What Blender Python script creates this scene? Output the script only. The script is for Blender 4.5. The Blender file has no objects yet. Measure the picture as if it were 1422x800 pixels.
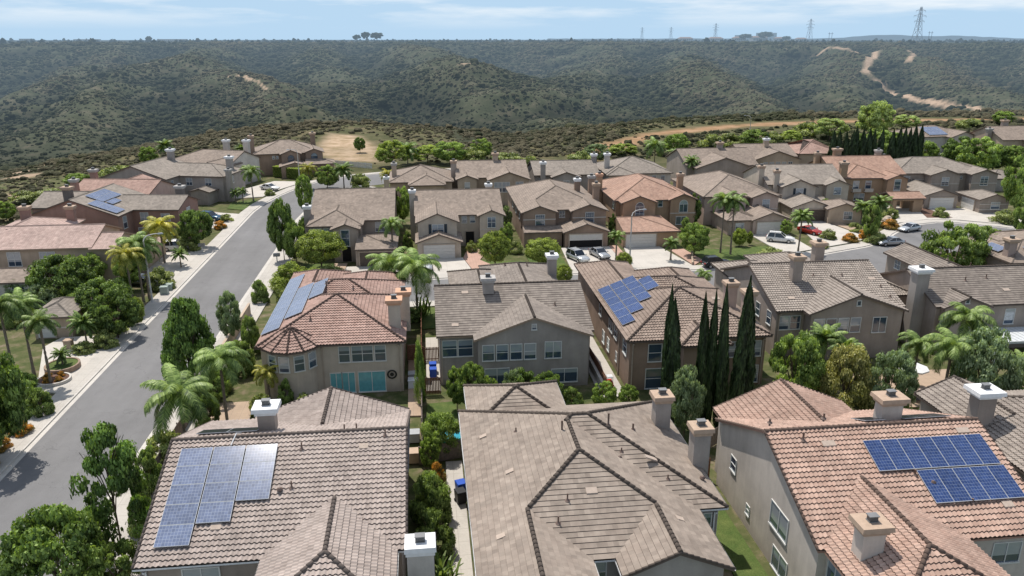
import bpy, math, random
import numpy as np
from mathutils import Vector, Matrix, Euler

R = math.radians
rng = np.random.default_rng(7)
random.seed(7)
scene = bpy.context.scene
COL = scene.collection
CAM_H = 34.0

# ------------------------------------------------------------------ materials
def new_mat(name):
    m = bpy.data.materials.new(name)
    m.use_nodes = True
    nt = m.node_tree
    nt.nodes.clear()
    return m, nt

class NT:
    """small node helper"""
    def __init__(s, nt): s.nt = nt
    def n(s, t, **kw):
        x = s.nt.nodes.new(t)
        for k, v in kw.items(): setattr(x, k, v)
        return x
    def l(s, a, b): s.nt.links.new(a, b)
    def val(s, v):
        x = s.n('ShaderNodeValue'); x.outputs[0].default_value = v; return x.outputs[0]
    def math(s, op, a, b=None, c=None, clamp=False):
        x = s.n('ShaderNodeMath', operation=op); x.use_clamp = clamp
        for i, q in enumerate((a, b, c)):
            if q is None: continue
            if isinstance(q, (int, float)): x.inputs[i].default_value = q
            else: s.l(q, x.inputs[i])
        return x.outputs[0]
    def mix(s, fac, a, b, mode='MIX'):
        x = s.n('ShaderNodeMix', data_type='RGBA', blend_type=mode)
        for i, q in ((0, fac), (6, a), (7, b)):
            if isinstance(q, (int, float)): x.inputs[i].default_value = q
            elif isinstance(q, (tuple, list)): x.inputs[i].default_value = (*q[:3], 1)
            else: s.l(q, x.inputs[i])
        return x.outputs[2]
    def noise(s, vec, scale, detail=3.0, rough=.55):
        x = s.n('ShaderNodeTexNoise'); x.inputs['Scale'].default_value = scale
        x.inputs['Detail'].default_value = detail; x.inputs['Roughness'].default_value = rough
        if vec is not None: s.l(vec, x.inputs['Vector'])
        return x.outputs['Fac']
    def ramp(s, fac, stops):
        x = s.n('ShaderNodeValToRGB')
        e = x.color_ramp.elements
        e[0].position, e[0].color = stops[0][0], (*stops[0][1], 1)
        e[1].position, e[1].color = stops[1][0], (*stops[1][1], 1)
        for p_, c in stops[2:]:
            q = e.new(p_); q.color = (*c, 1)
        s.l(fac, x.inputs[0]); return x.outputs[0]
    def maprange(s, v, a, b, c=0., d=1.):
        x = s.n('ShaderNodeMapRange'); x.inputs[1].default_value = a; x.inputs[2].default_value = b
        x.inputs[3].default_value = c; x.inputs[4].default_value = d
        s.l(v, x.inputs[0]); return x.outputs[0]
    def scalecol(s, col, f):
        x = s.n('ShaderNodeVectorMath', operation='SCALE')
        s.l(col, x.inputs[0])
        if isinstance(f, (int, float)): x.inputs[3].default_value = f
        else: s.l(f, x.inputs[3])
        return x.outputs[0]
    def principled(s, col, rough=.8, spec=.3, normal=None, metal=0.):
        b = s.n('ShaderNodeBsdfPrincipled')
        if isinstance(col, (tuple, list)): b.inputs['Base Color'].default_value = (*col[:3], 1)
        else: s.l(col, b.inputs['Base Color'])
        if isinstance(rough, (int, float)): b.inputs['Roughness'].default_value = rough
        else: s.l(rough, b.inputs['Roughness'])
        b.inputs['Specular IOR Level'].default_value = spec
        b.inputs['Metallic'].default_value = metal
        if normal is not None: s.l(normal, b.inputs['Normal'])
        return b.outputs[0]
    def bump(s, h, strength=.5, dist=.02):
        x = s.n('ShaderNodeBump'); x.inputs['Strength'].default_value = strength
        x.inputs['Distance'].default_value = dist; s.l(h, x.inputs['Height']); return x.outputs[0]
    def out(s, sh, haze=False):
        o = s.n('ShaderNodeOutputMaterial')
        if haze:  # painted haze: bluish emission mixed in with distance from the origin
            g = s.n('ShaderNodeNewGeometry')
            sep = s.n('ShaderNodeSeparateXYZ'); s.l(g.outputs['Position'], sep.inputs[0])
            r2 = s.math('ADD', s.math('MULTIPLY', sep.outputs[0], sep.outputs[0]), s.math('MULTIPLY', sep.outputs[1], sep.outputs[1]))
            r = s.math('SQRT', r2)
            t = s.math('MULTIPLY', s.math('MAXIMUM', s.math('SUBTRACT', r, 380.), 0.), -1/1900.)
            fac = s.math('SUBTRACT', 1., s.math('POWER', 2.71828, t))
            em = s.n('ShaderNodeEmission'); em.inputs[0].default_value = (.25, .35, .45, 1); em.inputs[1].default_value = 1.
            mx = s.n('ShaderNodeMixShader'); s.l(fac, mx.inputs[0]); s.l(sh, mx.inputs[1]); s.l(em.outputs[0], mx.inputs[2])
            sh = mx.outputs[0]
        s.l(sh, o.inputs[0])

def objcoord(k):
    return k.n('ShaderNodeTexCoord').outputs['Object']
def worldpos(k):
    return k.n('ShaderNodeNewGeometry').outputs['Position']

_mc = {}
def stucco(name, col):
    if name in _mc: return _mc[name]
    m, nt = new_mat(name); k = NT(nt)
    p = worldpos(k)
    n1 = k.noise(p, .35, 4); n2 = k.noise(p, 9., 2)
    # vertical weathering streaks
    mp = k.n('ShaderNodeMapping'); mp.inputs['Scale'].default_value = (2.2, 2.2, .22); k.l(p, mp.inputs[0])
    n3 = k.noise(mp.outputs[0], 1., 4)
    f = k.math('ADD', k.maprange(n1, .3, .7, .80, 1.12), k.maprange(n3, .35, .7, -.06, .05))
    f = k.math('ADD', f, k.maprange(n2, .3, .7, -.03, .03))
    base = k.n('ShaderNodeRGB'); base.outputs[0].default_value = (*col, 1)
    c = k.scalecol(base.outputs[0], f)
    sz = k.n('ShaderNodeSeparateXYZ'); k.l(p, sz.inputs[0])
    splash = k.math('MULTIPLY', k.maprange(k.math('ADD', sz.outputs[2], k.math('MULTIPLY', n1, 1.6)), .6, 2.2, .4, 0.), 1., clamp=True)
    c = k.mix(splash, c, (.15, .12, .09))
    sh = k.principled(c, .92, .15, k.bump(k.noise(p, 45., 3), .25, .02))
    k.out(sh); _mc[name] = m; return m

def plain(name, col, rough=.6, spec=.3, metal=0., noise=.1, haze=False, scale=3.):
    if name in _mc: return _mc[name]
    m, nt = new_mat(name); k = NT(nt)
    base = k.n('ShaderNodeRGB'); base.outputs[0].default_value = (*col, 1)
    c = base.outputs[0]
    if noise: c = k.scalecol(c, k.maprange(k.noise(worldpos(k), scale, 4), .3, .7, 1-noise, 1+noise))
    k.out(k.principled(c, rough, spec, None, metal), haze); _mc[name] = m; return m

def roofmat(name, col, col2, lines=False, barrel=True, plank=False):
    """concrete tiles: UV is in metres (u along the eave, v up the slope)"""
    if name in _mc: return _mc[name]
    m, nt = new_mat(name); k = NT(nt)
    uv = k.n('ShaderNodeUVMap'); uv.uv_map = 'UVMap'
    sep = k.n('ShaderNodeSeparateXYZ'); k.l(uv.outputs[0], sep.inputs[0])
    vrow = k.math('DIVIDE', sep.outputs[1], .38)
    row = k.math('FLOOR', vrow)
    ucol = k.math('DIVIDE', k.math('ADD', sep.outputs[0], k.math('MULTIPLY', row, .0 if barrel else .165)), .30 if barrel else .33)
    cell = k.n('ShaderNodeCombineXYZ'); k.l(k.math('FLOOR', ucol), cell.inputs[0]); k.l(row, cell.inputs[1])
    wn = k.n('ShaderNodeTexWhiteNoise', noise_dimensions='2D'); k.l(cell.outputs[0], wn.inputs['Vector'])
    oi = k.n('ShaderNodeObjectInfo')
    p = worldpos(k)
    big = k.noise(p, .22, 5, .65); mid = k.noise(p, 1.3, 4)
    f = k.math('ADD', k.maprange(wn.outputs['Value'], 0, 1, -.13, .13), k.maprange(big, .3, .7, .86, 1.14))
    f = k.math('ADD', f, k.maprange(mid, .3, .7, -.06, .06))
    f = k.math('ADD', f, k.maprange(oi.outputs['Random'], 0, 1, -.04, .04))
    # rare replaced, paler tiles
    pale = k.math('MULTIPLY', k.math('GREATER_THAN', wn.outputs['Value'], .996), .12)
    f = k.math('ADD', f, pale)
    if lines:  # flat far roofs: shade under courses and across barrels painted into the tone
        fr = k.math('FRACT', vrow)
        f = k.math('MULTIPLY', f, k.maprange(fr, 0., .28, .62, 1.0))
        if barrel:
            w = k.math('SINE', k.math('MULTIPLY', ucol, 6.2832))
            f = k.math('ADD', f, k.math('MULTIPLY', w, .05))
    sepc = k.n('ShaderNodeSeparateColor'); k.l(wn.outputs['Color'], sepc.inputs[0])
    c = k.mix(k.math('ADD', k.math('MULTIPLY', sepc.outputs[1], .45), k.maprange(mid, .35, .65, 0, .5), clamp=True), col, col2)
    c = k.scalecol(c, f)
    # dirt and lichen in streaks down the slope
    mp = k.n('ShaderNodeMapping'); mp.inputs['Scale'].default_value = (1.6, .25, 1); k.l(uv.outputs[0], mp.inputs[0])
    st = k.noise(mp.outputs[0], 1., 5, .6)
    c = k.mix(k.maprange(st, .52, .75, 0, .28), c, (.13, .115, .10))
    if not lines:   # shade under the tile butts painted on as near-black risers
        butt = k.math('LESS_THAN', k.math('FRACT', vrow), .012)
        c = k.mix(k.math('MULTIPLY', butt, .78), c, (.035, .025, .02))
    k.out(k.principled(c, .85, .25, k.bump(k.noise(p, 30., 3), .2, .01)))
    _mc[name] = m; return m

def leafmat(name, col, col2, trans=.35, haze=False):
    if name in _mc: return _mc[name]
    m, nt = new_mat(name); k = NT(nt)
    g = k.n('ShaderNodeNewGeometry'); oi = k.n('ShaderNodeObjectInfo')
    at = k.n('ShaderNodeAttribute'); at.attribute_name = 'tone'
    r = g.outputs['Random Per Island']
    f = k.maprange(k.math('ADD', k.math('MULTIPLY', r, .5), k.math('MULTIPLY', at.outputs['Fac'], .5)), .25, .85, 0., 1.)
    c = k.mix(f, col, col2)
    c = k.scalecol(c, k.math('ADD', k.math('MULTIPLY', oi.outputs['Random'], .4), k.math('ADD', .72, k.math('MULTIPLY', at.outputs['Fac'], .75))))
    b = k.principled(c, .5, .35)
    t = k.n('ShaderNodeBsdfTranslucent'); k.l(k.mix(1., c, (1.25, 1.25, .55), 'MULTIPLY'), t.inputs[0])
    mx = k.n('ShaderNodeMixShader'); mx.inputs[0].default_value = trans
    k.l(b, mx.inputs[1]); k.l(t.outputs[0], mx.inputs[2])
    k.out(mx.outputs[0], haze); _mc[name] = m; return m

# ------------------------------------------------------------------ objects
def tag(o, label=None, cat=None, group=None, kind=None):
    if label: o['label'] = label
    if cat: o['category'] = cat
    if group: o['group'] = group
    if kind: o['kind'] = kind
    return o

def link(name, me, parent=None, loc=None, rot=None, scale=None):
    o = bpy.data.objects.new(name, me); COL.objects.link(o)
    if parent is not None: o.parent = parent
    if loc is not None: o.location = loc
    if rot is not None: o.rotation_euler = rot
    if scale is not None: o.scale = scale
    return o

def thing(name, label, cat, loc, rz=0., group=None):
    o = bpy.data.objects.new(name, None); COL.objects.link(o)
    o.empty_display_size = .3
    o.location = loc; o.rotation_euler = (0, 0, rz)
    return tag(o, label, cat, group)

class MB:
    """polygon soup builder"""
    def __init__(s): s.v = []; s.f = []; s.m = []; s.uv = {}; s.sm = []
    def poly(s, pts, mi=0, uv=None, smooth=False):
        i = len(s.v); s.v += [tuple(p) for p in pts]; s.f.append(tuple(range(i, i+len(pts)))); s.m.append(mi); s.sm.append(smooth)
        if uv: s.uv[len(s.f)-1] = uv
    def box(s, x0, x1, y0, y1, z0, z1, mi=0, tx=0., ty=0.):
        i = len(s.v)
        s.v += [(x0, y0, z0), (x1, y0, z0), (x1, y1, z0), (x0, y1, z0), (x0+tx, y0+ty, z1), (x1-tx, y0+ty, z1), (x1-tx, y1-ty, z1), (x0+tx, y1-ty, z1)]
        for f in ((3, 2, 1, 0), (4, 5, 6, 7), (0, 1, 5, 4), (1, 2, 6, 5), (2, 3, 7, 6), (3, 0, 4, 7)):
            s.f.append(tuple(i+q for q in f)); s.m.append(mi); s.sm.append(False)
    def tube(s, pts, rad, n=8, mi=0, cap=True, smooth=True):
        pts = [Vector(p) for p in pts]; rings = []
        for j, p in enumerate(pts):
            d = (pts[min(j+1, len(pts)-1)] - pts[max(j-1, 0)]).normalized()
            a = d.cross(Vector((0, 0, 1)))
            if a.length < 1e-3: a = Vector((1, 0, 0))
            a.normalize(); b = d.cross(a)
            r = rad[j] if isinstance(rad, (list, tuple)) else rad
            i = len(s.v); rings.append(i)
            for q in range(n):
                t = 2*math.pi*q/n; s.v.append(tuple(p + (a*math.cos(t) + b*math.sin(t))*r))
        for j in range(len(rings)-1):
            for q in range(n):
                s.f.append((rings[j]+q, rings[j]+(q+1) % n, rings[j+1]+(q+1) % n, rings[j+1]+q)); s.m.append(mi); s.sm.append(smooth)
        if cap:
            s.f.append(tuple(rings[0]+q for q in range(n))); s.m.append(mi); s.sm.append(False)
            s.f.append(tuple(rings[-1]+q for q in reversed(range(n)))); s.m.append(mi); s.sm.append(False)
    def prism(s, poly, z0, z1, mi=0, side=None):
        n = len(poly)
        a = sum(poly[i][0]*poly[(i+1) % n][1]-poly[(i+1) % n][0]*poly[i][1] for i in range(n))
        if a < 0: poly = poly[::-1]
        s.poly([(x, y, z1) for x, y in poly], mi)
        for i in range(n):
            (ax, ay), (bx, by) = poly[i], poly[(i+1) % n]
            s.poly([(ax, ay, z0), (bx, by, z0), (bx, by, z1), (ax, ay, z1)], mi if side is None else side)
    def mesh(s, name, mats):
        me = bpy.data.meshes.new(name); me.from_pydata(s.v, [], s.f)
        for m in mats: me.materials.append(m)
        me.polygons.foreach_set('material_index', s.m)
        me.polygons.foreach_set('use_smooth', s.sm)
        if s.uv:
            ul = me.uv_layers.new(name='UVMap')
            for fi, uvs in s.uv.items():
                for q, li in enumerate(me.polygons[fi].loop_indices): ul.data[li].uv = uvs[q]
        me.update(); return me
    def build(s, name, mats, parent=None, **kw):
        if not isinstance(mats, (list, tuple)): mats = [mats]
        return link(name, s.mesh(name, mats), parent, **kw)

def quads_mesh(name, V, Q, UV=None, mats=(), smooth=None, tone=None):
    me = bpy.data.meshes.new(name)
    V = np.asarray(V, np.float32); Q = np.asarray(Q, np.int32)
    me.vertices.add(len(V)); me.vertices.foreach_set('co', V.ravel())
    k = Q.shape[1]
    me.loops.add(Q.size); me.loops.foreach_set('vertex_index', Q.ravel())
    me.polygons.add(len(Q)); me.polygons.foreach_set('loop_start', np.arange(0, Q.size, k, dtype=np.int32))
    me.polygons.foreach_set('loop_total', np.full(len(Q), k, np.int32))
    if smooth is not None: me.polygons.foreach_set('use_smooth', np.broadcast_to(smooth, len(Q)).astype(bool))
    else: me.polygons.foreach_set('use_smooth', np.zeros(len(Q), bool))
    if UV is not None:
        ul = me.uv_layers.new(name='UVMap'); ul.data.foreach_set('uv', np.asarray(UV, np.float32).ravel())
    if tone is not None:
        a = me.attributes.new('tone', 'FLOAT', 'POINT'); a.data.foreach_set('value', np.asarray(tone, np.float32))
    for m in mats: me.materials.append(m)
    me.update(); me.validate(); return me

# ------------------------------------------------------------------ houses
def tile_face(acc, O, U, S, L, V, a, b, pitch, style, lod):
    """one roof plane as rows of tiles. acc: list of (verts, quads, uvs, smooth)"""
    O = np.array(O, float); U = np.array((*U, 0.), float); S = np.array((*S, 0.), float)
    cosf = math.sqrt(1+pitch*pitch)
    lf = lambda v: a*v/V
    rt = lambda v: L+(b-L)*v/V
    u_off = float(np.dot(O, U)) + 1000.
    def P(u, v, h):
        u = np.asarray(u, float)
        return O + np.outer(u, U) + np.outer(np.full(len(u), v), S) + np.stack([np.zeros(len(u)), np.zeros(len(u)), pitch*v + h], 1)
    if lod >= 2:
        pts = np.vstack([P([0, L], 0, np.zeros(2)), P([b, a], V, np.zeros(2))])
        uv = np.array([[0, 0], [L, 0], [b, V*cosf], [a, V*cosf]]) + [u_off % 300, 0]
        acc.append((pts, np.array([[0, 1, 2, 3]]), uv[None], np.array([False]))); return
    n = max(2, round(V*cosf/.38)); c = V/n
    per = .30
    du = (per/6 if lod == 0 else per/4) if style == 'S' else 1.2
    A = .042 if style == 'S' else 0.
    rise = .07 if style == 'S' else .04
    g0 = math.floor(u_off/du)*du - u_off
    ug = np.arange(g0, L+du, du)
    ug = np.clip(ug, 0, L)
    def wave(u): return A*np.cos((u+u_off)*2*math.pi/per)
    for k in range(n):
        v0, v1 = k*c, (k+1)*c
        ub = np.clip(ug, lf(v0), rt(v0)); ut = np.clip(ug, lf(v1), rt(v1))
        m = len(ug)
        pb = P(ub, v0, rise+wave(ub)); pt = P(ut, v1, .004+wave(ut)); pl = P(ub, v0, np.full(m, -.05))
        base = np.vstack([pb, pt, pb, pl])
        i = np.arange(m-1)
        keep = (ub[1:]-ub[:-1]) + (ut[1:]-ut[:-1]) > 1e-4
        q1 = np.stack([i, i+1, m+i+1, m+i], 1)[keep]
        keep2 = (ub[1:]-ub[:-1]) > 1e-4
        q2 = np.stack([3*m+i, 3*m+i+1, 2*m+i+1, 2*m+i], 1)[keep2]
        vv0, vv1 = k*.38+.001, (k+1)*.38-.001
        uvt = np.stack([np.stack([ub+u_off % 300, np.full(m, vv0)], 1), ], 0)[0]
        uvt2 = np.stack([ut+u_off % 300, np.full(m, vv1)], 1)
        UVv = np.vstack([uvt, uvt2, uvt, uvt])
        Q = np.vstack([q1, q2])
        acc.append((base, Q, UVv[Q], np.r_[np.full(len(q1), style == 'S'), np.zeros(len(q2), bool)]))

def volume_faces(v):
    """v: dict(x0,x1,y0,y1,ax,lo,hi,ze,p,ov) -> roof faces, ridge lines, eave edges"""
    ov, p, ze = v['ov'], v['p'], v['ze']
    go = .32 if ov > .3 else ov
    if v['ax'] == 'x':
        lo_o = ov if v['lo'] == 'h' else go; hi_o = ov if v['hi'] == 'h' else go
        if v['lo'] == 'n': lo_o = 0
        if v['hi'] == 'n': hi_o = 0
        X0, X1, Y0, Y1 = v['x0']-lo_o, v['x1']+hi_o, v['y0']-ov, v['y1']+ov
        T = lambda s, t: (X0+s, Y0+t); E1, E2 = (1, 0), (0, 1); Ln, W = X1-X0, Y1-Y0
    else:
        lo_o = ov if v['lo'] == 'h' else go; hi_o = ov if v['hi'] == 'h' else go
        if v['lo'] == 'n': lo_o = 0
        if v['hi'] == 'n': hi_o = 0
        X0, X1, Y0, Y1 = v['x0']-ov, v['x1']+ov, v['y0']-lo_o, v['y1']+hi_o
        T = lambda s, t: (X1-t, Y0+s); E1, E2 = (0, 1), (-1, 0); Ln, W = Y1-Y0, X1-X0
    Rr = W/2; zr = ze+p*Rr
    ra = Rr if v['lo'] == 'h' else 0; rb = Rr if v['hi'] == 'h' else 0
    neg = lambda q: (-q[0], -q[1])
    F = [((*T(0, 0), ze), E1, E2, Ln, Rr, ra, Ln-rb), ((*T(Ln, W), ze), neg(E1), neg(E2), Ln, Rr, rb, Ln-ra)]
    lines = []; r0 = (*T(ra, Rr), zr); r1 = (*T(Ln-rb, Rr), zr)
    if Ln-rb-ra > .1: lines.append((r0, r1))
    rakes = []
    if v['lo'] == 'h':
        F.append(((*T(0, W), ze), neg(E2), E1, W, Rr, Rr, Rr)); lines += [((*T(0, 0), ze), r0), ((*T(0, W), ze), r0)]
    elif v['lo'] == 'g': rakes += [((*T(0, 0), ze), r0), ((*T(0, W), ze), r0)]
    if v['hi'] == 'h':
        F.append(((*T(Ln, 0), ze), E2, neg(E1), W, Rr, Rr, Rr)); lines += [((*T(Ln, 0), ze), r1), ((*T(Ln, W), ze), r1)]
    elif v['hi'] == 'g': rakes += [((*T(Ln, 0), ze), r1), ((*T(Ln, W), ze), r1)]
    eaves = [((*T(0, 0), ze), (*T(Ln, 0), ze)), ((*T(Ln, W), ze), (*T(0, W), ze))]
    if v['lo'] == 'h': eaves.append(((*T(0, W), ze), (*T(0, 0), ze)))
    if v['hi'] == 'h': eaves.append(((*T(Ln, 0), ze), (*T(Ln, W), ze)))
    return F, lines, rakes, eaves

def vol_height(v, x, y):
    """height of a volume's roof above (x, y), or None outside it"""
    ov = v['ov']; go = .32 if ov > .3 else ov
    e = {'h': ov, 'g': go, 'n': 0.}
    if v['ax'] == 'x': X0, X1, Y0, Y1 = v['x0']-e[v['lo']], v['x1']+e[v['hi']], v['y0']-ov, v['y1']+ov
    else: X0, X1, Y0, Y1 = v['x0']-ov, v['x1']+ov, v['y0']-e[v['lo']], v['y1']+e[v['hi']]
    if not (X0 <= x <= X1 and Y0 <= y <= Y1): return None
    d = [y-Y0, Y1-y] if v['ax'] == 'x' else [x-X0, X1-x]
    if v['lo'] == 'h': d.append(x-X0 if v['ax'] == 'x' else y-Y0)
    if v['hi'] == 'h': d.append(X1-x if v['ax'] == 'x' else Y1-y)
    return v['ze']+v['p']*min(d)

def V(x0, x1, y0, y1, ax, ends, ze=5.5, p=.38, ov=.45, z0=-.3, wall=True):
    return dict(x0=x0, x1=x1, y0=y0, y1=y1, ax=ax, lo=ends[0], hi=ends[1], ze=ze, p=p, ov=ov, z0=z0, wall=wall)

class House:
    def __init__(s, label, vols, wall, roof, tile='S', lod=2, yaw=0., origin=None, fascia=None, gutter=None, cap=None, name='house', group=None, ridge_caps=True, extra=None):
        s.vols = vols; s.yaw = yaw; s.lod = lod; s.wallm = wall
        if origin is None:
            origin = (round((min(v['x0'] for v in vols)+max(v['x1'] for v in vols))/2, 2), round((min(v['y0'] for v in vols)+max(v['y1'] for v in vols))/2, 2))
        s.o = origin if yaw == 0 else origin
        # with yaw the volumes are given around (0,0)
        s.off = (origin[0], origin[1]) if yaw == 0 else (0, 0)
        s.root = thing(name, label, 'house', (origin[0], origin[1], 0), yaw, group)
        fascia = fascia or M['fascia']; cap = cap or roof
        # roof
        acc = []; caps = []; fa = MB(); wl = MB()
        for i, v in enumerate(vols):
            v = dict(v); v['ze'] += .013*i
            ins = .011*i
            F, lines, rakes, eaves = volume_faces(v)
            for f in F: tile_face(acc, *f, v['p'], tile, lod)
            for a, b in lines: caps.append(MB()); s.capline(caps, a, b, lod, others=[q for q in vols if q is not vols[i]])
            if lod == 0:
                for a, b in rakes: caps.append(MB()); s.capline(caps, (a[0], a[1], a[2]+.0), b, lod, r=.09)
            th = .19
            for a, b in rakes+eaves:
                fa.poly([(a[0], a[1], a[2]-th), (b[0], b[1], b[2]-th), (b[0], b[1], b[2]+.015), (a[0], a[1], a[2]+.015)], 0)
            for (a, b) in eaves:
                if gutter is not None:
                    d = Vector(b)-Vector(a); nrm = Vector((d.y, -d.x, 0)).normalized()*.07
                    for q0, q1, z0, z1 in (((0, 0), (1, 1), -.13, -.13), ((1, 1), (1, 1), -.13, -.01)):
                        pa = Vector(a)+nrm*q0[0]; pb = Vector(b)+nrm*q0[0]; pc = Vector(b)+nrm*q1[0]; pd = Vector(a)+nrm*q1[0]
                        fa.poly([(pa.x, pa.y, a[2]+z0), (pb.x, pb.y, a[2]+z0), (pc.x, pc.y, a[2]+z1), (pd.x, pd.y, a[2]+z1)], 1)
            for (O, U, S, L, Vv, a, b) in F:   # soffit
                c = [(0, 0), (L, 0), (b, Vv), (a, Vv)]
                if abs(a-b) < 1e-6: c = c[:3]
                fa.poly([(O[0]+U[0]*u+S[0]*w, O[1]+U[1]*u+S[1]*w, O[2]+v['p']*w-th) for u, w in reversed(c)], 0)
            if v['wall']:
                x0, x1, y0, y1 = v['x0']+ins, v['x1']-ins, v['y0']+ins, v['y1']-ins
                zt = v['ze']+v['p']*(v['ov']+ins)-th+.03
                z0 = v['z0']
                half = ((y1-y0) if v['ax'] == 'x' else (x1-x0))/2
                zp = zt+v['p']*half
                for side in 'SENW':
                    pa, pb = {'S': ((x0, y0), (x1, y0)), 'E': ((x1, y0), (x1, y1)), 'N': ((x1, y1), (x0, y1)), 'W': ((x0, y1), (x0, y0))}[side]
                    endc = None
                    if v['ax'] == 'x' and side in 'EW': endc = v['hi'] if side == 'E' else v['lo']
                    if v['ax'] == 'y' and side in 'SN': endc = v['hi'] if side == 'N' else v['lo']
                    pts = [(*pa, z0), (*pb, z0), (*pb, zt)]
                    if endc in ('g', 'n'): pts.append(((pa[0]+pb[0])/2, (pa[1]+pb[1])/2, zp))
                    pts.append((*pa, zt)); wl.poly(pts, 0)
        ox, oy = s.off
        Vs, Qs, UVs, Sm = [], [], [], []; k = 0
        for vv, qq, uu, sm in acc:
            Vs.append(vv); Qs.append(qq+k); UVs.append(uu); Sm.append(sm); k += len(vv)
        Vs = np.vstack(Vs)-[ox, oy, 0]
        me = quads_mesh('roof', Vs, np.vstack(Qs), np.vstack([u.reshape(-1, 2) for u in UVs]), [roof], np.concatenate(Sm))
        s.roof = link('roof', me, s.root)
        for mb, nm, mats in ((wl, 'wall', [wall]), (fa, 'fascia', [fascia, gutter or fascia])):
            mb.v = [(x-ox, y-oy, z) for x, y, z in mb.v]; o = mb.build(nm, mats, s.root)
            if nm == 'wall': s.wall = o
        for capmb in caps:
            if not capmb.f: continue
            capmb.v = [(x-ox, y-oy, z) for x, y, z in capmb.v]; capmb.build('ridge_tiles', [cap], s.roof)
    def capline(s, lst, a, b, lod, r=.15, others=()):
        if isinstance(lst, MB): lst = [lst]
        mb = lst[-1]
        a, b = Vector(a), Vector(b)
        if a.z > b.z: a, b = b, a
        d = b-a; L = d.length; d.normalize(); side = d.cross(Vector((0, 0, 1))).normalized(); up = side.cross(d)
        n = max(1, round(L/.40)) if lod < 2 else max(1, round(L/1.0))
        if lod == 2: r = .11
        angs = [R(q) for q in ((-20, 30, 90, 150, 200) if lod < 2 else (0, 90, 180))]
        for i in range(n):
            p0, p1 = a+d*(L*i/n), a+d*(L*(i+1)/n+(.05 if lod < 2 else 0))
            mid = (p0+p1)/2
            hs = [vol_height(q, mid.x, mid.y) for q in others]
            if any(q is not None and q > mid.z-.07 for q in hs):
                if mb.f: mb = MB(); lst.append(mb)
                continue
            r0, r1 = (r, r*.86) if lod < 2 else (r, r)
            rise = .03 if lod < 2 else .02
            A = [p0+(side*math.cos(t)+up*math.sin(t))*r0+up*rise for t in angs]; B = [p1+(side*math.cos(t)+up*math.sin(t))*r1 for t in angs]
            k = len(mb.v); mb.v += [tuple(q) for q in A+B]; m = len(angs)
            for j in range(m-1):
                mb.f.append((k+j, k+j+1, k+m+j+1, k+m+j)); mb.m.append(0); mb.sm.append(lod < 2)
            mb.f.append(tuple(k+j for j in reversed(range(m)))); mb.m.append(0); mb.sm.append(False)
    # ---- attachments (world coordinates, or local ones if the house is turned)
    def L(s, x, y, z): return (x-s.off[0], y-s.off[1], z)
    def win(s, face, along, c, z, w, h, st='d', trim=None, blind=None, extra=None):
        me, pm = window_mesh(w, h, st, trim or M['white_trim'])
        rz = {'S': 0, 'E': math.pi/2, 'N': math.pi, 'W': -math.pi/2}[face]
        loc = s.L(along, c, z) if face in 'SN' else s.L(c, along, z)
        o = link('window', me, s.root, loc, (0, 0, rz))
        pane = link('pane', pm, o)
        return o
    def wins(s, face, c, z, lst, st='d', trim=None):
        for (al, w, h) in lst: s.win(face, al, c, z, w, h, st, trim)
    def shutters(s, face, along, c, z, w, h, m=None):
        for sg in (-1, 1):
            mb = MB(); x = sg*(w/2+.32)
            mb.box(x-.22, x+.22, -.07, .02, -h/2, h/2)
            for i in range(7):
                zz = -h/2+.1+i*(h-.2)/7; mb.box(x-.17, x+.17, -.085, -.06, zz, zz+(h-.2)/7*.55)
            mb.build('shutter', [m or M['shutter']], s.root, loc=s.L(along, c, z) if face in 'SN' else s.L(c, along, z), rot=(0, 0, {'S': 0, 'E': math.pi/2, 'N': math.pi, 'W': -math.pi/2}[face]))
    def garage(s, face, along, c, w, h=2.25, m=None, openf=0.):
        mb = MB(); z0 = .12+openf*h
        rows = 4
        for i in range(rows):
            za = z0+(h-z0+.12)*i/rows; zb = z0+(h-z0+.12)*(i+1)/rows-.02
            mb.box(-w/2, w/2, -.05, .02, za, zb)
            for j in range(8):
                xa = -w/2+w*j/8+.07; mb.box(xa, xa+w/8-.14, -.062, -.04, za+.07, zb-.07)
        rot = (0, 0, {'S': 0, 'E': math.pi/2, 'N': math.pi, 'W': -math.pi/2}[face])
        loc = s.L(along, c, 0) if face in 'SN' else s.L(c, along, 0)
        o = mb.build('garage_door', [m or M['door_white']], s.root, loc=loc, rot=rot)
        t = MB(); t.box(-w/2-.18, -w/2, -.1, .03, 0, h+.3); t.box(w/2, w/2+.18, -.1, .03, 0, h+.3); t.box(-w/2, w/2, -.1, .03, h+.12, h+.3)
        t.build('door_frame', [M['trim_tan']], o)
        if openf:
            d = MB(); d.box(-w/2, w/2, -.03, .01, 0, z0)  # flat near-black panel in place of the shaded garage interior
            d.build('dark_gap_panel', [M['dark_interior']], o)
        return o
    def door(s, face, along, c, w=1.1, h=2.3, m=None, arch=False):
        mb = MB()
        if arch:
            pts = [(-w/2, 0), (w/2, 0)]+[(w/2*math.cos(t), h-w/2+w/2*math.sin(t)) for t in np.linspace(0, math.pi, 9)]
            mb.poly([(x, -.05, z) for x, z in pts])
        else: mb.box(-w/2, w/2, -.06, .02, 0, h)
        o = mb.build('front_door', [m or M['dark_interior']], s.root, loc=s.L(along, c, .1) if face in 'SN' else s.L(c, along, .1), rot=(0, 0, {'S': 0, 'E': math.pi/2, 'N': math.pi, 'W': -math.pi/2}[face]))
        t = MB(); t.box(-w/2-.12, -w/2, -.09, .02, 0, h); t.box(w/2, w/2+.12, -.09, .02, 0, h)
        if not arch: t.box(-w/2-.12, w/2+.12, -.09, .02, h, h+.12)
        t.build('door_frame', [M['trim_tan']], o)
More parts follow.
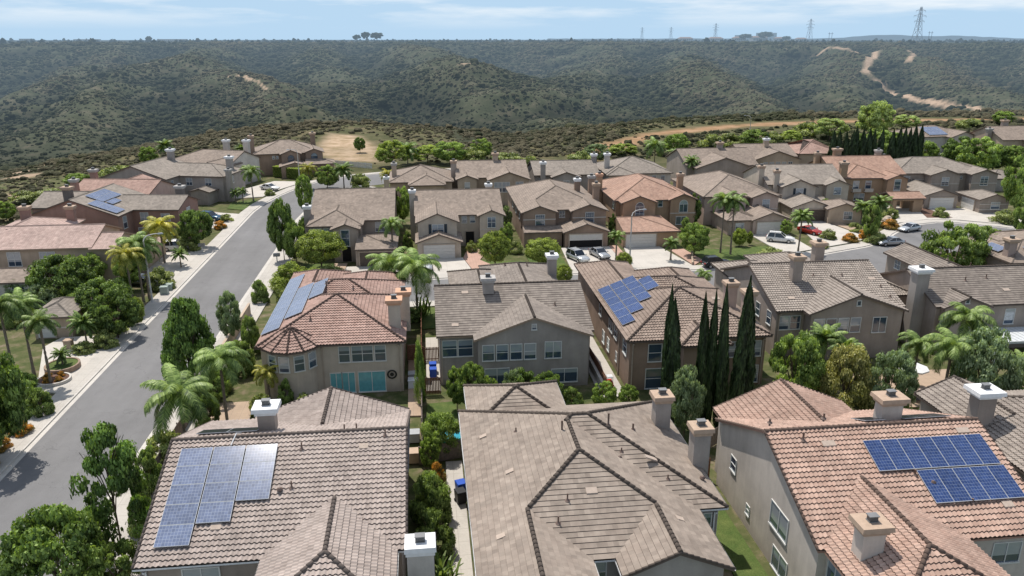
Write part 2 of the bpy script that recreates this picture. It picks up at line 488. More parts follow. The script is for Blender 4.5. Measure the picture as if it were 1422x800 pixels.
    def chimney(s, x, y, z0, z1, w=1.2, d=1.0, cap='white', capw=.25, shaft=None):
        if s.lod == 2: w *= .85; d *= .85; z1 -= .55; capw *= .9
        cm = {'white': M['cap_white'], 'tan': M['cap_tan'], 'orange': M['cap_orange'], 'grey': M['cap_grey']}[cap]
        mb = MB(); mb.box(-w/2, w/2, -d/2, d/2, z0, z1-.34)
        o = mb.build('chimney', [shaft or s.wallm], s.root, loc=s.L(x, y, 0))
        c = MB()
        c.box(-w/2-capw*.45, w/2+capw*.45, -d/2-capw*.45, d/2+capw*.45, z1-.55, z1-.3, 0)
        c.box(-w/2-capw, w/2+capw, -d/2-capw, d/2+capw, z1-.298, z1, 0, .03, .03)
        co = c.build('chimney_cap', [cm], o)
        f = MB(); f.box(-.28, .28, -.2, .2, z1+.001, z1+.05, 0); f.box(-.24, .24, -.17, .17, z1+.05, z1+.34, 1); f.box(-.3, .3, -.22, .22, z1+.341, z1+.39, 0)
        for q in range(4): f.box(-.245, .245, -.175, .175, z1+.09+q*.06, z1+.115+q*.06, 0)
        f.build('flue_vent', [M['metal_grey'], M['metal_dark']], co)
        if s.lod < 2:
            fl = MB(); fl.box(-w/2-.14, w/2+.14, -d/2-.3, d/2+.14, z0+.0, z0+.02)
        return o
    def vent(s, x, y, z, h=.45, r=.06, flash=True):
        mb = MB(); mb.tube([(0, 0, -.2), (0, 0, h)], r, 8)
        if flash: mb.tube([(0, 0, .0), (0, 0, .06), (0, 0, .12)], [.19, .16, r], 8)
        mb.build('vent_pipe', [M['vent_brown']], s.root, loc=s.L(x, y, z))
    def mushroom(s, x, y, z):
        mb = MB(); mb.tube([(0, 0, -.1), (0, 0, .12)], .1, 10); mb.tube([(0, 0, .12), (0, 0, .2), (0, 0, .26)], [.19, .2, .06], 10)
        mb.build('roof_vent', [M['vent_brown']], s.root, loc=s.L(x, y, z))
    def slab_tiles(s, cx, cy, f, n=2, w=.6):
        """flat off-coloured vent tile lying on the roof; f gives z at (x, y)"""
        x0, x1, y0, y1 = cx-w/2, cx+w/2, cy-.2, cy+.2
        mb = MB(); mb.poly([s.L(x0, y0, f(x0, y0)+.1), s.L(x1, y0, f(x1, y0)+.1), s.L(x1, y1, f(x1, y1)+.1), s.L(x0, y1, f(x0, y1)+.1)])
        mb.poly([s.L(x0, y0, f(x0, y0)+.0), s.L(x1, y0, f(x1, y0)+.0), s.L(x1, y0, f(x1, y0)+.1), s.L(x0, y0, f(x0, y0)+.1)])
        mb.build('vent_tile', [M['pale_tile']], s.roof)
    def panel(s, pts, m=None, cells=(6, 4), lift=.16):
        """one solar panel: its four corner points on the roof, counter clockwise, world coordinates"""
        P = [Vector(s.L(*p)) for p in pts]
        n = (P[1]-P[0]).cross(P[3]-P[0]).normalized()
        if n.z < 0: n = -n
        c = sum(P, Vector())/4
        lo = [p+n*lift for p in P]; hi = [p+n*(lift+.05) for p in P]
        inn = [c+(p-c)*.982+n*(lift+.052) for p in P]
        mb = MB()
        for i in range(4): mb.poly([lo[i], lo[(i+1) % 4], hi[(i+1) % 4], hi[i]], 0)
        mb.poly(hi, 0); mb.poly(lo[::-1], 0)
        mb.poly(inn, 1, [(0, 0), (cells[0], 0), (cells[0], cells[1]), (0, cells[1])])
        mb.build('solar_panel', [M['alu'], m or M['solar']], s.root)
    def panels(s, x0, x1, y0, y1, nx, ny, f, gapx=.03, gapy=.03, m=None, cells=(6, 4)):
        for i in range(nx):
            for j in range(ny):
                a, b = x0+(x1-x0)*i/nx+gapx/2, x0+(x1-x0)*(i+1)/nx-gapx/2
                c, d = y0+(y1-y0)*j/ny+gapy/2, y0+(y1-y0)*(j+1)/ny-gapy/2
                s.panel([(a, c, f(a, c)), (b, c, f(b, c)), (b, d, f(b, d)), (a, d, f(a, d))], m, cells)
    def downspout(s, face, x, y, z1=5.3):
        mb = MB(); mb.box(-.05, .05, -.13, -.03, 0, z1-.25); mb.box(-.05, .05, -.42, -.03, z1-.25, z1-.14)
        mb.build('downspout', [M['gutter_white'] if s.lod == 0 else M['trim_tan']], s.root, loc=s.L(x, y, 0), rot=(0, 0, {'S': 0, 'E': math.pi/2, 'N': math.pi, 'W': -math.pi/2}[face]))
    def band(s, face, c, x0, x1, z, h=.14, d=.07):
        mb = MB()
        if face == 'S': mb.box(x0-s.off[0], x1-s.off[0], c-d-s.off[1], c+.03-s.off[1], z, z+h)
        elif face == 'W': mb.box(c-d-s.off[0], c+.03-s.off[0], x0-s.off[1], x1-s.off[1], z, z+h)
        else: mb.box(c-.03-s.off[0], c+d-s.off[0], x0-s.off[1], x1-s.off[1], z, z+h)
        mb.build('trim_band', [M['trim_light']], s.root)

_wc = {}
def window_mesh(w, h, st, trim):
    w, h = round(w, 1), round(h, 1)
    key = (w, h, st, trim.name)
    if key in _wc: return _wc[key]
    mb = MB(); t = .075; y0, y1 = -.055, .06
    hw, hh = w/2, h/2
    if st == 'a':
        n = 10; zc = hh-hw
        outer = [(-hw-t, -hh-t), (hw+t, -hh-t)]+[((hw+t)*math.cos(a), zc+(hw+t)*math.sin(a)) for a in np.linspace(0, math.pi, n)]
        inner = [(-hw, -hh), (hw, -hh)]+[(hw*math.cos(a), zc+hw*math.sin(a)) for a in np.linspace(0, math.pi, n)]
        for i in range(len(outer)):
            j = (i+1) % len(outer)
            mb.poly([(outer[i][0], y0, outer[i][1]), (outer[j][0], y0, outer[j][1]), (inner[j][0], y0, inner[j][1]), (inner[i][0], y0, inner[i][1])])
            mb.poly([(outer[i][0], y1, outer[i][1]), (outer[j][0], y1, outer[j][1]), (outer[j][0], y0, outer[j][1]), (outer[i][0], y0, outer[i][1])])
            mb.poly([(inner[i][0], y0, inner[i][1]), (inner[j][0], y0, inner[j][1]), (inner[j][0], y1, inner[j][1]), (inner[i][0], y1, inner[i][1])])
        mb.box(-hw, hw, -.045, 0, zc-.03, zc+.03); mb.box(-.025, .025, -.04, 0, -hh, zc)
        glass = inner
    else:
        mb.box(-hw-t, -hw, y0, y1, -hh-t, hh+t); mb.box(hw, hw+t, y0, y1, -hh-t, hh+t)
        mb.box(-hw, hw, y0, y1, hh, hh+t); mb.box(-hw-t-.03, hw+t+.03, y0-.04, y1, -hh-t-.04, -hh-.001)
        if st in 'dgq': mb.box(-hw, hw, -.045, 0, -.03, .03)
        if st in 'sg': mb.box(-.03, .03, -.047, 0, -hh, hh)
        if st == 'q':
            for q in (-.25, 0, .25): mb.box(q*w-.015, q*w+.015, -.04, 0, .03, hh)
            mb.box(-hw, hw, -.038, 0, hh*.5-.012, hh*.5+.012)
        if st == 'w':
            for q in (-.17, .17): mb.box(q*w-.02, q*w+.02, -.04, 0, -hh, hh)
            mb.box(-hw, hw, -.038, 0, hh*.3-.02, hh*.3+.02)
        glass = [(-hw, -hh), (hw, -hh), (hw, hh), (-hw, hh)]
    me = mb.mesh('window', [trim])
    pb = MB(); pb.poly([(x, -.012, z) for x, z in glass], 0, [((x+hw)/w, (z+hh)/h) for x, z in glass])
    pm = pb.mesh('pane', [M['glass']])
    _wc[key] = (me, pm); return _wc[key]

M = {}
def make_mats():
    M['fascia'] = plain('fascia_brown', (.13, .10, .085), .7)
    M['fascia_pink'] = plain('fascia_pink', (.36, .22, .17), .7)
    M['fascia_tan'] = plain('fascia_tan', (.30, .22, .16), .7)
    M['gutter_white'] = plain('gutter_white', (.62, .63, .64), .45)
    M['white_trim'] = plain('vinyl_white', (.62, .62, .60), .45, noise=.05)
    M['trim_light'] = plain('trim_light', (.52, .47, .42), .7)
    M['trim_tan'] = plain('trim_tan', (.40, .33, .27), .7)
    M['shutter'] = plain('shutter_slate', (.035, .05, .065), .5)
    M['door_white'] = plain('garage_white', (.62, .60, .57), .55, noise=.05)
    M['door_brown'] = plain('garage_brown', (.11, .085, .07), .6)
    M['door_tan'] = plain('garage_tan', (.33, .28, .25), .6)
    M['dark_interior'] = plain('dark_interior', (.012, .011, .011), .8)
    M['cap_white'] = plain('cap_white', (.74, .74, .74), .5, noise=.08)
    M['cap_tan'] = plain('cap_tan', (.42, .31, .23), .8)
    M['cap_orange'] = plain('cap_orange', (.55, .33, .22), .8)
    M['cap_grey'] = plain('cap_grey', (.40, .38, .36), .8)
    M['metal_grey'] = plain('metal_grey', (.18, .18, .18), .45, .5)
    M['metal_dark'] = plain('metal_dark', (.02, .02, .02), .5, .5)
    M['vent_brown'] = plain('vent_brown', (.17, .12, .10), .6)
    M['alu'] = plain('aluminium', (.50, .52, .54), .6, .3, 0., noise=0)
    M['pale_tile'] = plain('pale_tile', (.42, .34, .28), .85)
    M['wood'] = plain('fence_wood', (.20, .10, .06), .85, noise=.3, scale=5)
    M['wood_grey'] = plain('fence_grey', (.20, .165, .14), .85, noise=.3, scale=5)
    M['bark'] = plain('bark', (.12, .09, .065), .9, noise=.3, scale=4)
    M['bark_palm'] = plain('bark_palm', (.20, .165, .13), .9, noise=.25, scale=4)
    # glass: dark room with sky reflection blue painted in, gloss, some blinds drawn
    m, nt = new_mat('window_glass'); k = NT(nt)
    uv = k.n('ShaderNodeUVMap'); uv.uv_map = 'UVMap'
    sep = k.n('ShaderNodeSeparateXYZ'); k.l(uv.outputs[0], sep.inputs[0])
    oi = k.n('ShaderNodeObjectInfo')
    rv = oi.outputs['Random']
    r2 = k.math('FRACT', k.math('MULTIPLY', rv, 7.31)); r3 = k.math('FRACT', k.math('MULTIPLY', rv, 17.7))
    has = k.math('GREATER_THAN', r2, .22)
    edge = k.math('ADD', .2, k.math('MULTIPLY', r3, .6))
    bl = k.math('MULTIPLY', has, k.math('GREATER_THAN', sep.outputs[1], edge))
    slat = k.math('FRACT', k.math('MULTIPLY', sep.outputs[1], 14.))
    bc = k.scalecol(k.mix(r3, (.42, .44, .46), (.22, .28, .35)), k.maprange(slat, 0, 1, .8, 1.08))
    col = k.mix(bl, (.040, .066, .105), bc)
    sh = k.principled(col, .07, .9)
    gl = k.n('ShaderNodeBsdfGlossy'); gl.inputs['Color'].default_value = (.75, .9, 1, 1); gl.inputs['Roughness'].default_value = .06
    fr = k.n('ShaderNodeFresnel'); fr.inputs['IOR'].default_value = 1.5
    mx = k.n('ShaderNodeMixShader'); k.l(k.math('ADD', fr.outputs[0], .01), mx.inputs[0]); k.l(sh, mx.inputs[1]); k.l(gl.outputs[0], mx.inputs[2])
    k.out(mx.outputs[0]); M['glass'] = m
    # solar cells
    def solar(name, base, line, rough):
        m, nt = new_mat(name); k = NT(nt)
        uv = k.n('ShaderNodeUVMap'); uv.uv_map = 'UVMap'
        sep = k.n('ShaderNodeSeparateXYZ'); k.l(uv.outputs[0], sep.inputs[0])
        fx = k.math('ABSOLUTE', k.math('SUBTRACT', k.math('FRACT', sep.outputs[0]), .5))
        fy = k.math('ABSOLUTE', k.math('SUBTRACT', k.math('FRACT', sep.outputs[1]), .5))
        ln = k.math('GREATER_THAN', k.math('MAXIMUM', fx, fy), .455)
        cell = k.n('ShaderNodeCombineXYZ'); k.l(k.math('FLOOR', sep.outputs[0]), cell.inputs[0]); k.l(k.math('FLOOR', sep.outputs[1]), cell.inputs[1])
        wn = k.n('ShaderNodeTexWhiteNoise', noise_dimensions='2D'); k.l(cell.outputs[0], wn.inputs['Vector'])
        oi = k.n('ShaderNodeObjectInfo')
        c = k.scalecol(k.mix(ln, base, line), k.math('ADD', k.maprange(wn.outputs['Value'], 0, 1, .8, 1.12), k.maprange(oi.outputs['Random'], 0, 1, -.1, .1)))
        k.out(k.principled(c, rough, .16)); return m
    M['solar'] = solar('solar_cells', (.030, .055, .15), (.16, .20, .30), .12)
    M['solar_grey'] = solar('solar_cells_hazy', (.125, .155, .24), (.27, .30, .37), .13)
    M['solar_black'] = solar('solar_cells_black', (.012, .014, .02), (.03, .03, .04), .25)
make_mats()
W_TAUPE = stucco('stucco_taupe', (.35, .295, .255)); W_GREY = stucco('stucco_grey', (.345, .312, .285)); W_TAN = stucco('stucco_tan', (.46, .365, .28))
W_PINK = stucco('stucco_pink', (.46, .36, .31)); W_OCHRE = stucco('stucco_ochre', (.38, .265, .18)); W_BEIGE = stucco('stucco_beige', (.52, .45, .375))
W_BROWN = stucco('stucco_brown', (.30, .22, .17)); W_ROSE = stucco('stucco_rose', (.32, .205, .17)); W_SAND = stucco('stucco_sand', (.52, .485, .44)); W_PALE = stucco('stucco_pale', (.56, .50, .44)); W_DARK = stucco('stucco_dark', (.17, .15, .14))
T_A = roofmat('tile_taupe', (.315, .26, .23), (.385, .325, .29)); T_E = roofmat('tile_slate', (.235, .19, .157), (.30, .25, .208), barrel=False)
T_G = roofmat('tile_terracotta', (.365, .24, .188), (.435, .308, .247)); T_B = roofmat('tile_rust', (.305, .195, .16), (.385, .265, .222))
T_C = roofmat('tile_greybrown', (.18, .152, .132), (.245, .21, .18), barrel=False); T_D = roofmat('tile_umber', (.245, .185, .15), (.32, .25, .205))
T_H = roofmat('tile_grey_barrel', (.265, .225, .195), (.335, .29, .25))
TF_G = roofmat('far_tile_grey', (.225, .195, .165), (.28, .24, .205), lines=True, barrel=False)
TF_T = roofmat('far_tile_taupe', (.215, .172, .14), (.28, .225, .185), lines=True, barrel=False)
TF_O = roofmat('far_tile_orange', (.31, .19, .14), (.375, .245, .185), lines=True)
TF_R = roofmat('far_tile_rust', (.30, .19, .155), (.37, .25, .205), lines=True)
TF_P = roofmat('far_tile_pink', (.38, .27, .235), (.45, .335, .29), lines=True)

# =================================================================== front row
def houseA():
    h = House('grey brown barrel tiled front left house with three stepped columns of solar panels',
        [V(-16.8, -2.1, 39.2, 56.0, 'x', 'gg', 5.5, .37), V(-9.65, -2.75, 33.7, 46.5, 'y', 'hn', 5.5, .37),
         V(-13.4, -2.3, 47.5, 56.5, 'y', 'ng', 5.5, .37)], W_TAUPE, T_A, 'S', 0, gutter=M['gutter_white'])
    f = lambda x, y: 5.5+.37*(y-38.75)
    for x0, n in ((-16.25, 5), (-14.2, 4), (-12.15, 3)):
        top = 46.7; ph = 1.37
        h.panels(x0, x0+2.0, top-n*ph, top, 1, n, f, m=M['solar_grey'], cells=(10, 6))
    h.downspout('S', -16.6, 39.2); h.downspout('S', -10.2, 39.2)
    b = lambda x, y: 5.5+.37*(56.45-y)
    h.panels(-15.9, -11.9, 48.6, 50.3, 2, 1, b, m=M['solar_black'], cells=(8, 5))
    h.chimney(-11.4, 49.9, 8.0, 9.9, 1.15, 1.0, 'white', .32)
    h.chimney(-.95, 37.3, 0, 7.1, 1.5, 1.2, 'white', .14, W_SAND)
    for x, y in ((-8.6, 46.3), (-8.9, 43.4), (-3.2, 47.0), (-5.2, 48.2), (-6.0, 48.1), (-8.4, 38.9)): h.vent(x, y, f(x, min(y, 95-y)), .5, .05)
    h.mushroom(-9.6, 43.2, f(0, 43.2))
    h.slab_tiles(-13.0, 41.0, f); h.slab_tiles(-4.6, 46.2, f)
    h.win('S', -13.6, 39.2, 4.2, 2.0, 1.4, 's'); h.win('S', -7, 33.72, 4.0, 2.2, 1.3, 's'); h.win('W', 44, -16.8, 4.0, 1.2, 1.2, 's'); h.win('W', 50, -16.8, 4.0, 1.2, 1.2, 's')
    h.win('N', -7.5, 56.5, 4.2, 1.8, 1.3, 's')
    mb = MB()   # conduit
    mb.tube([(-13.2-h.off[0], 46.8-h.off[1], f(0, 46.8)+.1), (-13.0-h.off[0], 47.7-h.off[1], 8.98), (-12.9-h.off[0], 48.5-h.off[1], b(0, 48.5)+.1)], .04, 6)
    mb.build('conduit', [M['alu']], h.root)
    return h
def houseE():
    h = House('wide slate tiled house with a many sided hip roof, middle of the front row',
        [V(2.55, 18.05, 41.2, 55.6, 'x', 'hh', 5.5, .42), V(2.57, 16.15, 37.0, 48, 'y', 'hn', 5.5, .42), V(2.56, 8.4, 30.0, 41.5, 'y', 'gn', 5.5, .42),
         V(10.6, 16.15, 35.2, 41.5, 'y', 'gn', 5.5, .42), V(3.2, 10.3, 53, 60.2, 'x', 'hh', 5.5, .42)], W_GREY, T_E, 'F', 0, gutter=M['gutter_white'])
    h.chimney(17.1, 50.9, 5.2, 8.7, 1.15, 1.05, 'tan', .22); h.chimney(18.35, 46.0, 4.5, 8.6, 1.15, 1.05, 'tan', .2)
    f = lambda x, y: 5.5+.42*(min(x-2.1, 18.5-x, y-40.75))
    for x, y, hh in ((8.8, 46.9, .95), (12.2, 47.5, .95), (14.2, 48.2, .5)): h.vent(x, y, f(x, y), hh, .07)
    for x, y in ((5.9, 49.3), (15.2, 43.0), (12.6, 45.2)): h.vent(x, y, f(x, y)-.05, .35, .05)
    g = lambda x, y: 5.5+.42*(y-36.55)
    for x, y in ((8.0, 40.3), (7.2, 38.9)): h.vent(x, y, g(x, y), .5, .05)
    h.mushroom(12.3, 44.6, f(12.3, 44.6)); h.mushroom(17.8, 43.6, 5.8)
    h.slab_tiles(9.6, 40.8, g, w=.7); h.slab_tiles(14.4, 44.3, lambda x, y: 5.5+.42*(18.5-x), w=.8)
    wf = lambda x, y: 5.5+.42*(x-2.1)
    for q in ((3.6, 50.5), (4.9, 44.6), (3.7, 38.4)): h.slab_tiles(*q, wf, w=.5)
    h.slab_tiles(14.6, 38.7, lambda x, y: 5.5+.42*(16.6-x), w=.5)
    h.downspout('E', 18.05, 41.5); h.downspout('W', 2.55, 47.5); h.downspout('S', 17.8, 41.2)
    h.win('S', 9.0, 37.0, 4.35, 1.4, 1.5, 'd'); h.win('S', 17.1, 41.2, 4.2, 1.0, 1.3, 's'); h.win('S', 12.7, 35.2, 4.2, 2.2, 1.2, 's')
    h.win('W', 44.0, 2.55, 2.3, .8, 1.2, 'd'); h.win('W', 52.0, 2.55, 4.2, 1.2, 1.2, 's'); h.win('E', 44, 18.05, 4.2, 1, 1.2, 's')
    return h
def houseG():
    h = House('terracotta barrel tiled front right house with two rows of dark blue solar panels',
        [V(22.4, 37.1, 36.4, 52.0, 'x', 'gg', 5.5, .41), V(22.9, 31.1, 29.3, 44, 'y', 'hn', 5.5, .41), V(22.95, 33.0, 46, 53.9, 'y', 'ng', 5.5, .41)],
        W_PALE, T_G, 'S', 0, fascia=M['fascia_pink'])
    f = lambda x, y: 5.5+.41*(y-35.95)
    h.panels(28.3, 36.7, 40.6, 42.9, 7, 1, f, cells=(6, 10)); h.panels(30.75, 36.8, 38.2, 40.52, 5, 1, f, cells=(6, 10))
    b = lambda x, y: 5.5+.41*(52.45-y)
    h.panels(29.8, 31.3, 45.0, 46.8, 1, 1, b, m=M['solar_black']); h.panels(32.7, 36.2, 45.0, 46.8, 3, 1, b, m=M['solar_black'])
    h.chimney(32.0, 46.0, 7.5, 10.1, 1.5, 1.0, 'tan', .3); h.chimney(24.2, 34.6, 5.5, 8.3, 1.3, 1.0, 'tan', .3)
    for x, y, q in ((24.4, 43.3, .6), (26.6, 44.9, .4), (22.7, 44.8, .3), (30.6, 40.3, .4), (33.2, 38.2, .3), (26.2, 35, .4)): h.vent(x, y, f(x, y), q, .07)
    h.mushroom(31.4, 39.6, f(0, 39.6)); h.slab_tiles(26.0, 42.9, f, w=.9); h.slab_tiles(35.8, 43.3, f, w=.9); h.slab_tiles(35.4, 37.9, f, w=.7)
    h.downspout('S', 36.6, 36.4)
    h.win('W', 41.4, 22.4, 3.7, 2.4, 1.7, 's'); h.win('W', 49.1, 22.4, 3.4, .9, 1.1, 'd'); h.win('W', 46.0, 22.4, 1.5, .5, .7, 'd')
    h.win('W', 40.7, 22.4, .9, 2.0, 1.5, 's'); h.win('W', 35.2, 22.9, 4.0, 1.6, 1.6, 's'); h.win('S', 34.6, 36.4, 4.0, 1.8, 1.4, 's'); h.win('S', 27, 29.3, 4.0, 2.2, 1.4, 's')
    return h
def houseG2():
    h = House('barrel tiled house cropped by the right edge, white capped chimney before a pergola',
        [V(40.8, 60, 38.2, 54.0, 'x', 'hh', 5.5, .41), V(40.75, 46.5, 48, 54.6, 'y', 'ng', 5.55, .41)], W_TAUPE, T_H, 'S', 0)
    h.chimney(38.95+2.4, 48.6, 5.0, 8.9, 1.4, 1.1, 'white', .4); h.win('W', 42, 40.8, 4, 1.4, 1.3, 's')
    return h
# =================================================================== second row
def houseB():
    h = House('rust tiled house with a round bay turret, two orange chimneys and a solar field',
        [V(-16.4, -2.8, 72.0, 85.6, 'y', 'hh', 5.5, .39), V(-16.4, -10.2, 77, 96.0, 'y', 'nh', 5.5, .39), V(-16.3, -3.2, 79.5, 91.0, 'x', 'hh', 5.5, .39),
         V(-10.6, -3.9, 82, 94.5, 'y', 'nh', 5.5, .39)], W_BEIGE, T_B, 'S', 1, fascia=M['fascia'])
    # round bay
    cx, cy, r = -13.55, 72.9, 2.55
    acc = []; mb = MB(); n = 12; re, ze, za = r+.5, 5.43, 7.0
    for i in range(n):
        a0, a1 = 2*math.pi*i/n, 2*math.pi*(i+1)/n
        if math.sin((a0+a1)/2) > .55: continue
        p0 = (cx+re*math.cos(a0), cy+re*math.sin(a0)); p1 = (cx+re*math.cos(a1), cy+re*math.sin(a1))
        L = math.dist(p0, p1); U = ((p1[0]-p0[0])/L, (p1[1]-p0[1])/L); S = (-U[1], U[0]); ap = re*math.cos(math.pi/n)
        tile_face(acc, (*p0, ze), U, S, L, ap, L/2, L/2, (za-ze)/ap, 'S', 1)
        mb.poly([(*p0, ze-.18), (*p1, ze-.18), (*p1, ze+.01), (*p0, ze+.01)]); mb.poly([(*p0, ze-.18), (cx, cy, ze-.18), (*p1, ze-.18)])
    Vs, Qs, UVs, Sm = [], [], [], []; k = 0
    for vv, qq, uu, sm in acc: Vs.append(vv); Qs.append(qq+k); UVs.append(uu); Sm.append(sm); k += len(vv)
    me = quads_mesh('bay_roof', np.vstack(Vs)-[h.off[0], h.off[1], 0], np.vstack(Qs), np.vstack([u.reshape(-1, 2) for u in UVs]), [T_B], np.concatenate(Sm))
    br = link('bay_roof', me, h.root)
    cp = MB()
    for i in (0, 7, 8, 9, 10, 11): h.capline(cp, (cx+re*math.cos(2*math.pi*i/n), cy+re*math.sin(2*math.pi*i/n), ze), (cx, cy, za), 1, .12)
    for q in (mb, cp): q.v = [(x-h.off[0], y-h.off[1], z) for x, y, z in q.v]
    mb.build('fascia', [M['fascia']], br); cp.build('ridge_tiles', [T_B], br)
    w = MB(); seg = 24
    for i in range(seg):
        a0, a1 = 2*math.pi*i/seg, 2*math.pi*(i+1)/seg
        w.poly([(cx-h.off[0]+r*math.cos(a), cy-h.off[1]+r*math.sin(a), z) for a, z in ((a0, -.3), (a1, -.3), (a1, 5.4), (a0, 5.4))], 0, None, True)
    w.build('bay_wall', [W_BEIGE], h.root)
    for a in (-128, -100, -68, -36):
        me, pm = window_mesh(.9, 1.5, 'd', M['white_trim'])
        o = link('window', me, h.root, h.L(cx+(r+.02)*math.cos(R(a)), cy+(r+.02)*math.sin(R(a)), 4.1), (0, 0, R(a+90))); link('pane', pm, o)
    fw = lambda x, y: 5.5+.39*(x+16.85)+.03
    h.panels(-16.7, -14.85, 74.2, 93.0, 1, 11, fw, m=M['solar_grey'], cells=(6, 10))
    h.panels(-14.75, -12.9, 76.6, 86.8, 1, 6, fw, m=M['solar_grey'], cells=(6, 10))
    h.panels(-12.8, -11.2, 80.6, 86.2, 1, 3, lambda x, y: min(fw(x, y), 9), m=M['solar_grey'], cells=(6, 10))
    h.chimney(-3.5, 75.0, 5.0, 8.9, 1.2, 1.1, 'orange', .28); h.chimney(-2.6, 77.6, 4.5, 8.9, 1.2, 1.1, 'orange', .25)
    for x, y, q in ((-11.9, 75.0, .9), (-10.8, 80.4, .6), (-7.9, 79.5, .6)): h.vent(x, y, 5.5+.39*min(y-71.5, 9.5 if y > 79 else 9), q*.6, .07)
    h.downspout('S', -3.1, 72.0); h.downspout('S', -10.6, 72.0)
    h.wins('S', 72.0, 4.25, [(-8.45, 1.0, 1.6), (-4.95, 1.0, 1.6)]); h.win('S', -6.7, 72.0, 4.25, 2.0, 1.6, 'g')
    for x, w_ in ((-9.6, 1.1), (-8.4, 1.2), (-6.1, 2.6)):
        o = h.win('S', x+.2, 72.0, 1.2, w_, 2.1, 's'); o.children[0].data = PANE_CYAN(w_, 2.1)
    return h
def PANE_CYAN(w, hh):
    if 'cyan' not in M: M['cyan'] = plain('cyan_glass', (.13, .38, .43), .12, .8)
    mb = MB(); mb.poly([(-w/2, -.012, -hh/2), (w/2, -.012, -hh/2), (w/2, -.012, hh/2), (-w/2, -.012, hh/2)])
    return mb.mesh('pane', [M['cyan']])
def houseC():
    h = House('grey gabled house with four narrow upper windows in a row, centre of the second row',
        [V(.95, 16.4, 72.9, 87.8, 'x', 'gg', 5.5, .36), V(4.75, 15.95, 71.3, 80.5, 'y', 'gn', 5.5, .36), V(7.2, 15.6, 84, 97.5, 'y', 'nh', 5.2, .36),
         V(3.0, 9.5, 86, 96.0, 'y', 'nh', 5.0, .36)], W_GREY, T_C, 'F', 1, fascia=M['fascia_tan'])
    h.downspout('S', 1.15, 72.9); h.downspout('S', 16.2, 72.9)
    h.wins('S', 72.9, 4.0, [(1.95, 1.45, 1.7), (3.55, 1.45, 1.7)], 'd')
    h.wins('S', 71.3, 4.0, [(5.75, 1.1, 1.6), (7.15, 1.1, 1.6), (8.55, 1.1, 1.6), (9.95, 1.1, 1.6)], 'd'); h.win('S', 12.3, 71.3, 4.05, 1.6, 1.7, 's')
    h.win('S', 13.5, 71.3, 1.2, 2.6, 1.4, 's'); h.win('S', 6.6, 71.3, 1.2, 2.4, 2.1, 's'); h.win('S', 10.35, 71.3, 6.6, .4, .5, 'l')
    h.win('W', 78, .95, 4, 1, 1.3, 'd')
    h.chimney(6.4, 79.0, 7.8, 9.6, 1.15, 1.0, 'grey', .25); h.chimney(15.6, 92.6, 3, 8.1, 1.1, 1.0, 'white', .25)
    f = lambda x, y: 5.5+.36*(y-72.45)
    h.slab_tiles(3.9, 79.0, f, w=.7); h.slab_tiles(2.6, 74.0, f, w=.7); h.vent(13.3, 76.5, f(0, 76.5), .4); h.vent(9.8, 94, 6.4, .4); h.vent(12.5, 93, 6.6, .4)
    return h
def houseD():
    h = House('brown hip roofed house behind the cypresses with a staggered diamond of blue solar panels',
        [V(19.7, 33.8, 69.5, 83.7, 'x', 'hh', 5.5, .39), V(19.7, 26.0, 75, 96.0, 'y', 'nh', 5.5, .39), V(19.8, 33.6, 77, 88.0, 'x', 'hh', 5.5, .39),
         V(26.4, 33.0, 80, 92.0, 'y', 'nh', 5.5, .39), V(24.6, 29.0, 67.7, 73, 'y', 'hn', 5.42, .39)], W_BROWN, T_D, 'S', 1)
    f = lambda x, y: 5.5+.39*(x-19.25)+.02
    cols = [(19.75, 72.6, 84.4, 6), (21.15, 74.6, 84.4, 5), (22.55, 76.6, 84.4, 4), (23.95, 78.6, 82.5, 2)]
    for x0, y0, y1, n in cols: h.panels(x0, x0+1.35, y0, y1, 1, n, f, cells=(8, 6))
    h.chimney(32.6, 76.6, 5.4, 8.9, 1.15, 1.05, 'tan', .22, W_PINK); h.chimney(33.5, 73.8, 4.9, 8.8, 1.15, 1.05, 'tan', .22, W_PINK)
    h.wins('S', 67.7, 4.0, [(26.8, 1.1, 1.6)]); h.wins('S', 69.5, 4.0, [(22.3, 1.3, 1.8), (32.8, 1.0, 1.6), (30.4, 1.4, 1.6)]); h.wins('S', 69.5, 1.2, [(22.3, 1.6, 2.1), (32.7, 1.1, 1.8)])
    h.downspout('S', 20.0, 69.5); h.downspout('S', 33.5, 69.5); h.downspout('W', 19.7, 73.4)
    h.win('W', 71.3, 19.7, 4.1, 1.3, 1.6, 'd'); h.win('W', 75.2, 19.7, 4.2, 1.2, 1.5, 'd'); h.win('W', 77.4, 19.7, 4.2, 1.6, 1.5, 's'); h.win('W', 82.5, 19.7, 4.2, 1.1, 1.5, 'd')
    h.win('W', 80.5, 19.7, 1.5, 1.0, 1.4, 'd'); h.win('W', 78.2, 19.7, 1.5, 1.0, 1.4, 'd'); h.win('W', 74.5, 19.7, 1.6, .5, 1.0, 'd')
    h.slab_tiles(30.2, 74.6, lambda x, y: 5.5+.39*(y-69.05), w=.8)
    return h
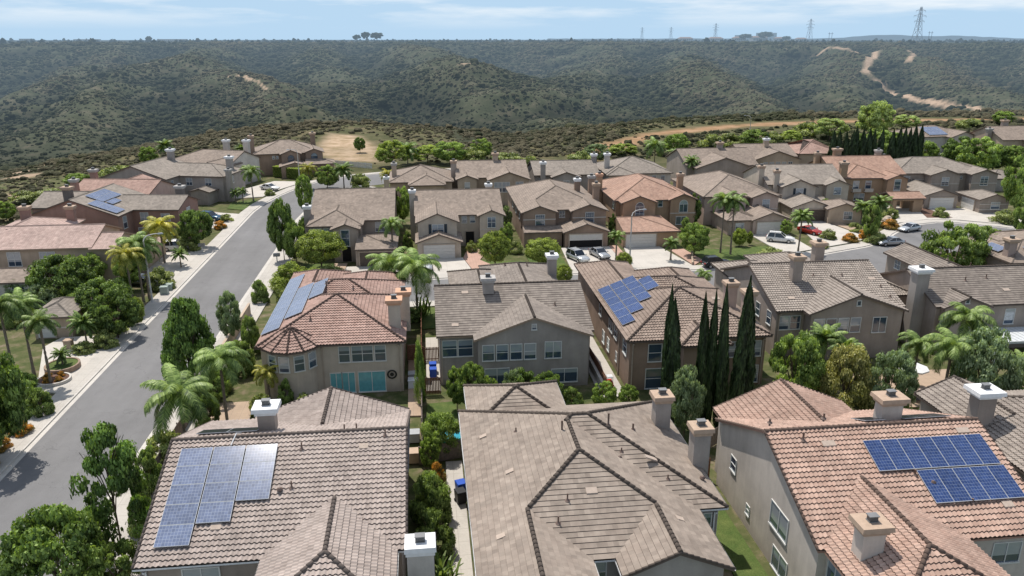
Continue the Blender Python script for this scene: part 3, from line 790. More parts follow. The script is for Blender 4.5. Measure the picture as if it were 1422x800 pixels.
def houseH():
    h = House('large grey house right of the cypresses, four upper windows in a row under its gable',
        [V(38.0, 52.4, 76.2, 92.0, 'x', 'gg', 5.5, .36), V(41.2, 51.8, 74.7, 84, 'y', 'gn', 5.5, .36), V(50.5, 56.2, 80.5, 90.0, 'x', 'nh', 5.3, .36),
         V(44, 51.5, 88, 98.5, 'y', 'nh', 5.2, .36), V(38.4, 44.5, 90, 96, 'y', 'nh', 5.0, .36)], W_TAUPE, T_H, 'S', 1)
    h.downspout('S', 38.3, 76.2); h.downspout('S', 41.0, 76.2)
    h.wins('S', 76.2, 4.0, [(38.9, 1.15, 1.5), (40.2, 1.15, 1.5)]); h.wins('S', 74.7, 4.0, [(42.2, 1.15, 1.6), (43.6, 1.15, 1.6), (45.0, 1.15, 1.6), (46.4, 1.15, 1.6)]); h.win('S', 49.2, 74.7, 3.9, 1.5, 1.7, 's')
    h.win('S', 46.5, 74.7, 6.5, .4, .5, 'l'); h.win('S', 54.4, 80.5, 4.3, .9, .5, 'l'); h.wins('W', 38.0, 4.0, [(78, 1.0, 1.5), (81, 1.0, 1.5)]); h.wins('W', 38.0, 1.5, [(79.5, 1.0, 1.5)])
    h.chimney(42.1, 81.0, 7.0, 10.3, 1.15, 1.0, 'tan', .25); h.chimney(49.2, 89.6, 5.2, 9.5, 1.2, 1.1, 'tan', .28)
    f = lambda x, y: 5.5+.36*(y-75.75)
    for x, y in ((44.6, 81.6), (48, 81.4), (51.6, 79.2), (51.8, 77.4)): h.vent(x, y, f(x, y), .3)
    h.slab_tiles(40.3, 77.8, f, w=.8); h.slab_tiles(51.3, 80.6, f, w=.8)
    return h
def houseI():
    h = House('grey house with a tall white capped chimney at its left end, beyond the right garden',
        [V(56.3, 75, 75.6, 87.4, 'x', 'gg', 5.5, .40), V(56.9, 62.0, 74.9, 81, 'y', 'gn', 5.5, .40), V(63.6, 68.9, 84, 97.2, 'y', 'gg', 5.5, .40)], W_TAUPE, T_C, 'F', 1)
    h.chimney(55.6, 78.2, 0, 9.2, 1.5, 1.3, 'white', .3, W_GREY)
    h.win('S', 56.5+.5, 74.9, 3.9, .8, 1.5, 'd'); h.win('S', 60.3, 74.9, 3.9, 1.0, 1.5, 'd'); h.win('S', 65.4, 75.6, 3.9, 1.1, 1.7, 'd'); h.win('S', 59.4, 74.9, 6.2, .4, .5, 'l'); h.win('W', 94.5, 63.6, 4.6, 1.2, 1.2, 'g')
    f = lambda x, y: 5.5+.4*(y-75.15)
    for x, y in ((62.0, 79.2), (64.8, 79.5), (66.6, 84.7), (65.9, 88), (67, 91)): h.vent(x, y, f(x, min(y, 81.5)) if y < 82 else 7.1, .5)
    h.slab_tiles(65.9, 77.4, f, w=.8)
    # patio cover
    mb = MB(); ox, oy = h.off
    for i in range(14): mb.box(60.9+i*.62-ox, 61.45+i*.62-ox, 71.2-oy, 75.3-oy, 2.6, 2.68)
    for x in (61, 65.2, 69.4): mb.box(x-.08-ox, x+.08-ox, 71.3-oy, 71.46-oy, 0, 2.58)
    mb.box(60.8-ox, 69.7-ox, 71.25-oy, 71.5-oy, 2.4, 2.595)
    mb.build('patio_cover', [plain('patio_white', (.55, .57, .58), .5)], h.root)
    return h
def houseJ():
    h = House('tan roofed right edge house with two small solar fields by the street bend',
        [V(78.0, 88, 91.5, 101, 'x', 'hh', 5.3, .34), V(78.6, 83.0, 97, 103.0, 'y', 'nh', 5.5, .36), V(84.5, 94, 96, 106, 'x', 'hh', 5.4, .36)], W_PINK, TF_T, 'F', 2)
    h.chimney(79.0, 93.6, 3, 8.6, 1.4, 1.2, 'tan', .3)
    f = lambda x, y: 5.3+.34*(y-91.05)
    h.panels(81.4, 85.4, 92.2, 94.4, 3, 1, f, m=M['solar_grey']); h.panels(78.5, 79.9, 95.0, 98.2, 1, 3, lambda x, y: 5.3+.34*(x-77.55)+.03, m=M['solar_grey']); h.win('S', 80.2, 91.5, 3.9, 1.6, 1.2, 's')
    h.vent(84.6, 96, 6.9, .5)
    return h
# =================================================================== north side of the cross street
def houseN1():
    h = House('grey flat tiled house with a tall arched entry and a brown garage',
        [V(-18.6, -5.4, 126.3, 145.5, 'x', 'gg', 5.5, .34), V(-18.5, -10.4, 122.6, 134, 'y', 'hn', 5.5, .36), V(-14.6, -10.7, 120.6, 127, 'y', 'gn', 5.3, .36), V(-11.0, -4.9, 117.3, 126.6, 'x', 'nh', 2.9, .2, .4)],
        W_TAUPE, TF_T, 'F', 2)
    h.win('S', -12.7, 120.6, 3.9, 1.2, 2.5, 'd'); h.wins('S', 122.6, 4.4, [(-17.4, 1.6, 1.3), (-15.5, 1.4, 1.3)], 's'); h.win('S', -7.4, 126.3, 4.3, 1.7, 1.5, 's')
    h.door('S', -12.6, 120.6, 1.4, 2.6, arch=True); h.garage('S', -7.9, 117.3, 4.9, m=M['door_brown'])
    h.chimney(-19.3, 127.8, 0, 8.3, 1.3, 1.1, 'white', .2, W_GREY); return h
def houseN2():
    h = House('cream towered house with dark shuttered window above a wide white garage door',
        [V(-1.6, 12.9, 128.5, 143.5, 'x', 'gg', 5.5, .36), V(-1.3, 5.0, 123.0, 132, 'y', 'gn', 5.5, .42), V(9.0, 13.0, 126.8, 133, 'y', 'gn', 5.5, .42), V(-1.5, 5.5, 120.6, 127, 'y', 'gn', 2.75, .36, .35)],
        W_BEIGE, TF_T, 'F', 2)
    h.win('S', 1.9, 123.0, 4.3, 1.8, 1.6, 'g'); h.shutters('S', 1.9, 123.0, 4.3, 1.9, 1.8); h.win('S', 11.0, 126.8, 4.4, 1.3, 1.7, 'g')
    h.wins('S', 128.5, 4.7, [(6.5, .75, 1.3), (7.9, .75, 1.3)]); h.garage('S', 2.0, 120.6, 5.0); h.door('S', 7.4, 128.5, 1.4, 2.4); h.door('S', 11, 126.8, 1.3, 2.3, arch=True)
    h.chimney(-2.2, 134, 0, 9.4, 1.2, 1.1, 'white', .2); h.chimney(11.4, 137.5, 6, 9.6, 1.2, 1.0, 'white', .2)
    h.band('S', 123.0, -1.3, 5.0, 3.15); h.band('S', 126.8, 9.0, 13.0, 3.1); return h
def houseN3():
    h = House('brown two gable house with a half open garage and two silver cars on its drive',
        [V(16.5, 31.0, 130.8, 152, 'y', 'hh', 5.5, .36), V(16.6, 22.2, 128.5, 138, 'y', 'gn', 5.5, .36), V(25.2, 31.1, 128.7, 138, 'y', 'gn', 5.5, .36), V(23.2, 30.6, 124.8, 131, 'y', 'gn', 2.75, .36, .35), V(16.4, 23, 126.2, 130, 'x', 'nn', 2.6, .25, .3)],
        W_BROWN, TF_T, 'F', 2)
    h.win('S', 19.5, 128.5, 4.1, 1.5, 1.9, 'q'); h.win('S', 28.2, 128.7, 4.3, 1.4, 1.9, 'q'); h.win('S', 23.7, 130.8, 4.6, .9, 1.1, 'g'); h.garage('S', 26.8, 124.8, 5.6, openf=.55)
    h.band('S', 128.5, 16.6, 22.2, 4.2); h.band('S', 128.7, 25.2, 31.1, 4.3)
    h.wins('W', 16.5, 4.2, [(133, .9, 1.3), (138, .9, 1.3), (143, .9, 1.3)])
    h.chimney(28.4, 141.5, 6, 9.5, 1.2, 1.1, 'white', .2); h.chimney(31.2, 137.8, 0, 9.2, 1.3, 1.1, 'tan', .2); h.chimney(31.8, 144.8, 0, 9.4, 1.3, 1.1, 'grey', .2); return h
def houseN4():
    h = House('orange roofed ochre house with arched upper windows, behind the tall street lamp',
        [V(34.9, 49.3, 137.2, 156, 'y', 'hh', 5.5, .37), V(35.6, 41.6, 134.6, 146, 'y', 'gn', 5.5, .37), V(45.0, 49.8, 136.4, 146, 'y', 'gn', 5.5, .4), V(33.0, 42.4, 123.9, 134.8, 'x', 'nh', 2.8, .22, .45)],
        W_OCHRE, TF_O, 'S', 2)
    h.win('S', 38.7, 134.6, 4.4, 1.5, 2.2, 'a'); h.win('S', 47.5, 136.4, 4.3, 1.5, 2.2, 'a'); h.win('S', 43.3, 137.2, 4.8, .8, 1.3, 'd'); h.win('S', 47.2, 136.4, 1.6, 1.9, 1.4, 's'); h.win('S', 38.7, 134.6, 3.2, 1.6, .5, 'l')
    h.garage('S', 36.1, 123.9, 5.2); h.win('W', 139, 34.9, 4.3, .9, 1.3, 'd'); h.band('S', 136.4, 45, 49.8, 2.9)
    h.chimney(49.9, 146.4, 0, 9.2, 1.3, 1.1, 'tan', .2); h.chimney(34.2, 148.5, 0, 9.1, 1.3, 1.1, 'orange', .2); return h
def houseN5():
    h = House('brown hip roofed house with a white single gabled garage beside the tall lawn palms',
        [V(52.4, 66.8, 138.8, 158, 'y', 'hh', 5.5, .36), V(61.0, 66.0, 136.8, 146, 'y', 'gn', 5.5, .36), V(54, 59.8, 137, 146, 'y', 'gn', 5.5, .36), V(58.4, 65.4, 130.0, 139, 'y', 'gn', 2.75, .36, .35), V(54.0, 59.6, 130.6, 138, 'x', 'hh', 2.7, .3, .4)],
        W_PINK, TF_T, 'F', 2)
    h.win('S', 63.6, 136.8, 4.2, 1.3, 1.7, 'q'); h.garage('S', 61.8, 130.0, 5.2); h.win('S', 57.2, 137, 4.2, 1.3, 1.5, 'q'); h.win('S', 56.2, 130.6, 1.5, 1.5, 1.3, 's'); h.band('S', 136.8, 61, 66, 3.2)
    h.wins('W', 52.4, 4.2, [(141, .9, 1.3), (146, .9, 1.3)]); return h
def houseN6():
    h = House('cream shuttered house with a brown garage, left of the ochre archway house',
        [V(-8.0, 8.0, -6.0, 9.0, 'x', 'gg', 5.5, .36), V(-6.0, .6, -9.0, 0, 'y', 'gn', 5.5, .4), V(3.6, 8.2, -7.4, 0, 'y', 'gn', 5.5, .4), V(-6.6, 1.2, -16.0, -6, 'y', 'gn', 2.75, .36, .35), V(-7.5, 3, -10, -6, 'x', 'nn', 2.6, .25, .3)],
        W_BEIGE, TF_G, 'F', 2, yaw=R(-4), origin=(78.0, 155.0))
    h.win('S', -2.6, -9, 4.4, 1.4, 1.5, 'g'); h.shutters('S', -2.6, -9, 4.4, 1.5, 1.6); h.win('S', 5.9, -7.4, 4.3, 1.4, 1.4, 'd'); h.garage('S', -2.4, -16.0, 4.8, m=M['door_brown']); h.band('S', -9, -6, .6, 3.2)
    h.chimney(-8.6, -3, 0, 9.4, 1.3, 1.1, 'tan', .2); h.chimney(-6.6, -6.4, 4, 9.0, 1.2, 1.1, 'tan', .2); return h
def gatehouse():
    h = House('small tan pavilion with a pyramid tiled roof standing in the rock garden', [V(-3.0, 3.0, -3.4, 3.4, 'y', 'gh', 2.9, .36, .45)], W_TAN, TF_T, 'F', 2, yaw=R(-12), origin=(80.0, 139.6), name='garden_house')
    h.win('S', .6, -3.4, 1.7, 1.5, 1.4, 'q'); h.root['category'] = 'outbuilding'; return h
def houseN7():
    h = House('large ochre house with orange roof, balcony windows and a tiled drive through arch',
        [V(-8.5, 6.8, -5, 9.5, 'x', 'gg', 5.8, .38), V(-7.6, 2.0, -7.6, 1, 'y', 'hn', 5.5, .38), V(.9, 5.3, -9.4, -2, 'y', 'gn', 5.4, .38), V(-2.0, 4.4, -17.6, -12.6, 'x', 'gg', 3.0, .3, .35, wall=False)],
        W_OCHRE, TF_O, 'S', 2, yaw=R(-3), origin=(97.0, 162.0))
    h.wins('S', -7.6, 4.0, [(-5.0, 1.2, 1.6), (-2.3, 1.2, 1.6)]); h.win('S', 3.1, -9.4, 4.2, 1.3, 2.3, 'd'); h.win('S', -4, -7.6, 1.4, 2.2, 1.4, 's')
    mb = MB()
    for x in (-5.0, -2.3): mb.box(x-.9, x+.9, -8.4, -7.6, 2.55, 2.68); mb.box(x-.9, x+.9, -8.4, -8.34, 2.68, 3.3)
    mb.build('balcony', [M['trim_light']], h.root)
    a = MB()   # the drive-through: piers and beams
    for x0, x1, y0, y1 in ((2.4, 4.3, -17.5, -16.3), (2.4, 4.3, -13.9, -12.7), (-1.9, -1.1, -17.5, -16.5), (-1.9, -1.1, -13.7, -12.7)): a.box(x0, x1, y0, y1, -.2, 3.0)
    a.box(-1.1, 2.4, -17.45, -16.4, 2.45, 3.0); a.box(-1.1, 2.4, -13.8, -12.8, 2.45, 3.0); a.box(3.4, 4.25, -16.3, -13.9, 2.45, 3.0)
    a.build('archway', [W_OCHRE], h.root)
    h.chimney(-8.0, -7.2, 0, 9.4, 1.6, 1.4, 'tan', .25); h.chimney(-4.6, 3.5, 6.5, 10.8, 1.9, 1.1, 'tan', .3); h.chimney(-9.3, 3.0, 0, 10.0, 1.4, 1.1, 'tan', .2); return h
def houseN8():
    h = House('long dark taupe house with pale wall bands and two projecting garage wings',
        [V(-11, 9.5, -6, 8, 'x', 'hh', 5.5, .34), V(-4.6, 1.8, -8.8, 0, 'y', 'gn', 5.5, .34), V(4.8, 10.5, -8.2, 2, 'y', 'gn', 5.5, .34), V(-10.6, -3.6, -18.0, -5, 'y', 'gn', 2.8, .33, .4), V(-1.6, 4.4, -22.4, -14.6, 'y', 'gh', 2.8, .33, .4)],
        W_TAUPE, TF_G, 'F', 2, yaw=R(-5), origin=(115.0, 164.5))
    h.win('S', -1.4, -8.8, 4.1, 1.5, 1.7, 'g'); h.win('S', 7.6, -8.2, 4.1, 1.6, 1.9, 'g'); h.win('S', -8.5, -6, 4.2, 1.3, 1.2, 's'); h.wins('S', -6, 4.5, [(2.8, .5, .6), (3.7, .5, .6)])
    h.garage('S', -6.9, -18.0, 5.0); h.garage('W', -18.4, -1.6, 4.4); h.win('S', 1.6, -22.4, 1.6, 1.7, 1.3, 'q')
    h.band('S', -8.8, -4.6, 1.8, 3.5); h.band('S', -8.2, 4.8, 10.5, 3.5); h.band('S', -6, -11, -4.6, 4.0); h.band('S', -22.4, -1.6, 4.4, 1.8); h.band('S', -22.4, -1.6, 4.4, .7)
    h.chimney(-11.8, -1, 0, 9.2, 1.4, 1.2, 'tan', .2); h.chimney(-11.4, 2.6, 0, 10.0, 1.4, 1.2, 'grey', .2); return h
# =================================================================== far row
def far_houses():
    h = House('hip roofed grey house in the far row directly behind the flat tiled corner house', [V(-7.2, 5.8, 163.5, 177, 'x', 'hh', 5.0, .36), V(-3.0, 4.0, 160, 168, 'y', 'hn', 4.9, .36)], W_TAN, TF_T, 'F', 2)
    h.chimney(-6.4, 168, 4, 8.9, 1.2, 1.0, 'grey', .2); h.chimney(-7.8, 160.8, 0, 7.2, 1.2, 1, 'white', .2)
    h = House('far row house with a tan front gable and a wall of pale window shades', [V(7.0, 22.2, 164.5, 178, 'x', 'gg', 5.5, .36), V(7.0, 11, 162.8, 170, 'y', 'gn', 5.4, .36), V(13.6, 22, 161.2, 172, 'y', 'gn', 5.4, .36)], W_TAN, TF_T, 'F', 2)
    h.wins('S', 161.2, 3.9, [(15.4, 1.5, 2.0), (17.1, 1.5, 2.0), (20, 1.5, 2.0)], 'g'); h.win('S', 9, 162.8, 4, 1, 1.4, 'd')
    h.chimney(6.4, 168, 0, 9.2, 1.4, 1.1, 'tan', .2, W_TAUPE); h.chimney(15.8, 171.5, 7, 10.2, 1.4, 1.1, 'tan', .25)
    h = House('low grey far row house with white capped chimneys at both ends', [V(24, 38, 166, 178, 'x', 'gg', 5.5, .34), V(27.6, 33.4, 163.8, 172, 'y', 'gn', 5.3, .34)], W_GREY, TF_G, 'F', 2)
    h.win('S', 30.5, 163.8, 3.9, 1.2, 1.2, 's'); h.win('S', 25.4, 166, 4, 1, 1.3, 'd'); h.chimney(25.6, 165.4, 0, 9.0, 1.2, 1.0, 'white', .25); h.chimney(38.2, 172, 0, 9.6, 1.3, 1.1, 'white', .25)
    h = House('far row house with a grey hip roof and three small windows in beige wall', [V(40, 54.4, 166, 180, 'x', 'hh', 5.5, .36), V(40, 46, 164.5, 172, 'y', 'hn', 5.4, .36)], W_SAND, TF_G, 'F', 2)
    h.wins('S', 166, 4.3, [(48.6, .8, 1.2), (50.6, .8, 1.2), (52.6, .8, 1.2)]); h.win('S', 42.5, 164.5, 4.1, 1.4, 1.3, 's'); h.chimney(41.0, 171, 5, 9.8, 1.3, 1.1, 'white', .25)
    h = House('far row house with one broad grey gable and a central chimney behind queen palms', [V(61, 78, 174.5, 190, 'x', 'gg', 5.5, .36), V(62.5, 75.5, 171.5, 182, 'y', 'gn', 5.4, .34)], W_TAUPE, TF_T, 'F', 2)
    h.win('S', 66, 171.5, 3.9, 1.2, 1.2, 's'); h.chimney(71.6, 182.5, 7, 10.4, 1.5, 1.2, 'tan', .3)
    h = House('far row house with five dark square windows under a low front gable', [V(79.4, 93.4, 186.5, 199, 'x', 'gg', 5.5, .36), V(82, 93, 184, 192, 'y', 'gn', 5.2, .34)], W_TAN, TF_T, 'F', 2, yaw=0)
    h.wins('S', 184, 3.9, [(84.4+i*1.6, 1.0, 1.1) for i in range(5)], 's'); h.chimney(87.4, 191.5, 7, 10.0, 1.4, 1.2, 'white', .25)
    h = House('small rust roofed house left of the dense cypress row', [V(96.0, 107, 190, 204, 'x', 'hh', 5.6, .36)], W_TAN, TF_R, 'F', 2)
    h = House('far right house with a blue solar covered roof slope among green trees', [V(-8, 8, -7, 7, 'x', 'hh', 5.5, .34), V(0, 9, -9.5, 0, 'y', 'gn', 5.4, .34)], W_SAND, TF_T, 'F', 2, yaw=R(6), origin=(157, 228))
    h.panels(-5.5, 1.0, -6.6, -1.4, 5, 3, lambda x, y: 5.5+.34*(y+7.45), m=M['solar_grey']); 
    h = House('far right house with a tan gable wall and two brown chimneys beyond the tree belt', [V(165.5, 184, 207, 222, 'x', 'gg', 6.0, .38), V(172, 182, 203.8, 214, 'y', 'gn', 5.8, .36)], W_TAN, TF_T, 'F', 2)
    h.chimney(164.6, 212, 0, 9.3, 1.6, 1.3, 'grey', .25, W_TAUPE); h.chimney(172.2, 216, 7, 11.2, 2.0, 1.3, 'tan', .3, W_TAUPE); h.win('S', 175, 203.8, 4, 1.4, 1.4, 's')
    h = House('small single storey grey roofed house half hidden between trees at the right edge', [V(130.5, 138, 164, 171, 'x', 'hh', 3.0, .36)], W_GREY, TF_G, 'F', 2)
    h.win('S', 133.5, 164, 1.7, 1.3, 1.2, 's')
# =================================================================== left of the long street
def left_houses():
    h = House('pink orange roofed house at the left edge with two white framed windows',
        [V(-62, -47.8, 113.2, 124.5, 'x', 'gg', 5.5, .33), V(-47.9, -44.6, 112.9, 121, 'x', 'ng', 5.3, .30), V(-66, -56, 118, 131, 'y', 'nh', 5.5, .33), V(-48, -42.6, 118, 128.5, 'x', 'nh', 2.8, .3)], W_TAN, TF_P, 'S', 2, fascia=M['fascia_tan'])
    h.win('S', -58.3, 113.2, 4.0, 1.7, 2.0, 'g'); h.win('S', -53.8, 113.2, 4.0, 2.0, 1.8, 'g'); h.win('E', 117, -44.6, 4.1, 1.5, 1.7, 'g'); h.win('S', -61.5, 113.2, 4, 1, 1.5, 'd')
    h.chimney(-62.4, 127.0, 3, 9.4, 1.5, 1.2, 'tan', .25, W_ROSE); h.chimney(-56.8, 129.6, 3, 8.8, 1.4, 1.1, 'tan', .25, W_ROSE)
    h = House('low tan left edge garage with a grey roof and three small square vents', [V(-64, -51.6, 104.6, 110.5, 'x', 'gg', 3.2, .3)], W_SAND, TF_T, 'F', 2, name='garage_building')
    h.wins('S', 104.6, 2.35, [(-54.7, .4, .4), (-53.6, .4, .4), (-52.5, .4, .4)], 'l'); h.root['category'] = 'outbuilding'
    h = House('little tan gatehouse with a mottled grey pyramid roof by the left sidewalk', [V(-46.4, -42.2, 91.2, 97.2, 'y', 'hh', 2.75, .42, .4)], W_TAN, TF_G, 'F', 2, name='gatehouse')
    h.root['category'] = 'outbuilding'; h.garage('S', -45.1, 91.2, 1.9, 2.0, m=M['door_white']); h.band('S', 91.2, -46.4, -42.2, 1.25); h.band('E', -42.2, 91.2, 97.2, 1.25)
    h = House('rose brown house with grey roof and blue solar panels left of the street',
        [V(-9.5, 5.5, -3.5, 11, 'y', 'gg', 5.5, .35), V(2.0, 13.5, 1.8, 10.5, 'x', 'ng', 5.5, .35), V(-13.5, -4, 4, 14, 'x', 'gn', 5.3, .35), V(10, 15.5, 2.4, 8.5, 'x', 'ng', 2.8, .3)], W_ROSE, TF_G, 'F', 2, yaw=R(-7), origin=(-56.5, 138.0))
    h.wins('S', 1.8, 4.1, [(7.5, 1.3, 1.6), (11.2, 1.4, 1.2)], 'g'); h.win('E', -1.2, 5.5, 3.9, 1.2, 2.0, 'd'); h.win('E', 6, 13.5, 4.2, 1.4, 1.6, 'g'); h.win('S', 6.8, 1.8, 1.5, 1.2, 1.4, 'd')
    fe = lambda x, y: 5.5+.35*(5.95-x)
    h.panels(.6, 5.3, -3.2, -.2, 3, 3, fe, m=M['solar_grey'], cells=(8, 6)); h.panels(-1.4, 1.6, 0, 6.5, 2, 5, fe, m=M['solar_grey'], cells=(8, 6)); h.panels(1.8, 3.0, .4, 3.6, 1, 3, fe, m=M['solar_grey'])
    h.chimney(-6.5, 4, 6.5, 9.6, 1.6, 1.2, 'tan', .3, W_DARK); h.chimney(11.4, 8.5, 5.4, 9.0, 1.5, 1.2, 'grey', .3, W_DARK)
    h = House('rust pink roofed house between the left solar house and the grey gabled house', [V(-9, 6, -5, 6, 'x', 'gg', 5.5, .34), V(-6, 2, 0, 9, 'y', 'ng', 5.5, .34), V(4, 10, -4, 4, 'x', 'ng', 2.9, .3), V(10, 12.4, -3.6, -.8, 'y', 'gg', 4.0, .3)], W_PINK, TF_R, 'F', 2, yaw=R(-9), origin=(-57.5, 158.0))
    h.chimney(-9.2, 4, 3, 9.4, 1.4, 1.1, 'grey', .3, W_ROSE); h.chimney(-8.2, -4.5, 3, 8.9, 1.4, 1.1, 'grey', .25, W_ROSE)
    h.win('S', 3, -5, 4, 1.3, 1.4, 'd')
    h = House('grey house with a long gable side wall at the bend of the left street',
        [V(-9.5, 5.0, -6.5, 7.5, 'y', 'gg', 5.6, .35), V(2.0, 15.0, -1.0, 9.0, 'x', 'nh', 5.5, .35), V(9.5, 13.5, -5.0, .5, 'y', 'gn', 2.8, .3)], W_GREY, TF_G, 'F', 2, yaw=R(-14), origin=(-57.5, 176.5))
    h.wins('S', -1.0, 4.2, [(7.2, 1.3, 1.5), (11.6, 1.3, 1.5)], 'g'); h.win('E', -4, 5.0, 4, .9, 1.7, 'd'); h.win('E', 3, 15.0, 4.2, 1.4, 1.6, 'g')
    h.chimney(-1, 6.8, 7.5, 10.6, 1.5, 1.2, 'white', .3); h.chimney(13.2, 6.2, 5.5, 9.3, 1.5, 1.2, 'white', .3); h.chimney(16.2, -.5, 0, 7.6, 1.2, 1.1, 'grey', .25)
    h = House('far left house with pale brown hip roof and small front garage beside the lawn',
        [V(-10, 7.5, -5, 8, 'x', 'hg', 5.6, .36), V(1.5, 7.6, -8.6, 0, 'y', 'gn', 5.5, .36), V(4, 9.6, -16, -8, 'y', 'gg', 2.8, .34)], W_SAND, TF_T, 'F', 2, yaw=R(-20), origin=(-50.5, 194.0))
    h.win('S', 4.6, -8.6, 4.2, 1.5, 2.2, 'a'); h.win('S', 6.6, -16, 1.6, 1.4, 1.2, 'g')
    h.chimney(-1.5, 8.4, 0, 10.2, 1.6, 1.2, 'white', .25); h.chimney(4.4, 8.0, 0, 10.4, 1.6, 1.2, 'white', .25)
    h = House('brown corner house with two arched gable windows behind the long clipped hedge',
        [V(-8, 7.6, -5, 8, 'x', 'hh', 5.5, .38), V(-1.4, 3.2, -7.2, 1, 'y', 'gn', 5.5, .38), V(4.6, 9.0, -5.6, 2, 'y', 'gn', 5.5, .38), V(-1.8, 5.2, -11.5, -5, 'y', 'nn', 2.9, .25), V(4.4, 11.5, -8.5, -3, 'x', 'nh', 2.9, .3)], W_BROWN, TF_T, 'F', 2, yaw=R(10), origin=(-36.0, 211.5))
    h.win('S', .9, -7.2, 4.2, 1.5, 2.0, 'a', M['fascia']); h.win('S', 6.8, -5.6, 4.2, 1.6, 2.2, 'a', M['fascia']); h.garage('S', 2, -11.5, 4.6, m=M['door_brown']); h.wins('S', -5, 4.5, [(-3.4, .5, .7), (-2.5, .5, .7)])
    h.chimney(-8.6, -1, 0, 10.4, 1.5, 1.2, 'tan', .2); h.chimney(7.2, 6.0, 5, 9.8, 1.5, 1.2, 'tan', .3)
def all_houses():
    for f in (houseA, houseE, houseG, houseG2, houseB, houseC, houseD, houseH, houseI, houseJ, houseN1, houseN2, houseN3, houseN4, houseN5, houseN6, gatehouse, houseN7, houseN8, far_houses, left_houses): f()
all_houses()

# ------------------------------------------------------------------ land
def h2(ix, iy, s=0):
    n = (ix*374761393 + iy*668265263 + s*1442695041).astype(np.int64) & 0xffffffff
    n = ((n ^ (n >> 13))*1274126177) & 0xffffffff
    return ((n ^ (n >> 16)) & 0xffff)/65535.
def vnoise(x, y, s=0):
    xi, yi = np.floor(x).astype(np.int64), np.floor(y).astype(np.int64); fx, fy = x-xi, y-yi
    fx, fy = fx*fx*(3-2*fx), fy*fy*(3-2*fy)
    a, b, c, d = h2(xi, yi, s), h2(xi+1, yi, s), h2(xi, yi+1, s), h2(xi+1, yi+1, s)
    return (a*(1-fx)+b*fx)*(1-fy)+(c*(1-fx)+d*fx)*fy
def fbm(x, y, oct=4, s=0):
    t = 0; a = .5
    for i in range(oct): t = t+a*(vnoise(x, y, s+i)-.5); x, y = x*2.03+17.1, y*2.03+3.7; a *= .5
    return t
def ss(a, b, x):
    t = np.clip((x-a)/(b-a), 0, 1); return t*t*(3-2*t)
PLATEAU = [(-400, -300), (-74, -50), (-74, 140), (-80, 200), (-66, 250), (-46, 268), (-40, 312), (-18, 300), (-6, 240), (30, 226), (48, 226), (60, 254), (90, 292), (132, 316), (180, 327), (286, 329), (460, 329), (700, 200), (700, -300)]
def seg_dist(x, y, pts, closed=False, zs=None):
    best = np.full(x.shape, 1e9); zb = np.zeros(x.shape)
    n = len(pts)
    for i in range(n if closed else n-1):
        ax, ay = pts[i][:2]; bx, by = pts[(i+1) % n][:2]
        dx, dy = bx-ax, by-ay
        t = np.clip(((x-ax)*dx+(y-ay)*dy)/(dx*dx+dy*dy), 0, 1)
        d = np.hypot(x-(ax+t*dx), y-(ay+t*dy))
        m = d < best
        if zs is not None: zb = np.where(m, zs[i]+(zs[(i+1) % n]-zs[i])*t, zb)
        best = np.where(m, d, best)
    return (best, zb) if zs is not None else best
def inside(x, y, pts):
    c = np.zeros(x.shape, bool); n = len(pts)
    for i in range(n):
        ax, ay = pts[i]; bx, by = pts[(i+1) % n]
        if ay == by: continue
        cr = ((ay > y) != (by > y)) & (x < (bx-ax)*(y-ay)/(by-ay)+ax); c ^= cr
    return c
SPURS = [
 [(-47, 1263, 24), (-21, 1059, 23), (13, 854, 19), (34, 730, 22), (50, 670, 17), (75, 600, 2), (96, 520, -12), (104, 450, -19)],
 [(-312, 1294, 25), (-254, 1000, 19), (-224, 811, 15), (-165, 703, 9), (-116, 617, -1), (-78, 532, -9), (-60, 450, -18)],
 [(-250, 820, 14), (-262, 700, 4), (-240, 600, -6), (-215, 500, -15)],
 [(-462, 1361, 24), (-380, 1050, 16), (-330, 850, 6), (-300, 660, -6), (-276, 555, -14)],
 [(400, 1162, 25), (300, 950, 19), (268, 790, 13), (255, 660, 3), (236, 530, -10), (225, 450, -18)],
 [(283, 1176, 25), (225, 931, 16), (160, 788, 7), (110, 693, -1), (130, 600, -10)],
 [(528, 1000, 25), (457, 803, 17), (380, 690, 5), (320, 575, -8), (300, 500, -16)],
 [(585, 950, 25), (500, 750, 14), (440, 610, 1), (425, 520, -10)],
 [(800, 1100, 24), (700, 850, 18), (610, 660, 6), (560, 560, -5)],
 [(-151, 1225, 25), (-107, 930, 12), (-78, 780, 3), (-49, 650, -8), (-30, 560, -16)],
 [(640, 1150, 25), (560, 900, 22)],
 [(-700, 1300, 22), (-560, 950, 10), (-450, 720, -2)],
]
TRAIL = [(500, 985), (534, 946), (550, 925), (524, 883), (463, 791), (428, 735), (435, 728), (444, 711), (430, 670), (421, 648), (424, 628), (423, 607), (427, 585), (412, 555), (400, 525), (410, 490)]
TRAIL2 = [(571, 891), (600, 910), (565, 873), (530, 820), (516, 803)]
SCAR = [(-156, 679), (-142, 672), (-126, 635), (-115, 613)]
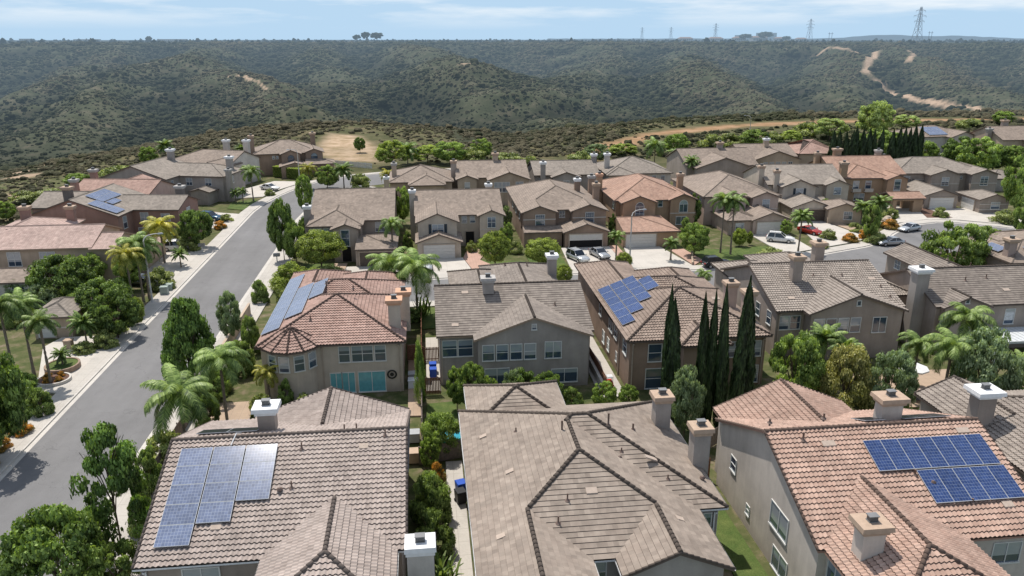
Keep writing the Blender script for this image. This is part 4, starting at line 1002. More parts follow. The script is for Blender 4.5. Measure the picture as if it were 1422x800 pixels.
def height(x, y):
    x = np.asarray(x, float); y = np.asarray(y, float)
    d = seg_dist(x, y, PLATEAU, True); d = np.where(inside(x, y, PLATEAU), 0, d)
    wx = x+40*fbm(x/160, y/160, 3, 5); wy = y+40*fbm(x/160+9, y/160, 3, 9)
    down = -30*ss(0, 1, np.clip(d/230, 0, 1))**.9
    r = np.hypot(x, y)
    edge = 1120+120*fbm(x/300, y/900, 2, 3)*2
    base = -31+57*ss(0, 1, (r-880)/(edge+120-880))
    def smax(a, b, k=7.): return .5*(a+b+np.sqrt((a-b)**2+k*k))
    z = smax(down, base, 5.)
    for i, sp in enumerate(SPURS):
        dd, zc = seg_dist(wx, wy, sp, False, [p[2] for p in sp])
        ridge = zc-np.sqrt(dd*dd+14*14)*.42+6.5
        z = smax(z, ridge, 6.)
    w = ss(30, 170, d)
    down = down-0.
    rel = ss(-28, -5, z)*(1-ss(24, 26, z)*.6)
    gully = np.abs(fbm(wx/70, wy/70, 4, 21))*2
    w2 = ss(60, 260, d)
    z = z + w2*(fbm(x/105, y/105, 4, 31)*20*(.35+rel) - gully*19*rel + fbm(x/30, y/30, 3, 41)*4)
    z = z-w*2.5
    z = np.where(r > 1150, z*(1-ss(1150, 1350, r))+26*ss(1150, 1350, r)+fbm(x/200, y/200, 3, 77)*3*ss(1150, 1350, r), z)
    lim = 24.6+fbm(x/60, y/60, 2, 71)*1.5
    z = np.where(z > lim, lim+(z-lim)*.15, z)
    return np.where(d <= 0, -.02, np.minimum(z, 30)*ss(0, 40, d)+(-.02)*(1-ss(0, 40, d)))
RIM = [(44, 214), (54, 242), (84, 281), (128, 306), (176, 317), (286, 320), (450, 320)]
SAND = [(-37, 246), (-38, 304), (-21, 292), (-10, 252), (-10, 222), (-27, 224)]
def relief(x, y, r=45.):
    h0 = height(x, y); m = sum(height(x+dx, y+dy) for dx, dy in ((r, 0), (-r, 0), (0, r), (0, -r)))/4.
    return np.clip((h0-m)/5., -1, 1)
def make_land():
    ang = np.radians(np.concatenate([np.linspace(-110, -44, 40)[:-1], np.linspace(-44, 50, 620), np.linspace(50, 110, 40)[1:]]))
    rad = np.concatenate([[0.], np.geomspace(20, 180, 40)[:-1], np.geomspace(180, 1500, 290), np.geomspace(1520, 16000, 26)])
    A, Rr = np.meshgrid(ang, rad)
    X, Y = np.sin(A)*Rr, np.cos(A)*Rr-30
    Z = height(X, Y)
    far = ss(2500, 9000, Rr); Z = Z*(1-far)+(-10)*far
    n, m = X.shape
    Vv = np.stack([X.ravel(), Y.ravel(), Z.ravel()], 1)
    i, j = np.meshgrid(np.arange(n-1), np.arange(m-1), indexing='ij'); b = (i*m+j).ravel()
    Q = np.stack([b, b+1, b+m+1, b+m], 1)
    x, y = X.ravel(), Y.ravel()
    dirt = np.zeros(len(x))
    for line, w in ((TRAIL, 3.0), (TRAIL2, 2.6), (SCAR, .9)):
        dirt = np.maximum(dirt, 1-ss(w*.5, w*1.6, seg_dist(x, y, line)+4*fbm(x/14, y/14, 2, 3)))
    for cx, cy, rr in ((39, 664, 9), (-77, 222, 0), (-105, 215, 7), (-112, 235, 8), (-118, 260, 6), (-95, 182, 7), (595, 900, 22), (-270, 500, 7), (130, 545, 4)):
        if rr: dirt = np.maximum(dirt, (1-ss(rr*.3, rr*1.2, np.hypot(x-cx, y-cy)+6*fbm(x/6, y/6, 2, 8)))*.8)
    me = quads_mesh('terrain', Vv, Q, mats=[LANDM], smooth=True)
    a = me.attributes.new('dirt', 'FLOAT', 'POINT'); a.data.foreach_set('value', dirt.astype(np.float32))
    nz = 8*fbm(x/18, y/18, 3, 8)
    org = 1-ss(1, 9, seg_dist(x, y, RIM)+nz)
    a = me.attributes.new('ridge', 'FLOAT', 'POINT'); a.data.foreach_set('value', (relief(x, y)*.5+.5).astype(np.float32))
    a = me.attributes.new('orange', 'FLOAT', 'POINT'); a.data.foreach_set('value', org.astype(np.float32))
    dS = seg_dist(x, y, SAND, True); snd = np.where(inside(x, y, SAND), np.clip(.95+nz*.12, .3, 1), 0.)*ss(0, 7, dS)
    a = me.attributes.new('sand', 'FLOAT', 'POINT'); a.data.foreach_set('value', snd.astype(np.float32))
    o = link('terrain', me); tag(o, 'brush covered canyon land and flat building plots', None, None, 'structure')

def land_mat():
    m, nt = new_mat('canyon_ground'); k = NT(nt)
    p = worldpos(k)
    n1 = k.noise(p, .012, 6, .6); n2 = k.noise(p, .09, 5, .65); n3 = k.noise(p, .6, 4, .6)
    c = k.ramp(n2, [(.32, (.024, .030, .015)), (.50, (.038, .042, .023)), (.64, (.068, .062, .040)), (.80, (.14, .115, .08))])
    c = k.mix(k.maprange(n1, .42, .66, 0, .6), c, (.040, .043, .024))
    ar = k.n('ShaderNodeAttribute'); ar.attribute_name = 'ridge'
    c = k.scalecol(c, k.maprange(ar.outputs['Fac'], .2, .85, .7, 1.6))  # relief shading put into the colour: gullies darker, ridges lighter
    # built plots: paler soil, mulch and weeds
    sep = k.n('ShaderNodeSeparateXYZ'); k.l(p, sep.inputs[0])
    flat = k.math('GREATER_THAN', sep.outputs[2], -.3)
    near = k.math('LESS_THAN', sep.outputs[1], 330.)
    soil = k.ramp(k.noise(p, .5, 5, .65), [(.35, (.055, .075, .025)), (.52, (.10, .105, .045)), (.64, (.17, .14, .09)), (.82, (.27, .22, .165))])
    rim = k.maprange(sep.outputs[1], 198., 212., 0., 1.)
    scrub = k.ramp(k.noise(p, .12, 5, .65), [(.3, (.05, .055, .022)), (.5, (.085, .085, .04)), (.66, (.14, .115, .065)), (.8, (.22, .165, .10))])
    orange = k.ramp(k.noise(p, .16, 5, .65), [(.3, (.15, .12, .055)), (.48, (.30, .18, .10)), (.7, (.38, .26, .165))])
    soil = k.mix(rim, soil, scrub)
    ao = k.n('ShaderNodeAttribute'); ao.attribute_name = 'orange'; soil = k.mix(ao.outputs['Fac'], soil, orange)
    asd = k.n('ShaderNodeAttribute'); asd.attribute_name = 'sand'; soil = k.mix(asd.outputs['Fac'], soil, k.ramp(k.noise(p, .2, 5, .65), [(.28, (.20, .16, .08)), (.44, (.33, .24, .15)), (.6, (.46, .34, .24))]))
    c = k.mix(k.math('MULTIPLY', k.math('MULTIPLY', flat, near), 1.), c, soil)
    at = k.n('ShaderNodeAttribute'); at.attribute_name = 'dirt'
    c = k.mix(at.outputs['Fac'], c, k.ramp(n3, [(.3, (.33, .23, .155)), (.7, (.50, .37, .265))]))
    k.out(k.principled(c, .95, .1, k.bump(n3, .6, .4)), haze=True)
    return m
LANDM = land_mat()
make_land()

# brush: thousands of shrub domes scattered over the slopes, one piece of stuff
def brush():
    g = np.random.default_rng(3)
    def dome(seed, nu=7, nv=3):
        q = np.random.default_rng(seed); V_ = []
        for j in range(nv):
            for i in range(nu):
                a = 2*math.pi*(i+.5*(j % 2))/nu; e = (0., .55, 1.05)[j]
                rr = 1+q.uniform(-.25, .25)
                V_.append((math.cos(a)*math.cos(e)*rr, math.sin(a)*math.cos(e)*rr, math.sin(e)*rr*.85-(.2 if j == 0 else 0)))
        V_.append((q.uniform(-.2, .2), q.uniform(-.2, .2), q.uniform(.75, 1.0)))
        F = []
        for j in range(nv-1):
            for i in range(nu):
                a, b = j*nu+i, j*nu+(i+1) % nu; F += [(a, b, b+nu), (a, b+nu, a+nu)]
        t = nu*nv
        for i in range(nu): F.append(((nv-1)*nu+i, (nv-1)*nu+(i+1) % nu, t))
        return np.array(V_), np.array(F)
    domes = [dome(s) for s in range(6)]
    N = 190000
    r = g.uniform(165, 1330, N); a = np.radians(g.uniform(-42, 51, N))
    x, y = np.sin(a)*r, np.cos(a)*r-10
    d = seg_dist(x, y, PLATEAU, True); ins = inside(x, y, PLATEAU)
    dens = fbm(x/45, y/45, 4, 91)
    near_rim = ins & (y > 222) & ((seg_dist(x, y, RIM) > 9) | (fbm(x/14, y/14, 3, 66) > .06)) & (~inside(x, y, SAND)) & (g.uniform(0, 1, N) < .5) & ~((x > 140) & (x < 190) & (y < 245))
    keep = (((~ins) & (d > 3)) | near_rim) & (g.uniform(0, 1, N) < np.clip(.8+dens*2.0, .15, 1))
    for line, w in ((TRAIL, 5.0), (TRAIL2, 4.5), (SCAR, 2.4)): keep &= seg_dist(x, y, line) > w
    keep &= ~((np.hypot(x-39, y-664) < 7) | (np.hypot(x+105, y-215) < 6) | (np.hypot(x+112, y-235) < 6))
    x, y, d, dens, r = x[keep], y[keep], d[keep], dens[keep], r[keep]
    N = len(x); z = height(x, y)
    s = g.lognormal(0, .45, N)*np.interp(r, [165, 400, 1300], [.4, .82, 1.7])*(1+dens*1.1)
    s = np.clip(s, .4, 6)
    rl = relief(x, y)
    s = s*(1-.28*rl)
    tone = np.clip(.45+dens*.8+rl*.35+g.normal(0, .24, N), 0, 1)  # brush tone also carries painted relief shading: dark gullies, lighter ridges
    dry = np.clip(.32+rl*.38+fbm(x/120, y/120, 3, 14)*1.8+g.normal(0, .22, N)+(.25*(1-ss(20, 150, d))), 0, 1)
    Vs, Fs, T, D = [], [], [], []; off = 0
    which = g.integers(0, 6, N)
    for w in range(6):
        ii = np.where(which == w)[0]; dv, df = domes[w]; nvt = len(dv)
        rot = g.uniform(0, 6.28, len(ii)); c, sn = np.cos(rot), np.sin(rot)
        sx = s[ii]; hz = sx*g.uniform(.6, 1.05, len(ii))
        P = np.empty((len(ii), nvt, 3))
        P[..., 0] = x[ii, None]+sx[:, None]*(dv[None, :, 0]*c[:, None]-dv[None, :, 1]*sn[:, None])
        P[..., 1] = y[ii, None]+sx[:, None]*(dv[None, :, 0]*sn[:, None]+dv[None, :, 1]*c[:, None])
        P[..., 2] = z[ii, None]+hz[:, None]*dv[None, :, 2]
        Vs.append(P.reshape(-1, 3)); Fs.append((df[None]+(off+np.arange(len(ii))*nvt)[:, None, None]).reshape(-1, 3)); off += len(ii)*nvt
        T.append(np.repeat(tone[ii], nvt)); D.append(np.repeat(dry[ii], nvt))
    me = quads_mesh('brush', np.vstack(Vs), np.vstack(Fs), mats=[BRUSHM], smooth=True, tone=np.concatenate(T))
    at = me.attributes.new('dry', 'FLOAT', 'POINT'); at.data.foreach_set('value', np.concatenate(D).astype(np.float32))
    o = link('chaparral', me); tag(o, 'grey green chaparral brush covering the canyon slopes', None, None, 'stuff')
def brush_mat():
    m, nt = new_mat('chaparral_leaves'); k = NT(nt)
    t = k.n('ShaderNodeAttribute'); t.attribute_name = 'tone'; d = k.n('ShaderNodeAttribute'); d.attribute_name = 'dry'
    c = k.mix(t.outputs['Fac'], (.027, .034, .018), (.072, .078, .041))
    c = k.mix(k.maprange(d.outputs['Fac'], .35, 1., 0., .85), c, (.125, .110, .070))
    p = worldpos(k); nn = k.noise(p, 1.3, 4, .7)
    c = k.scalecol(c, k.maprange(nn, .3, .7, .6, 1.35))
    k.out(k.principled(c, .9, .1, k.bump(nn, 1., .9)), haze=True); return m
BRUSHM = brush_mat()
brush()

# ------------------------------------------------------------------ roads and hard surfaces
def asphalt():
    m, nt = new_mat('asphalt'); k = NT(nt); p = worldpos(k)
    big = k.noise(p, .08, 5, .6); fine = k.noise(p, 14., 3); mid = k.noise(p, .9, 4)
    mp = k.n('ShaderNodeMapping'); mp.inputs['Scale'].default_value = (.55, .03, 1); k.l(p, mp.inputs[0]); tr = k.noise(mp.outputs[0], 1., 3)
    f = k.math('ADD', k.maprange(big, .3, .7, .88, 1.12), k.maprange(tr, .35, .65, -.06, .06))
    f = k.math('ADD', f, k.maprange(fine, .3, .7, -.08, .08)); f = k.math('ADD', f, k.maprange(mid, .3, .7, -.04, .04))
    b = k.n('ShaderNodeRGB'); b.outputs[0].default_value = (.170, .167, .168, 1)
    c = k.scalecol(b.outputs[0], f)
    cr = k.n('ShaderNodeTexVoronoi', feature='DISTANCE_TO_EDGE'); cr.inputs['Scale'].default_value = .16
    wp = k.n('ShaderNodeVectorMath', operation='ADD'); k.l(p, wp.inputs[0])
    nv = k.n('ShaderNodeTexNoise'); nv.inputs['Scale'].default_value = .5; k.l(p, nv.inputs['Vector']); k.l(k.scalecol(nv.outputs['Color'], 4.), wp.inputs[1]); k.l(wp.outputs[0], cr.inputs['Vector'])
    crk = k.math('LESS_THAN', cr.outputs['Distance'], .004)
    c = k.mix(k.math('MULTIPLY', crk, .35), c, (.09, .09, .09))
    k.out(k.principled(c, .85, .25, k.bump(fine, .3, .01))); return m
def concrete(name, col, joint=1.5, dirt=.25):
    m, nt = new_mat(name); k = NT(nt); p = worldpos(k)
    n1 = k.noise(p, .35, 5, .65); n2 = k.noise(p, 6., 4)
    sep = k.n('ShaderNodeSeparateXYZ'); k.l(p, sep.inputs[0])
    jx = k.math('FRACT', k.math('DIVIDE', sep.outputs[0], joint*1.0)); jy = k.math('FRACT', k.math('DIVIDE', sep.outputs[1], joint))
    j = k.math('MAXIMUM', k.math('LESS_THAN', jx, .02/joint*1.5), k.math('LESS_THAN', jy, .02/joint*1.5))
    b = k.n('ShaderNodeRGB'); b.outputs[0].default_value = (*col, 1)
    f = k.math('ADD', k.maprange(n1, .3, .7, .85, 1.1), k.maprange(n2, .3, .7, -.05, .05))
    c = k.scalecol(b.outputs[0], f)
    c = k.mix(k.maprange(n1, .55, .8, 0, dirt), c, (.22, .19, .16))
    c = k.mix(k.math('MULTIPLY', j, .45), c, (.16, .14, .12))
    k.out(k.principled(c, .85, .2)); return m
def lawnmat():
    m, nt = new_mat('lawn_grass'); k = NT(nt); p = worldpos(k)
    n1 = k.noise(p, .7, 5, .6); n2 = k.noise(p, 12., 4, .7)
    c = k.mix(k.maprange(n1, .35, .7), (.06, .10, .025), (.12, .15, .045)); c = k.scalecol(c, k.maprange(n2, .3, .7, .65, 1.3))
    k.out(k.principled(c, .9, .15, k.bump(n2, .8, .05))); return m
M['asphalt'] = asphalt(); M['conc'] = concrete('concrete_walk', (.46, .43, .39)); M['drive'] = concrete('concrete_drive', (.50, .465, .42), 3.0)
M['brick'] = concrete('pink_paving', (.46, .30, .235), .45); M['lawn'] = lawnmat(); M['kerb'] = concrete('kerb_concrete', (.52, .49, .45), 3.0)
M['mulch'] = plain('mulch', (.13, .075, .055), .95, noise=.35, scale=2); M['tan_pave'] = concrete('tan_paving', (.40, .30, .22), .9)
def slab(name, poly, z0, z1, mat, kind='structure', label=None):
    mb = MB(); mb.prism(poly, z0, z1); o = mb.build(name, [mat]); tag(o, label, None, None, kind); return o
FARK = [(-15.5, 104.9), (-14.5, 107.6), (-12, 109.6), (-8, 109.9), (31.4, 109.9), (44.8, 109.9), (52.8, 112.2), (59.8, 114.4), (67.6, 117.5), (74.1, 120.0), (80.3, 123.3), (83.7, 127.6), (88.1, 131.5), (92.9, 134.5), (97.9, 135.8), (101.7, 134.7), (106.9, 131.2), (112.0, 126.9), (124, 119), (170, 112)]
NEARK = [(-15.5, 104.5), (-14.5, 101.6), (-12, 99.8), (-8, 99.4), (60, 99.6), (70, 102.6), (84, 106.4), (100, 108.0), (125, 106), (170, 101)]
LK = [(-35.2, -60), (-35.2, 160), (-34.6, 168), (-32.8, 177), (-30.2, 186), (-26.5, 194), (-20, 201), (-8, 206), (10, 209)]
RK = [(-24.9, -60), (-24.9, 99.4), (-24.9, 109.9), (-24.9, 152), (-24.2, 162), (-22, 172), (-19.5, 180), (-14, 187), (-2, 194), (10, 197)]
def offset_line(pts, d):
    out = []
    for i, p in enumerate(pts):
        a = pts[max(i-1, 0)]; b = pts[min(i+1, len(pts)-1)]; dx, dy = b[0]-a[0], b[1]-a[1]; l = math.hypot(dx, dy); out.append((p[0]-dy/l*d, p[1]+dx/l*d))
    return out
def strip(name, inner, outer, z0, z1, mat, label=None):
    mb = MB()
    for i in range(len(inner)-1):
        mb.poly([(*inner[i], z1), (*inner[i+1], z1), (*outer[i+1], z1), (*outer[i], z1)])
        mb.poly([(*inner[i], z0), (*inner[i+1], z0), (*inner[i+1], z1), (*inner[i], z1)]); mb.poly([(*outer[i+1], z0), (*outer[i], z0), (*outer[i], z1), (*outer[i+1], z1)])
    for a, b in ((inner[0], outer[0]), (inner[-1], outer[-1])): mb.poly([(*a, z0), (*b, z0), (*b, z1), (*a, z1)])
    o = mb.build(name, [mat]); tag(o, label, None, None, 'structure'); return o
mb = MB()
mb.poly([(x, y, .012) for x, y in LK]+[(x, y, .012) for x, y in reversed(RK)])
mb.poly([(x, y, .012) for x, y in NEARK]+[(x, y, .012) for x, y in reversed(FARK)])
tag(mb.build('road', [M['asphalt']]), 'grey asphalt residential street and its cross street', None, None, 'structure')
# gutters and kerbs, walks
for nm, ln, sg in (('left', LK, 1), ('far', FARK, 1)):
    strip('gutter', ln, offset_line(ln, -.45), 0, .022, M['kerb'], 'pale concrete gutter strip at the asphalt edge'); strip('kerb', ln, offset_line(ln, .16), 0, .14, M['kerb'], 'raised kerb of pale concrete'); strip('sidewalk', offset_line(ln, .165), offset_line(ln, 2.2), 0, .13, M['conc'], 'pale concrete sidewalk with joints')
rk2 = [(-24.9, -60), (-24.9, 152), (-24.2, 162), (-22, 172), (-19.5, 180), (-14, 187)]
for ln in (rk2, NEARK):
    strip('gutter', ln, offset_line(ln, .45), 0, .022, M['kerb'], 'pale concrete gutter strip at the asphalt edge'); strip('kerb', ln, offset_line(ln, -.16), 0, .14, M['kerb'], 'raised kerb of pale concrete'); strip('sidewalk', offset_line(ln, -.165), offset_line(ln, -3.3 if ln is rk2 else -2.0), 0, .13, M['conc'], 'pale concrete sidewalk with joints')
DR = [('driveway', [(-44.2, 88.0), (-43.4, 91.1), (-37.3, 91.1), (-37.3, 75.2), (-39.5, 75.7)], 'wide pale concrete drive around the oval planter'),
 ('driveway', [(-43.5, 121.5), (-43.0, 133.4), (-37.3, 133.4), (-37.3, 108), (-39.2, 110.6)], 'pale concrete drive under the white parked car on the left'),
 ('driveway', [(-45.0, 149.0), (-44.0, 161.0), (-37.2, 158.2), (-37.3, 145)], 'concrete drive under the blue car'),
 ('driveway', [(-42.8, 174.5), (-41.8, 186.5), (-37.0, 196.0), (-29.4, 194.3), (-34, 184), (-36, 176)], 'concrete drive beside the clipped hedge'),
 ('driveway', [(-12.4, 117.4), (-3.9, 117.4), (-2.5, 112.0), (-13, 112.0)], 'concrete drive under the black car'),
 ('driveway', [(-1.9, 120.7), (5.7, 120.7), (7.0, 112.0), (-2.1, 112.0)], 'concrete drive before the shuttered cream house'),
 ('driveway', [(22.6, 124.9), (30.9, 124.9), (30.7, 112.05), (21.9, 112.05)], 'concrete drive under the two silver cars'),
 ('driveway', [(33.2, 124.0), (39.4, 124.0), (41.2, 112.1), (31.6, 112.1)], 'bare sunlit concrete drive of the orange roofed house'),
 ('driveway', [(58.1, 130.1), (65.0, 130.1), (64.6, 119.2), (58.4, 116.8)], 'concrete drive under the white car on the right'),
 ('driveway', [(70.6, 139.0), (76.4, 139.0), (78.2, 125.4), (73.6, 122.8), (66.4, 120)], 'concrete drive before the brown garage on the right'),
 ('driveway', [(96.5, 152), (110.0, 146.0), (103.6, 136.8), (97.8, 138.2), (90.5, 136.0), (84.8, 132.0), (92.1, 139.3)], 'sunlit forecourt below the archway'),
 ('driveway', [(103.9, 147.0), (119.8, 147.3), (117.9, 140.5), (121, 136), (113.4, 129.4), (108.3, 133.4), (103.6, 136.7)], 'wide concrete drive before the two garages on the right'),
 ('path', [(5.8, 120.7), (7.3, 128.1), (9.4, 128.6), (9.6, 123.3), (8.4, 119.0), (10.8, 114.6), (10.8, 112.0), (7.1, 112.0)], 'curved pink paved path beside the white garage'),
 ('path', [(-14.5, 119.5), (-12.5, 119.5), (-12.6, 112.05), (-14.0, 112.05)], 'tan entry path of the flat tiled house'),
 ('path', [(30.95, 125.4), (32.4, 125.4), (32.2, 116.4), (31.5, 112.1), (30.75, 112.05)], 'pink path strip between two drives'),
 ('path', [(40.5, 121.5), (43.0, 121.9), (43.8, 115.0), (41.4, 112.1)], 'brick steps beside the wide white drive'),
 ('path', [(77.0, 138.8), (78.6, 138.6), (81.2, 127.5), (78.6, 125.7)], 'curved tan path through the rock garden'),
 ('path', [(-2.5, 84), (-1.3, 84), (-1.0, 66.1), (-2.3, 66.2)], 'tan tiled side path beside the rust roofed house'),
 ('path', [(-.5, 86), (.9, 86), (.93, 71.2), (-.5, 71.3)], 'concrete side yard with a blue bin'),
 ('path', [(17.0, 96), (19.2, 96), (19.2, 68), (16.6, 68)], 'pale concrete alley beside the diamond solar house'),
 ('path', [(.95, 57.5), (2.3, 57.5), (2.3, 30), (.8, 30)], 'pale concrete walkway along the slate roofed house'),
 ('path', [(43.5, 70.5), (56, 70.5), (56, 62.5), (43.5, 62.5)], 'tan patio in the right garden'),
 ('path', [(-21.5, 71), (-17, 71), (-17, 57), (-21.5, 57)], 'tan patio below the bay turret')]
for i, (n, poly, lab) in enumerate(DR):
    mat = M['drive'] if n == 'driveway' else M['brick'] if ('pink' in lab or 'brick' in lab) else M['tan_pave'] if 'tan' in lab else M['conc']
    slab(n, poly, 0, .134+.0006*i, mat, 'structure', lab)
LW = [([(7.9, 118.6), (8.6, 118.9), (15.4, 117.7), (15.6, 112.1), (11.0, 112.0), (11.0, 114.6)], 'green lawn around the round headed tree'),
 ([(-18.6, 119.8), (-14.6, 119.4), (-14.1, 112.0), (-19.5, 112.0)], 'small green lawn by the stone steps'),
 ([(43.2, 122.2), (51.1, 120.6), (50.2, 113.9), (44.4, 112.2), (43.9, 115.2)], 'lawn with the tree shadow beside the brick steps'),
 ([(51.2, 121.4), (57.4, 122.2), (58.1, 117.4), (53, 114.7), (50.4, 114.0)], 'lawn at the feet of the tall palm pair'),
 ([(-41.5, 170), (-37.0, 173.5), (-35.6, 166.5), (-37.3, 162), (-41, 164)], 'bright oval lawn by the iron fence'),
 ([(-.5, 68.6), (2.3, 68.8), (2.3, 58.2), (-.8, 58.2)], 'garden lawn behind the slate roofed house'),
 ([(19.6, 48), (21.6, 49), (21.8, 30), (19.3, 30)], 'narrow green grass strip between two front houses'),
 ([(-.9, 96.8), (.8, 96.8), (.9, 89.2), (-.9, 89)], 'green grass patch in the gap to the cross street'),
 ([(16, 123), (21.8, 123), (21.7, 112.2), (16.2, 112.2)], 'lawn below the brown two gable house'),
 ([(78.9, 137.8), (91.2, 142.2), (90.1, 137.6), (84.5, 132.9), (81.6, 128.8)], 'planted rock garden by the forecourt')]
for i, (poly, lab) in enumerate(LW):
    slab('lawn', poly, 0, .11+.0007*i, M['lawn'], 'stuff', lab)
slab('mulch_bed', [(102.0, 148.9), (103.7, 147.6), (103.5, 138.8), (98.3, 139.2)], 0, .15, M['mulch'], 'structure', 'brown mulch island beside the archway')

# ------------------------------------------------------------------ plants
LM = {
 'broad': leafmat('leaves_dark', (.030, .062, .014), (0.194, 0.268, 0.068), .28),
 'broadB': leafmat('leaves_bright', (.060, .115, .022), (0.309, 0.394, 0.109), .32),
 'broadY': leafmat('leaves_yellow_green', (.085, .14, .024), (0.389, 0.446, 0.117), .35),
 'round': leafmat('leaves_clipped', (.070, .11, .018), (0.355, 0.412, 0.096), .3),
 'cone': leafmat('leaves_glossy_dark', (.030, .062, .014), (0.183, 0.275, 0.068), .25),
 'olive': leafmat('leaves_grey_green', (.07, .11, .045), (0.286, 0.355, 0.205), .3),
 'olivebrown': leafmat('leaves_brownish', (.085, .10, .03), (0.343, 0.320, 0.123), .3),
 'cypress': leafmat('leaves_cypress', (.008, .018, .007), (.042, .070, .023), .1),
 'hedge': leafmat('leaves_hedge', (.050, .095, .02), (0.286, 0.366, 0.117), .3),
 'shrub': leafmat('leaves_shrub', (.075, .11, .028), (0.355, 0.389, 0.150), .3),
 'flower': leafmat('leaves_flowering', (.12, .12, .03), (0.528, 0.252, 0.055), .3),
 'palm': leafmat('palm_fronds', (.050, .095, .020), (0.275, 0.355, 0.109), .3),
 'palmY': leafmat('palm_fronds_yellow', (.12, .15, .025), (0.526, 0.458, 0.109), .35),
 'bright': leafmat('leaves_pale_green', (.12, .17, .05), (0.412, 0.480, 0.205), .4)}
def leaf_cards(C, Nrm, size, g, tone, aspect=.6, jitter=.7):
    """diamond leaf cards at centres C, roughly facing Nrm"""
    n = len(C); nn = Nrm+g.normal(0, jitter, (n, 3)); nn /= np.linalg.norm(nn, axis=1)[:, None]
    t = np.cross(nn, g.normal(0, 1, (n, 3))); t /= np.linalg.norm(t, axis=1)[:, None]; b = np.cross(nn, t)
    s = (size*g.uniform(.6, 1.35, n))[:, None]
    P = np.stack([C+t*s, C+b*s*aspect, C-t*s, C-b*s*aspect], 1).reshape(-1, 3)
    Q = np.arange(4*n).reshape(-1, 4)
    return P, Q, np.repeat(tone, 4)
def crown_mesh(name, mat, seed, n_clump, per, size, prof='ball', clump_r=.3, squash=.8):
    """crown in unit space: radius 1 in plan, z from 0 to 1 (scaled by the object)"""
    g = np.random.default_rng(seed); Cs, Ns, Ts = [], [], []; per = int(per*2.6)
    for i in range(n_clump):
        while True:
            p = g.uniform(-1, 1, 3); r = np.linalg.norm(p)
            if .35 < r < 1: break
        p = p/r*(r**.35)
        if prof == 'ball': c = p*np.array([.80, .80, .42])+[0, 0, .5]
        elif prof == 'dome': p[2] = abs(p[2])*1.0; c = p*np.array([.82, .82, .78])+[0, 0, .08]
        elif prof == 'cone': zz = g.uniform(.03, .95)**.9; rr = (1-zz**1.6)**.7*.85+.06; a = g.uniform(0, 6.283); q = g.uniform(.55, 1)**.5; c = np.array([math.cos(a)*rr*q, math.sin(a)*rr*q, zz*.93+.03])
        elif prof == 'flat': c = p*np.array([.85, .85, .28])+[0, 0, .62+.1*g.uniform(-1, 1)]
        elif prof == 'layers': zz = g.integers(0, 5)/4.; a = g.uniform(0, 6.283); rr = (1-.55*zz)*g.uniform(.3, 1.)**.6*.85; c = np.array([math.cos(a)*rr, math.sin(a)*rr, .12+.78*zz+g.uniform(-.06, .06)])
        cr = clump_r*g.uniform(.6, 1.25); tn = np.clip(.5+g.normal(0, .33), 0, 1)
        d = g.normal(0, 1, (per, 3)); d /= np.linalg.norm(d, axis=1)[:, None]
        rad = g.uniform(.3, 1., per)**.5*np.where(g.uniform(0, 1, per) < .06, 1.3, 1.)
        C = c+d*rad[:, None]*cr*np.array([1, 1, squash*.55])
        up = d[:, 2]*.5+.5  # top light painted in: upper leaves of each clump get a lighter tone
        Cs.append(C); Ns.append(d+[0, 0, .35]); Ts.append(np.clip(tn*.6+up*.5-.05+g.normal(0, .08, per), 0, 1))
    C, N_, T = np.vstack(Cs), np.vstack(Ns), np.concatenate(Ts)
    C[:, 2] = np.clip(C[:, 2], -.03, 1.1)
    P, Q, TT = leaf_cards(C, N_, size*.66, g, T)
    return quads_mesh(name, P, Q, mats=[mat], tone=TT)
def trunk_mesh(seed, r=.035, h=.55, limbs=5, spread=.55, mat=None):
    g = np.random.default_rng(seed); mb = MB()
    mb.tube([(0, 0, -.03), (g.uniform(-.02, .02), 0, h*.5), (0, 0, h)], [r*1.3, r, r*.8], 7)
    for i in range(limbs):
        a = 6.283*i/limbs+g.uniform(-.4, .4); s = spread*g.uniform(.7, 1.1); z0 = h*g.uniform(.55, 1.)
        p1 = (math.cos(a)*s*.45, math.sin(a)*s*.45, z0+(.95-z0)*.35); p2 = (math.cos(a)*s, math.sin(a)*s, z0+(.95-z0)*.8)
        mb.tube([(0, 0, z0-.05), p1, p2], [r*.6, r*.4, r*.15], 5)
        for q in (-1, 1):
            a2 = a+q*.6; mb.tube([p1, (p1[0]+math.cos(a2)*s*.4, p1[1]+math.sin(a2)*s*.4, p1[2]+.18)], [r*.3, r*.1], 4)
    return mb.mesh('trunk', [mat or M['bark']])
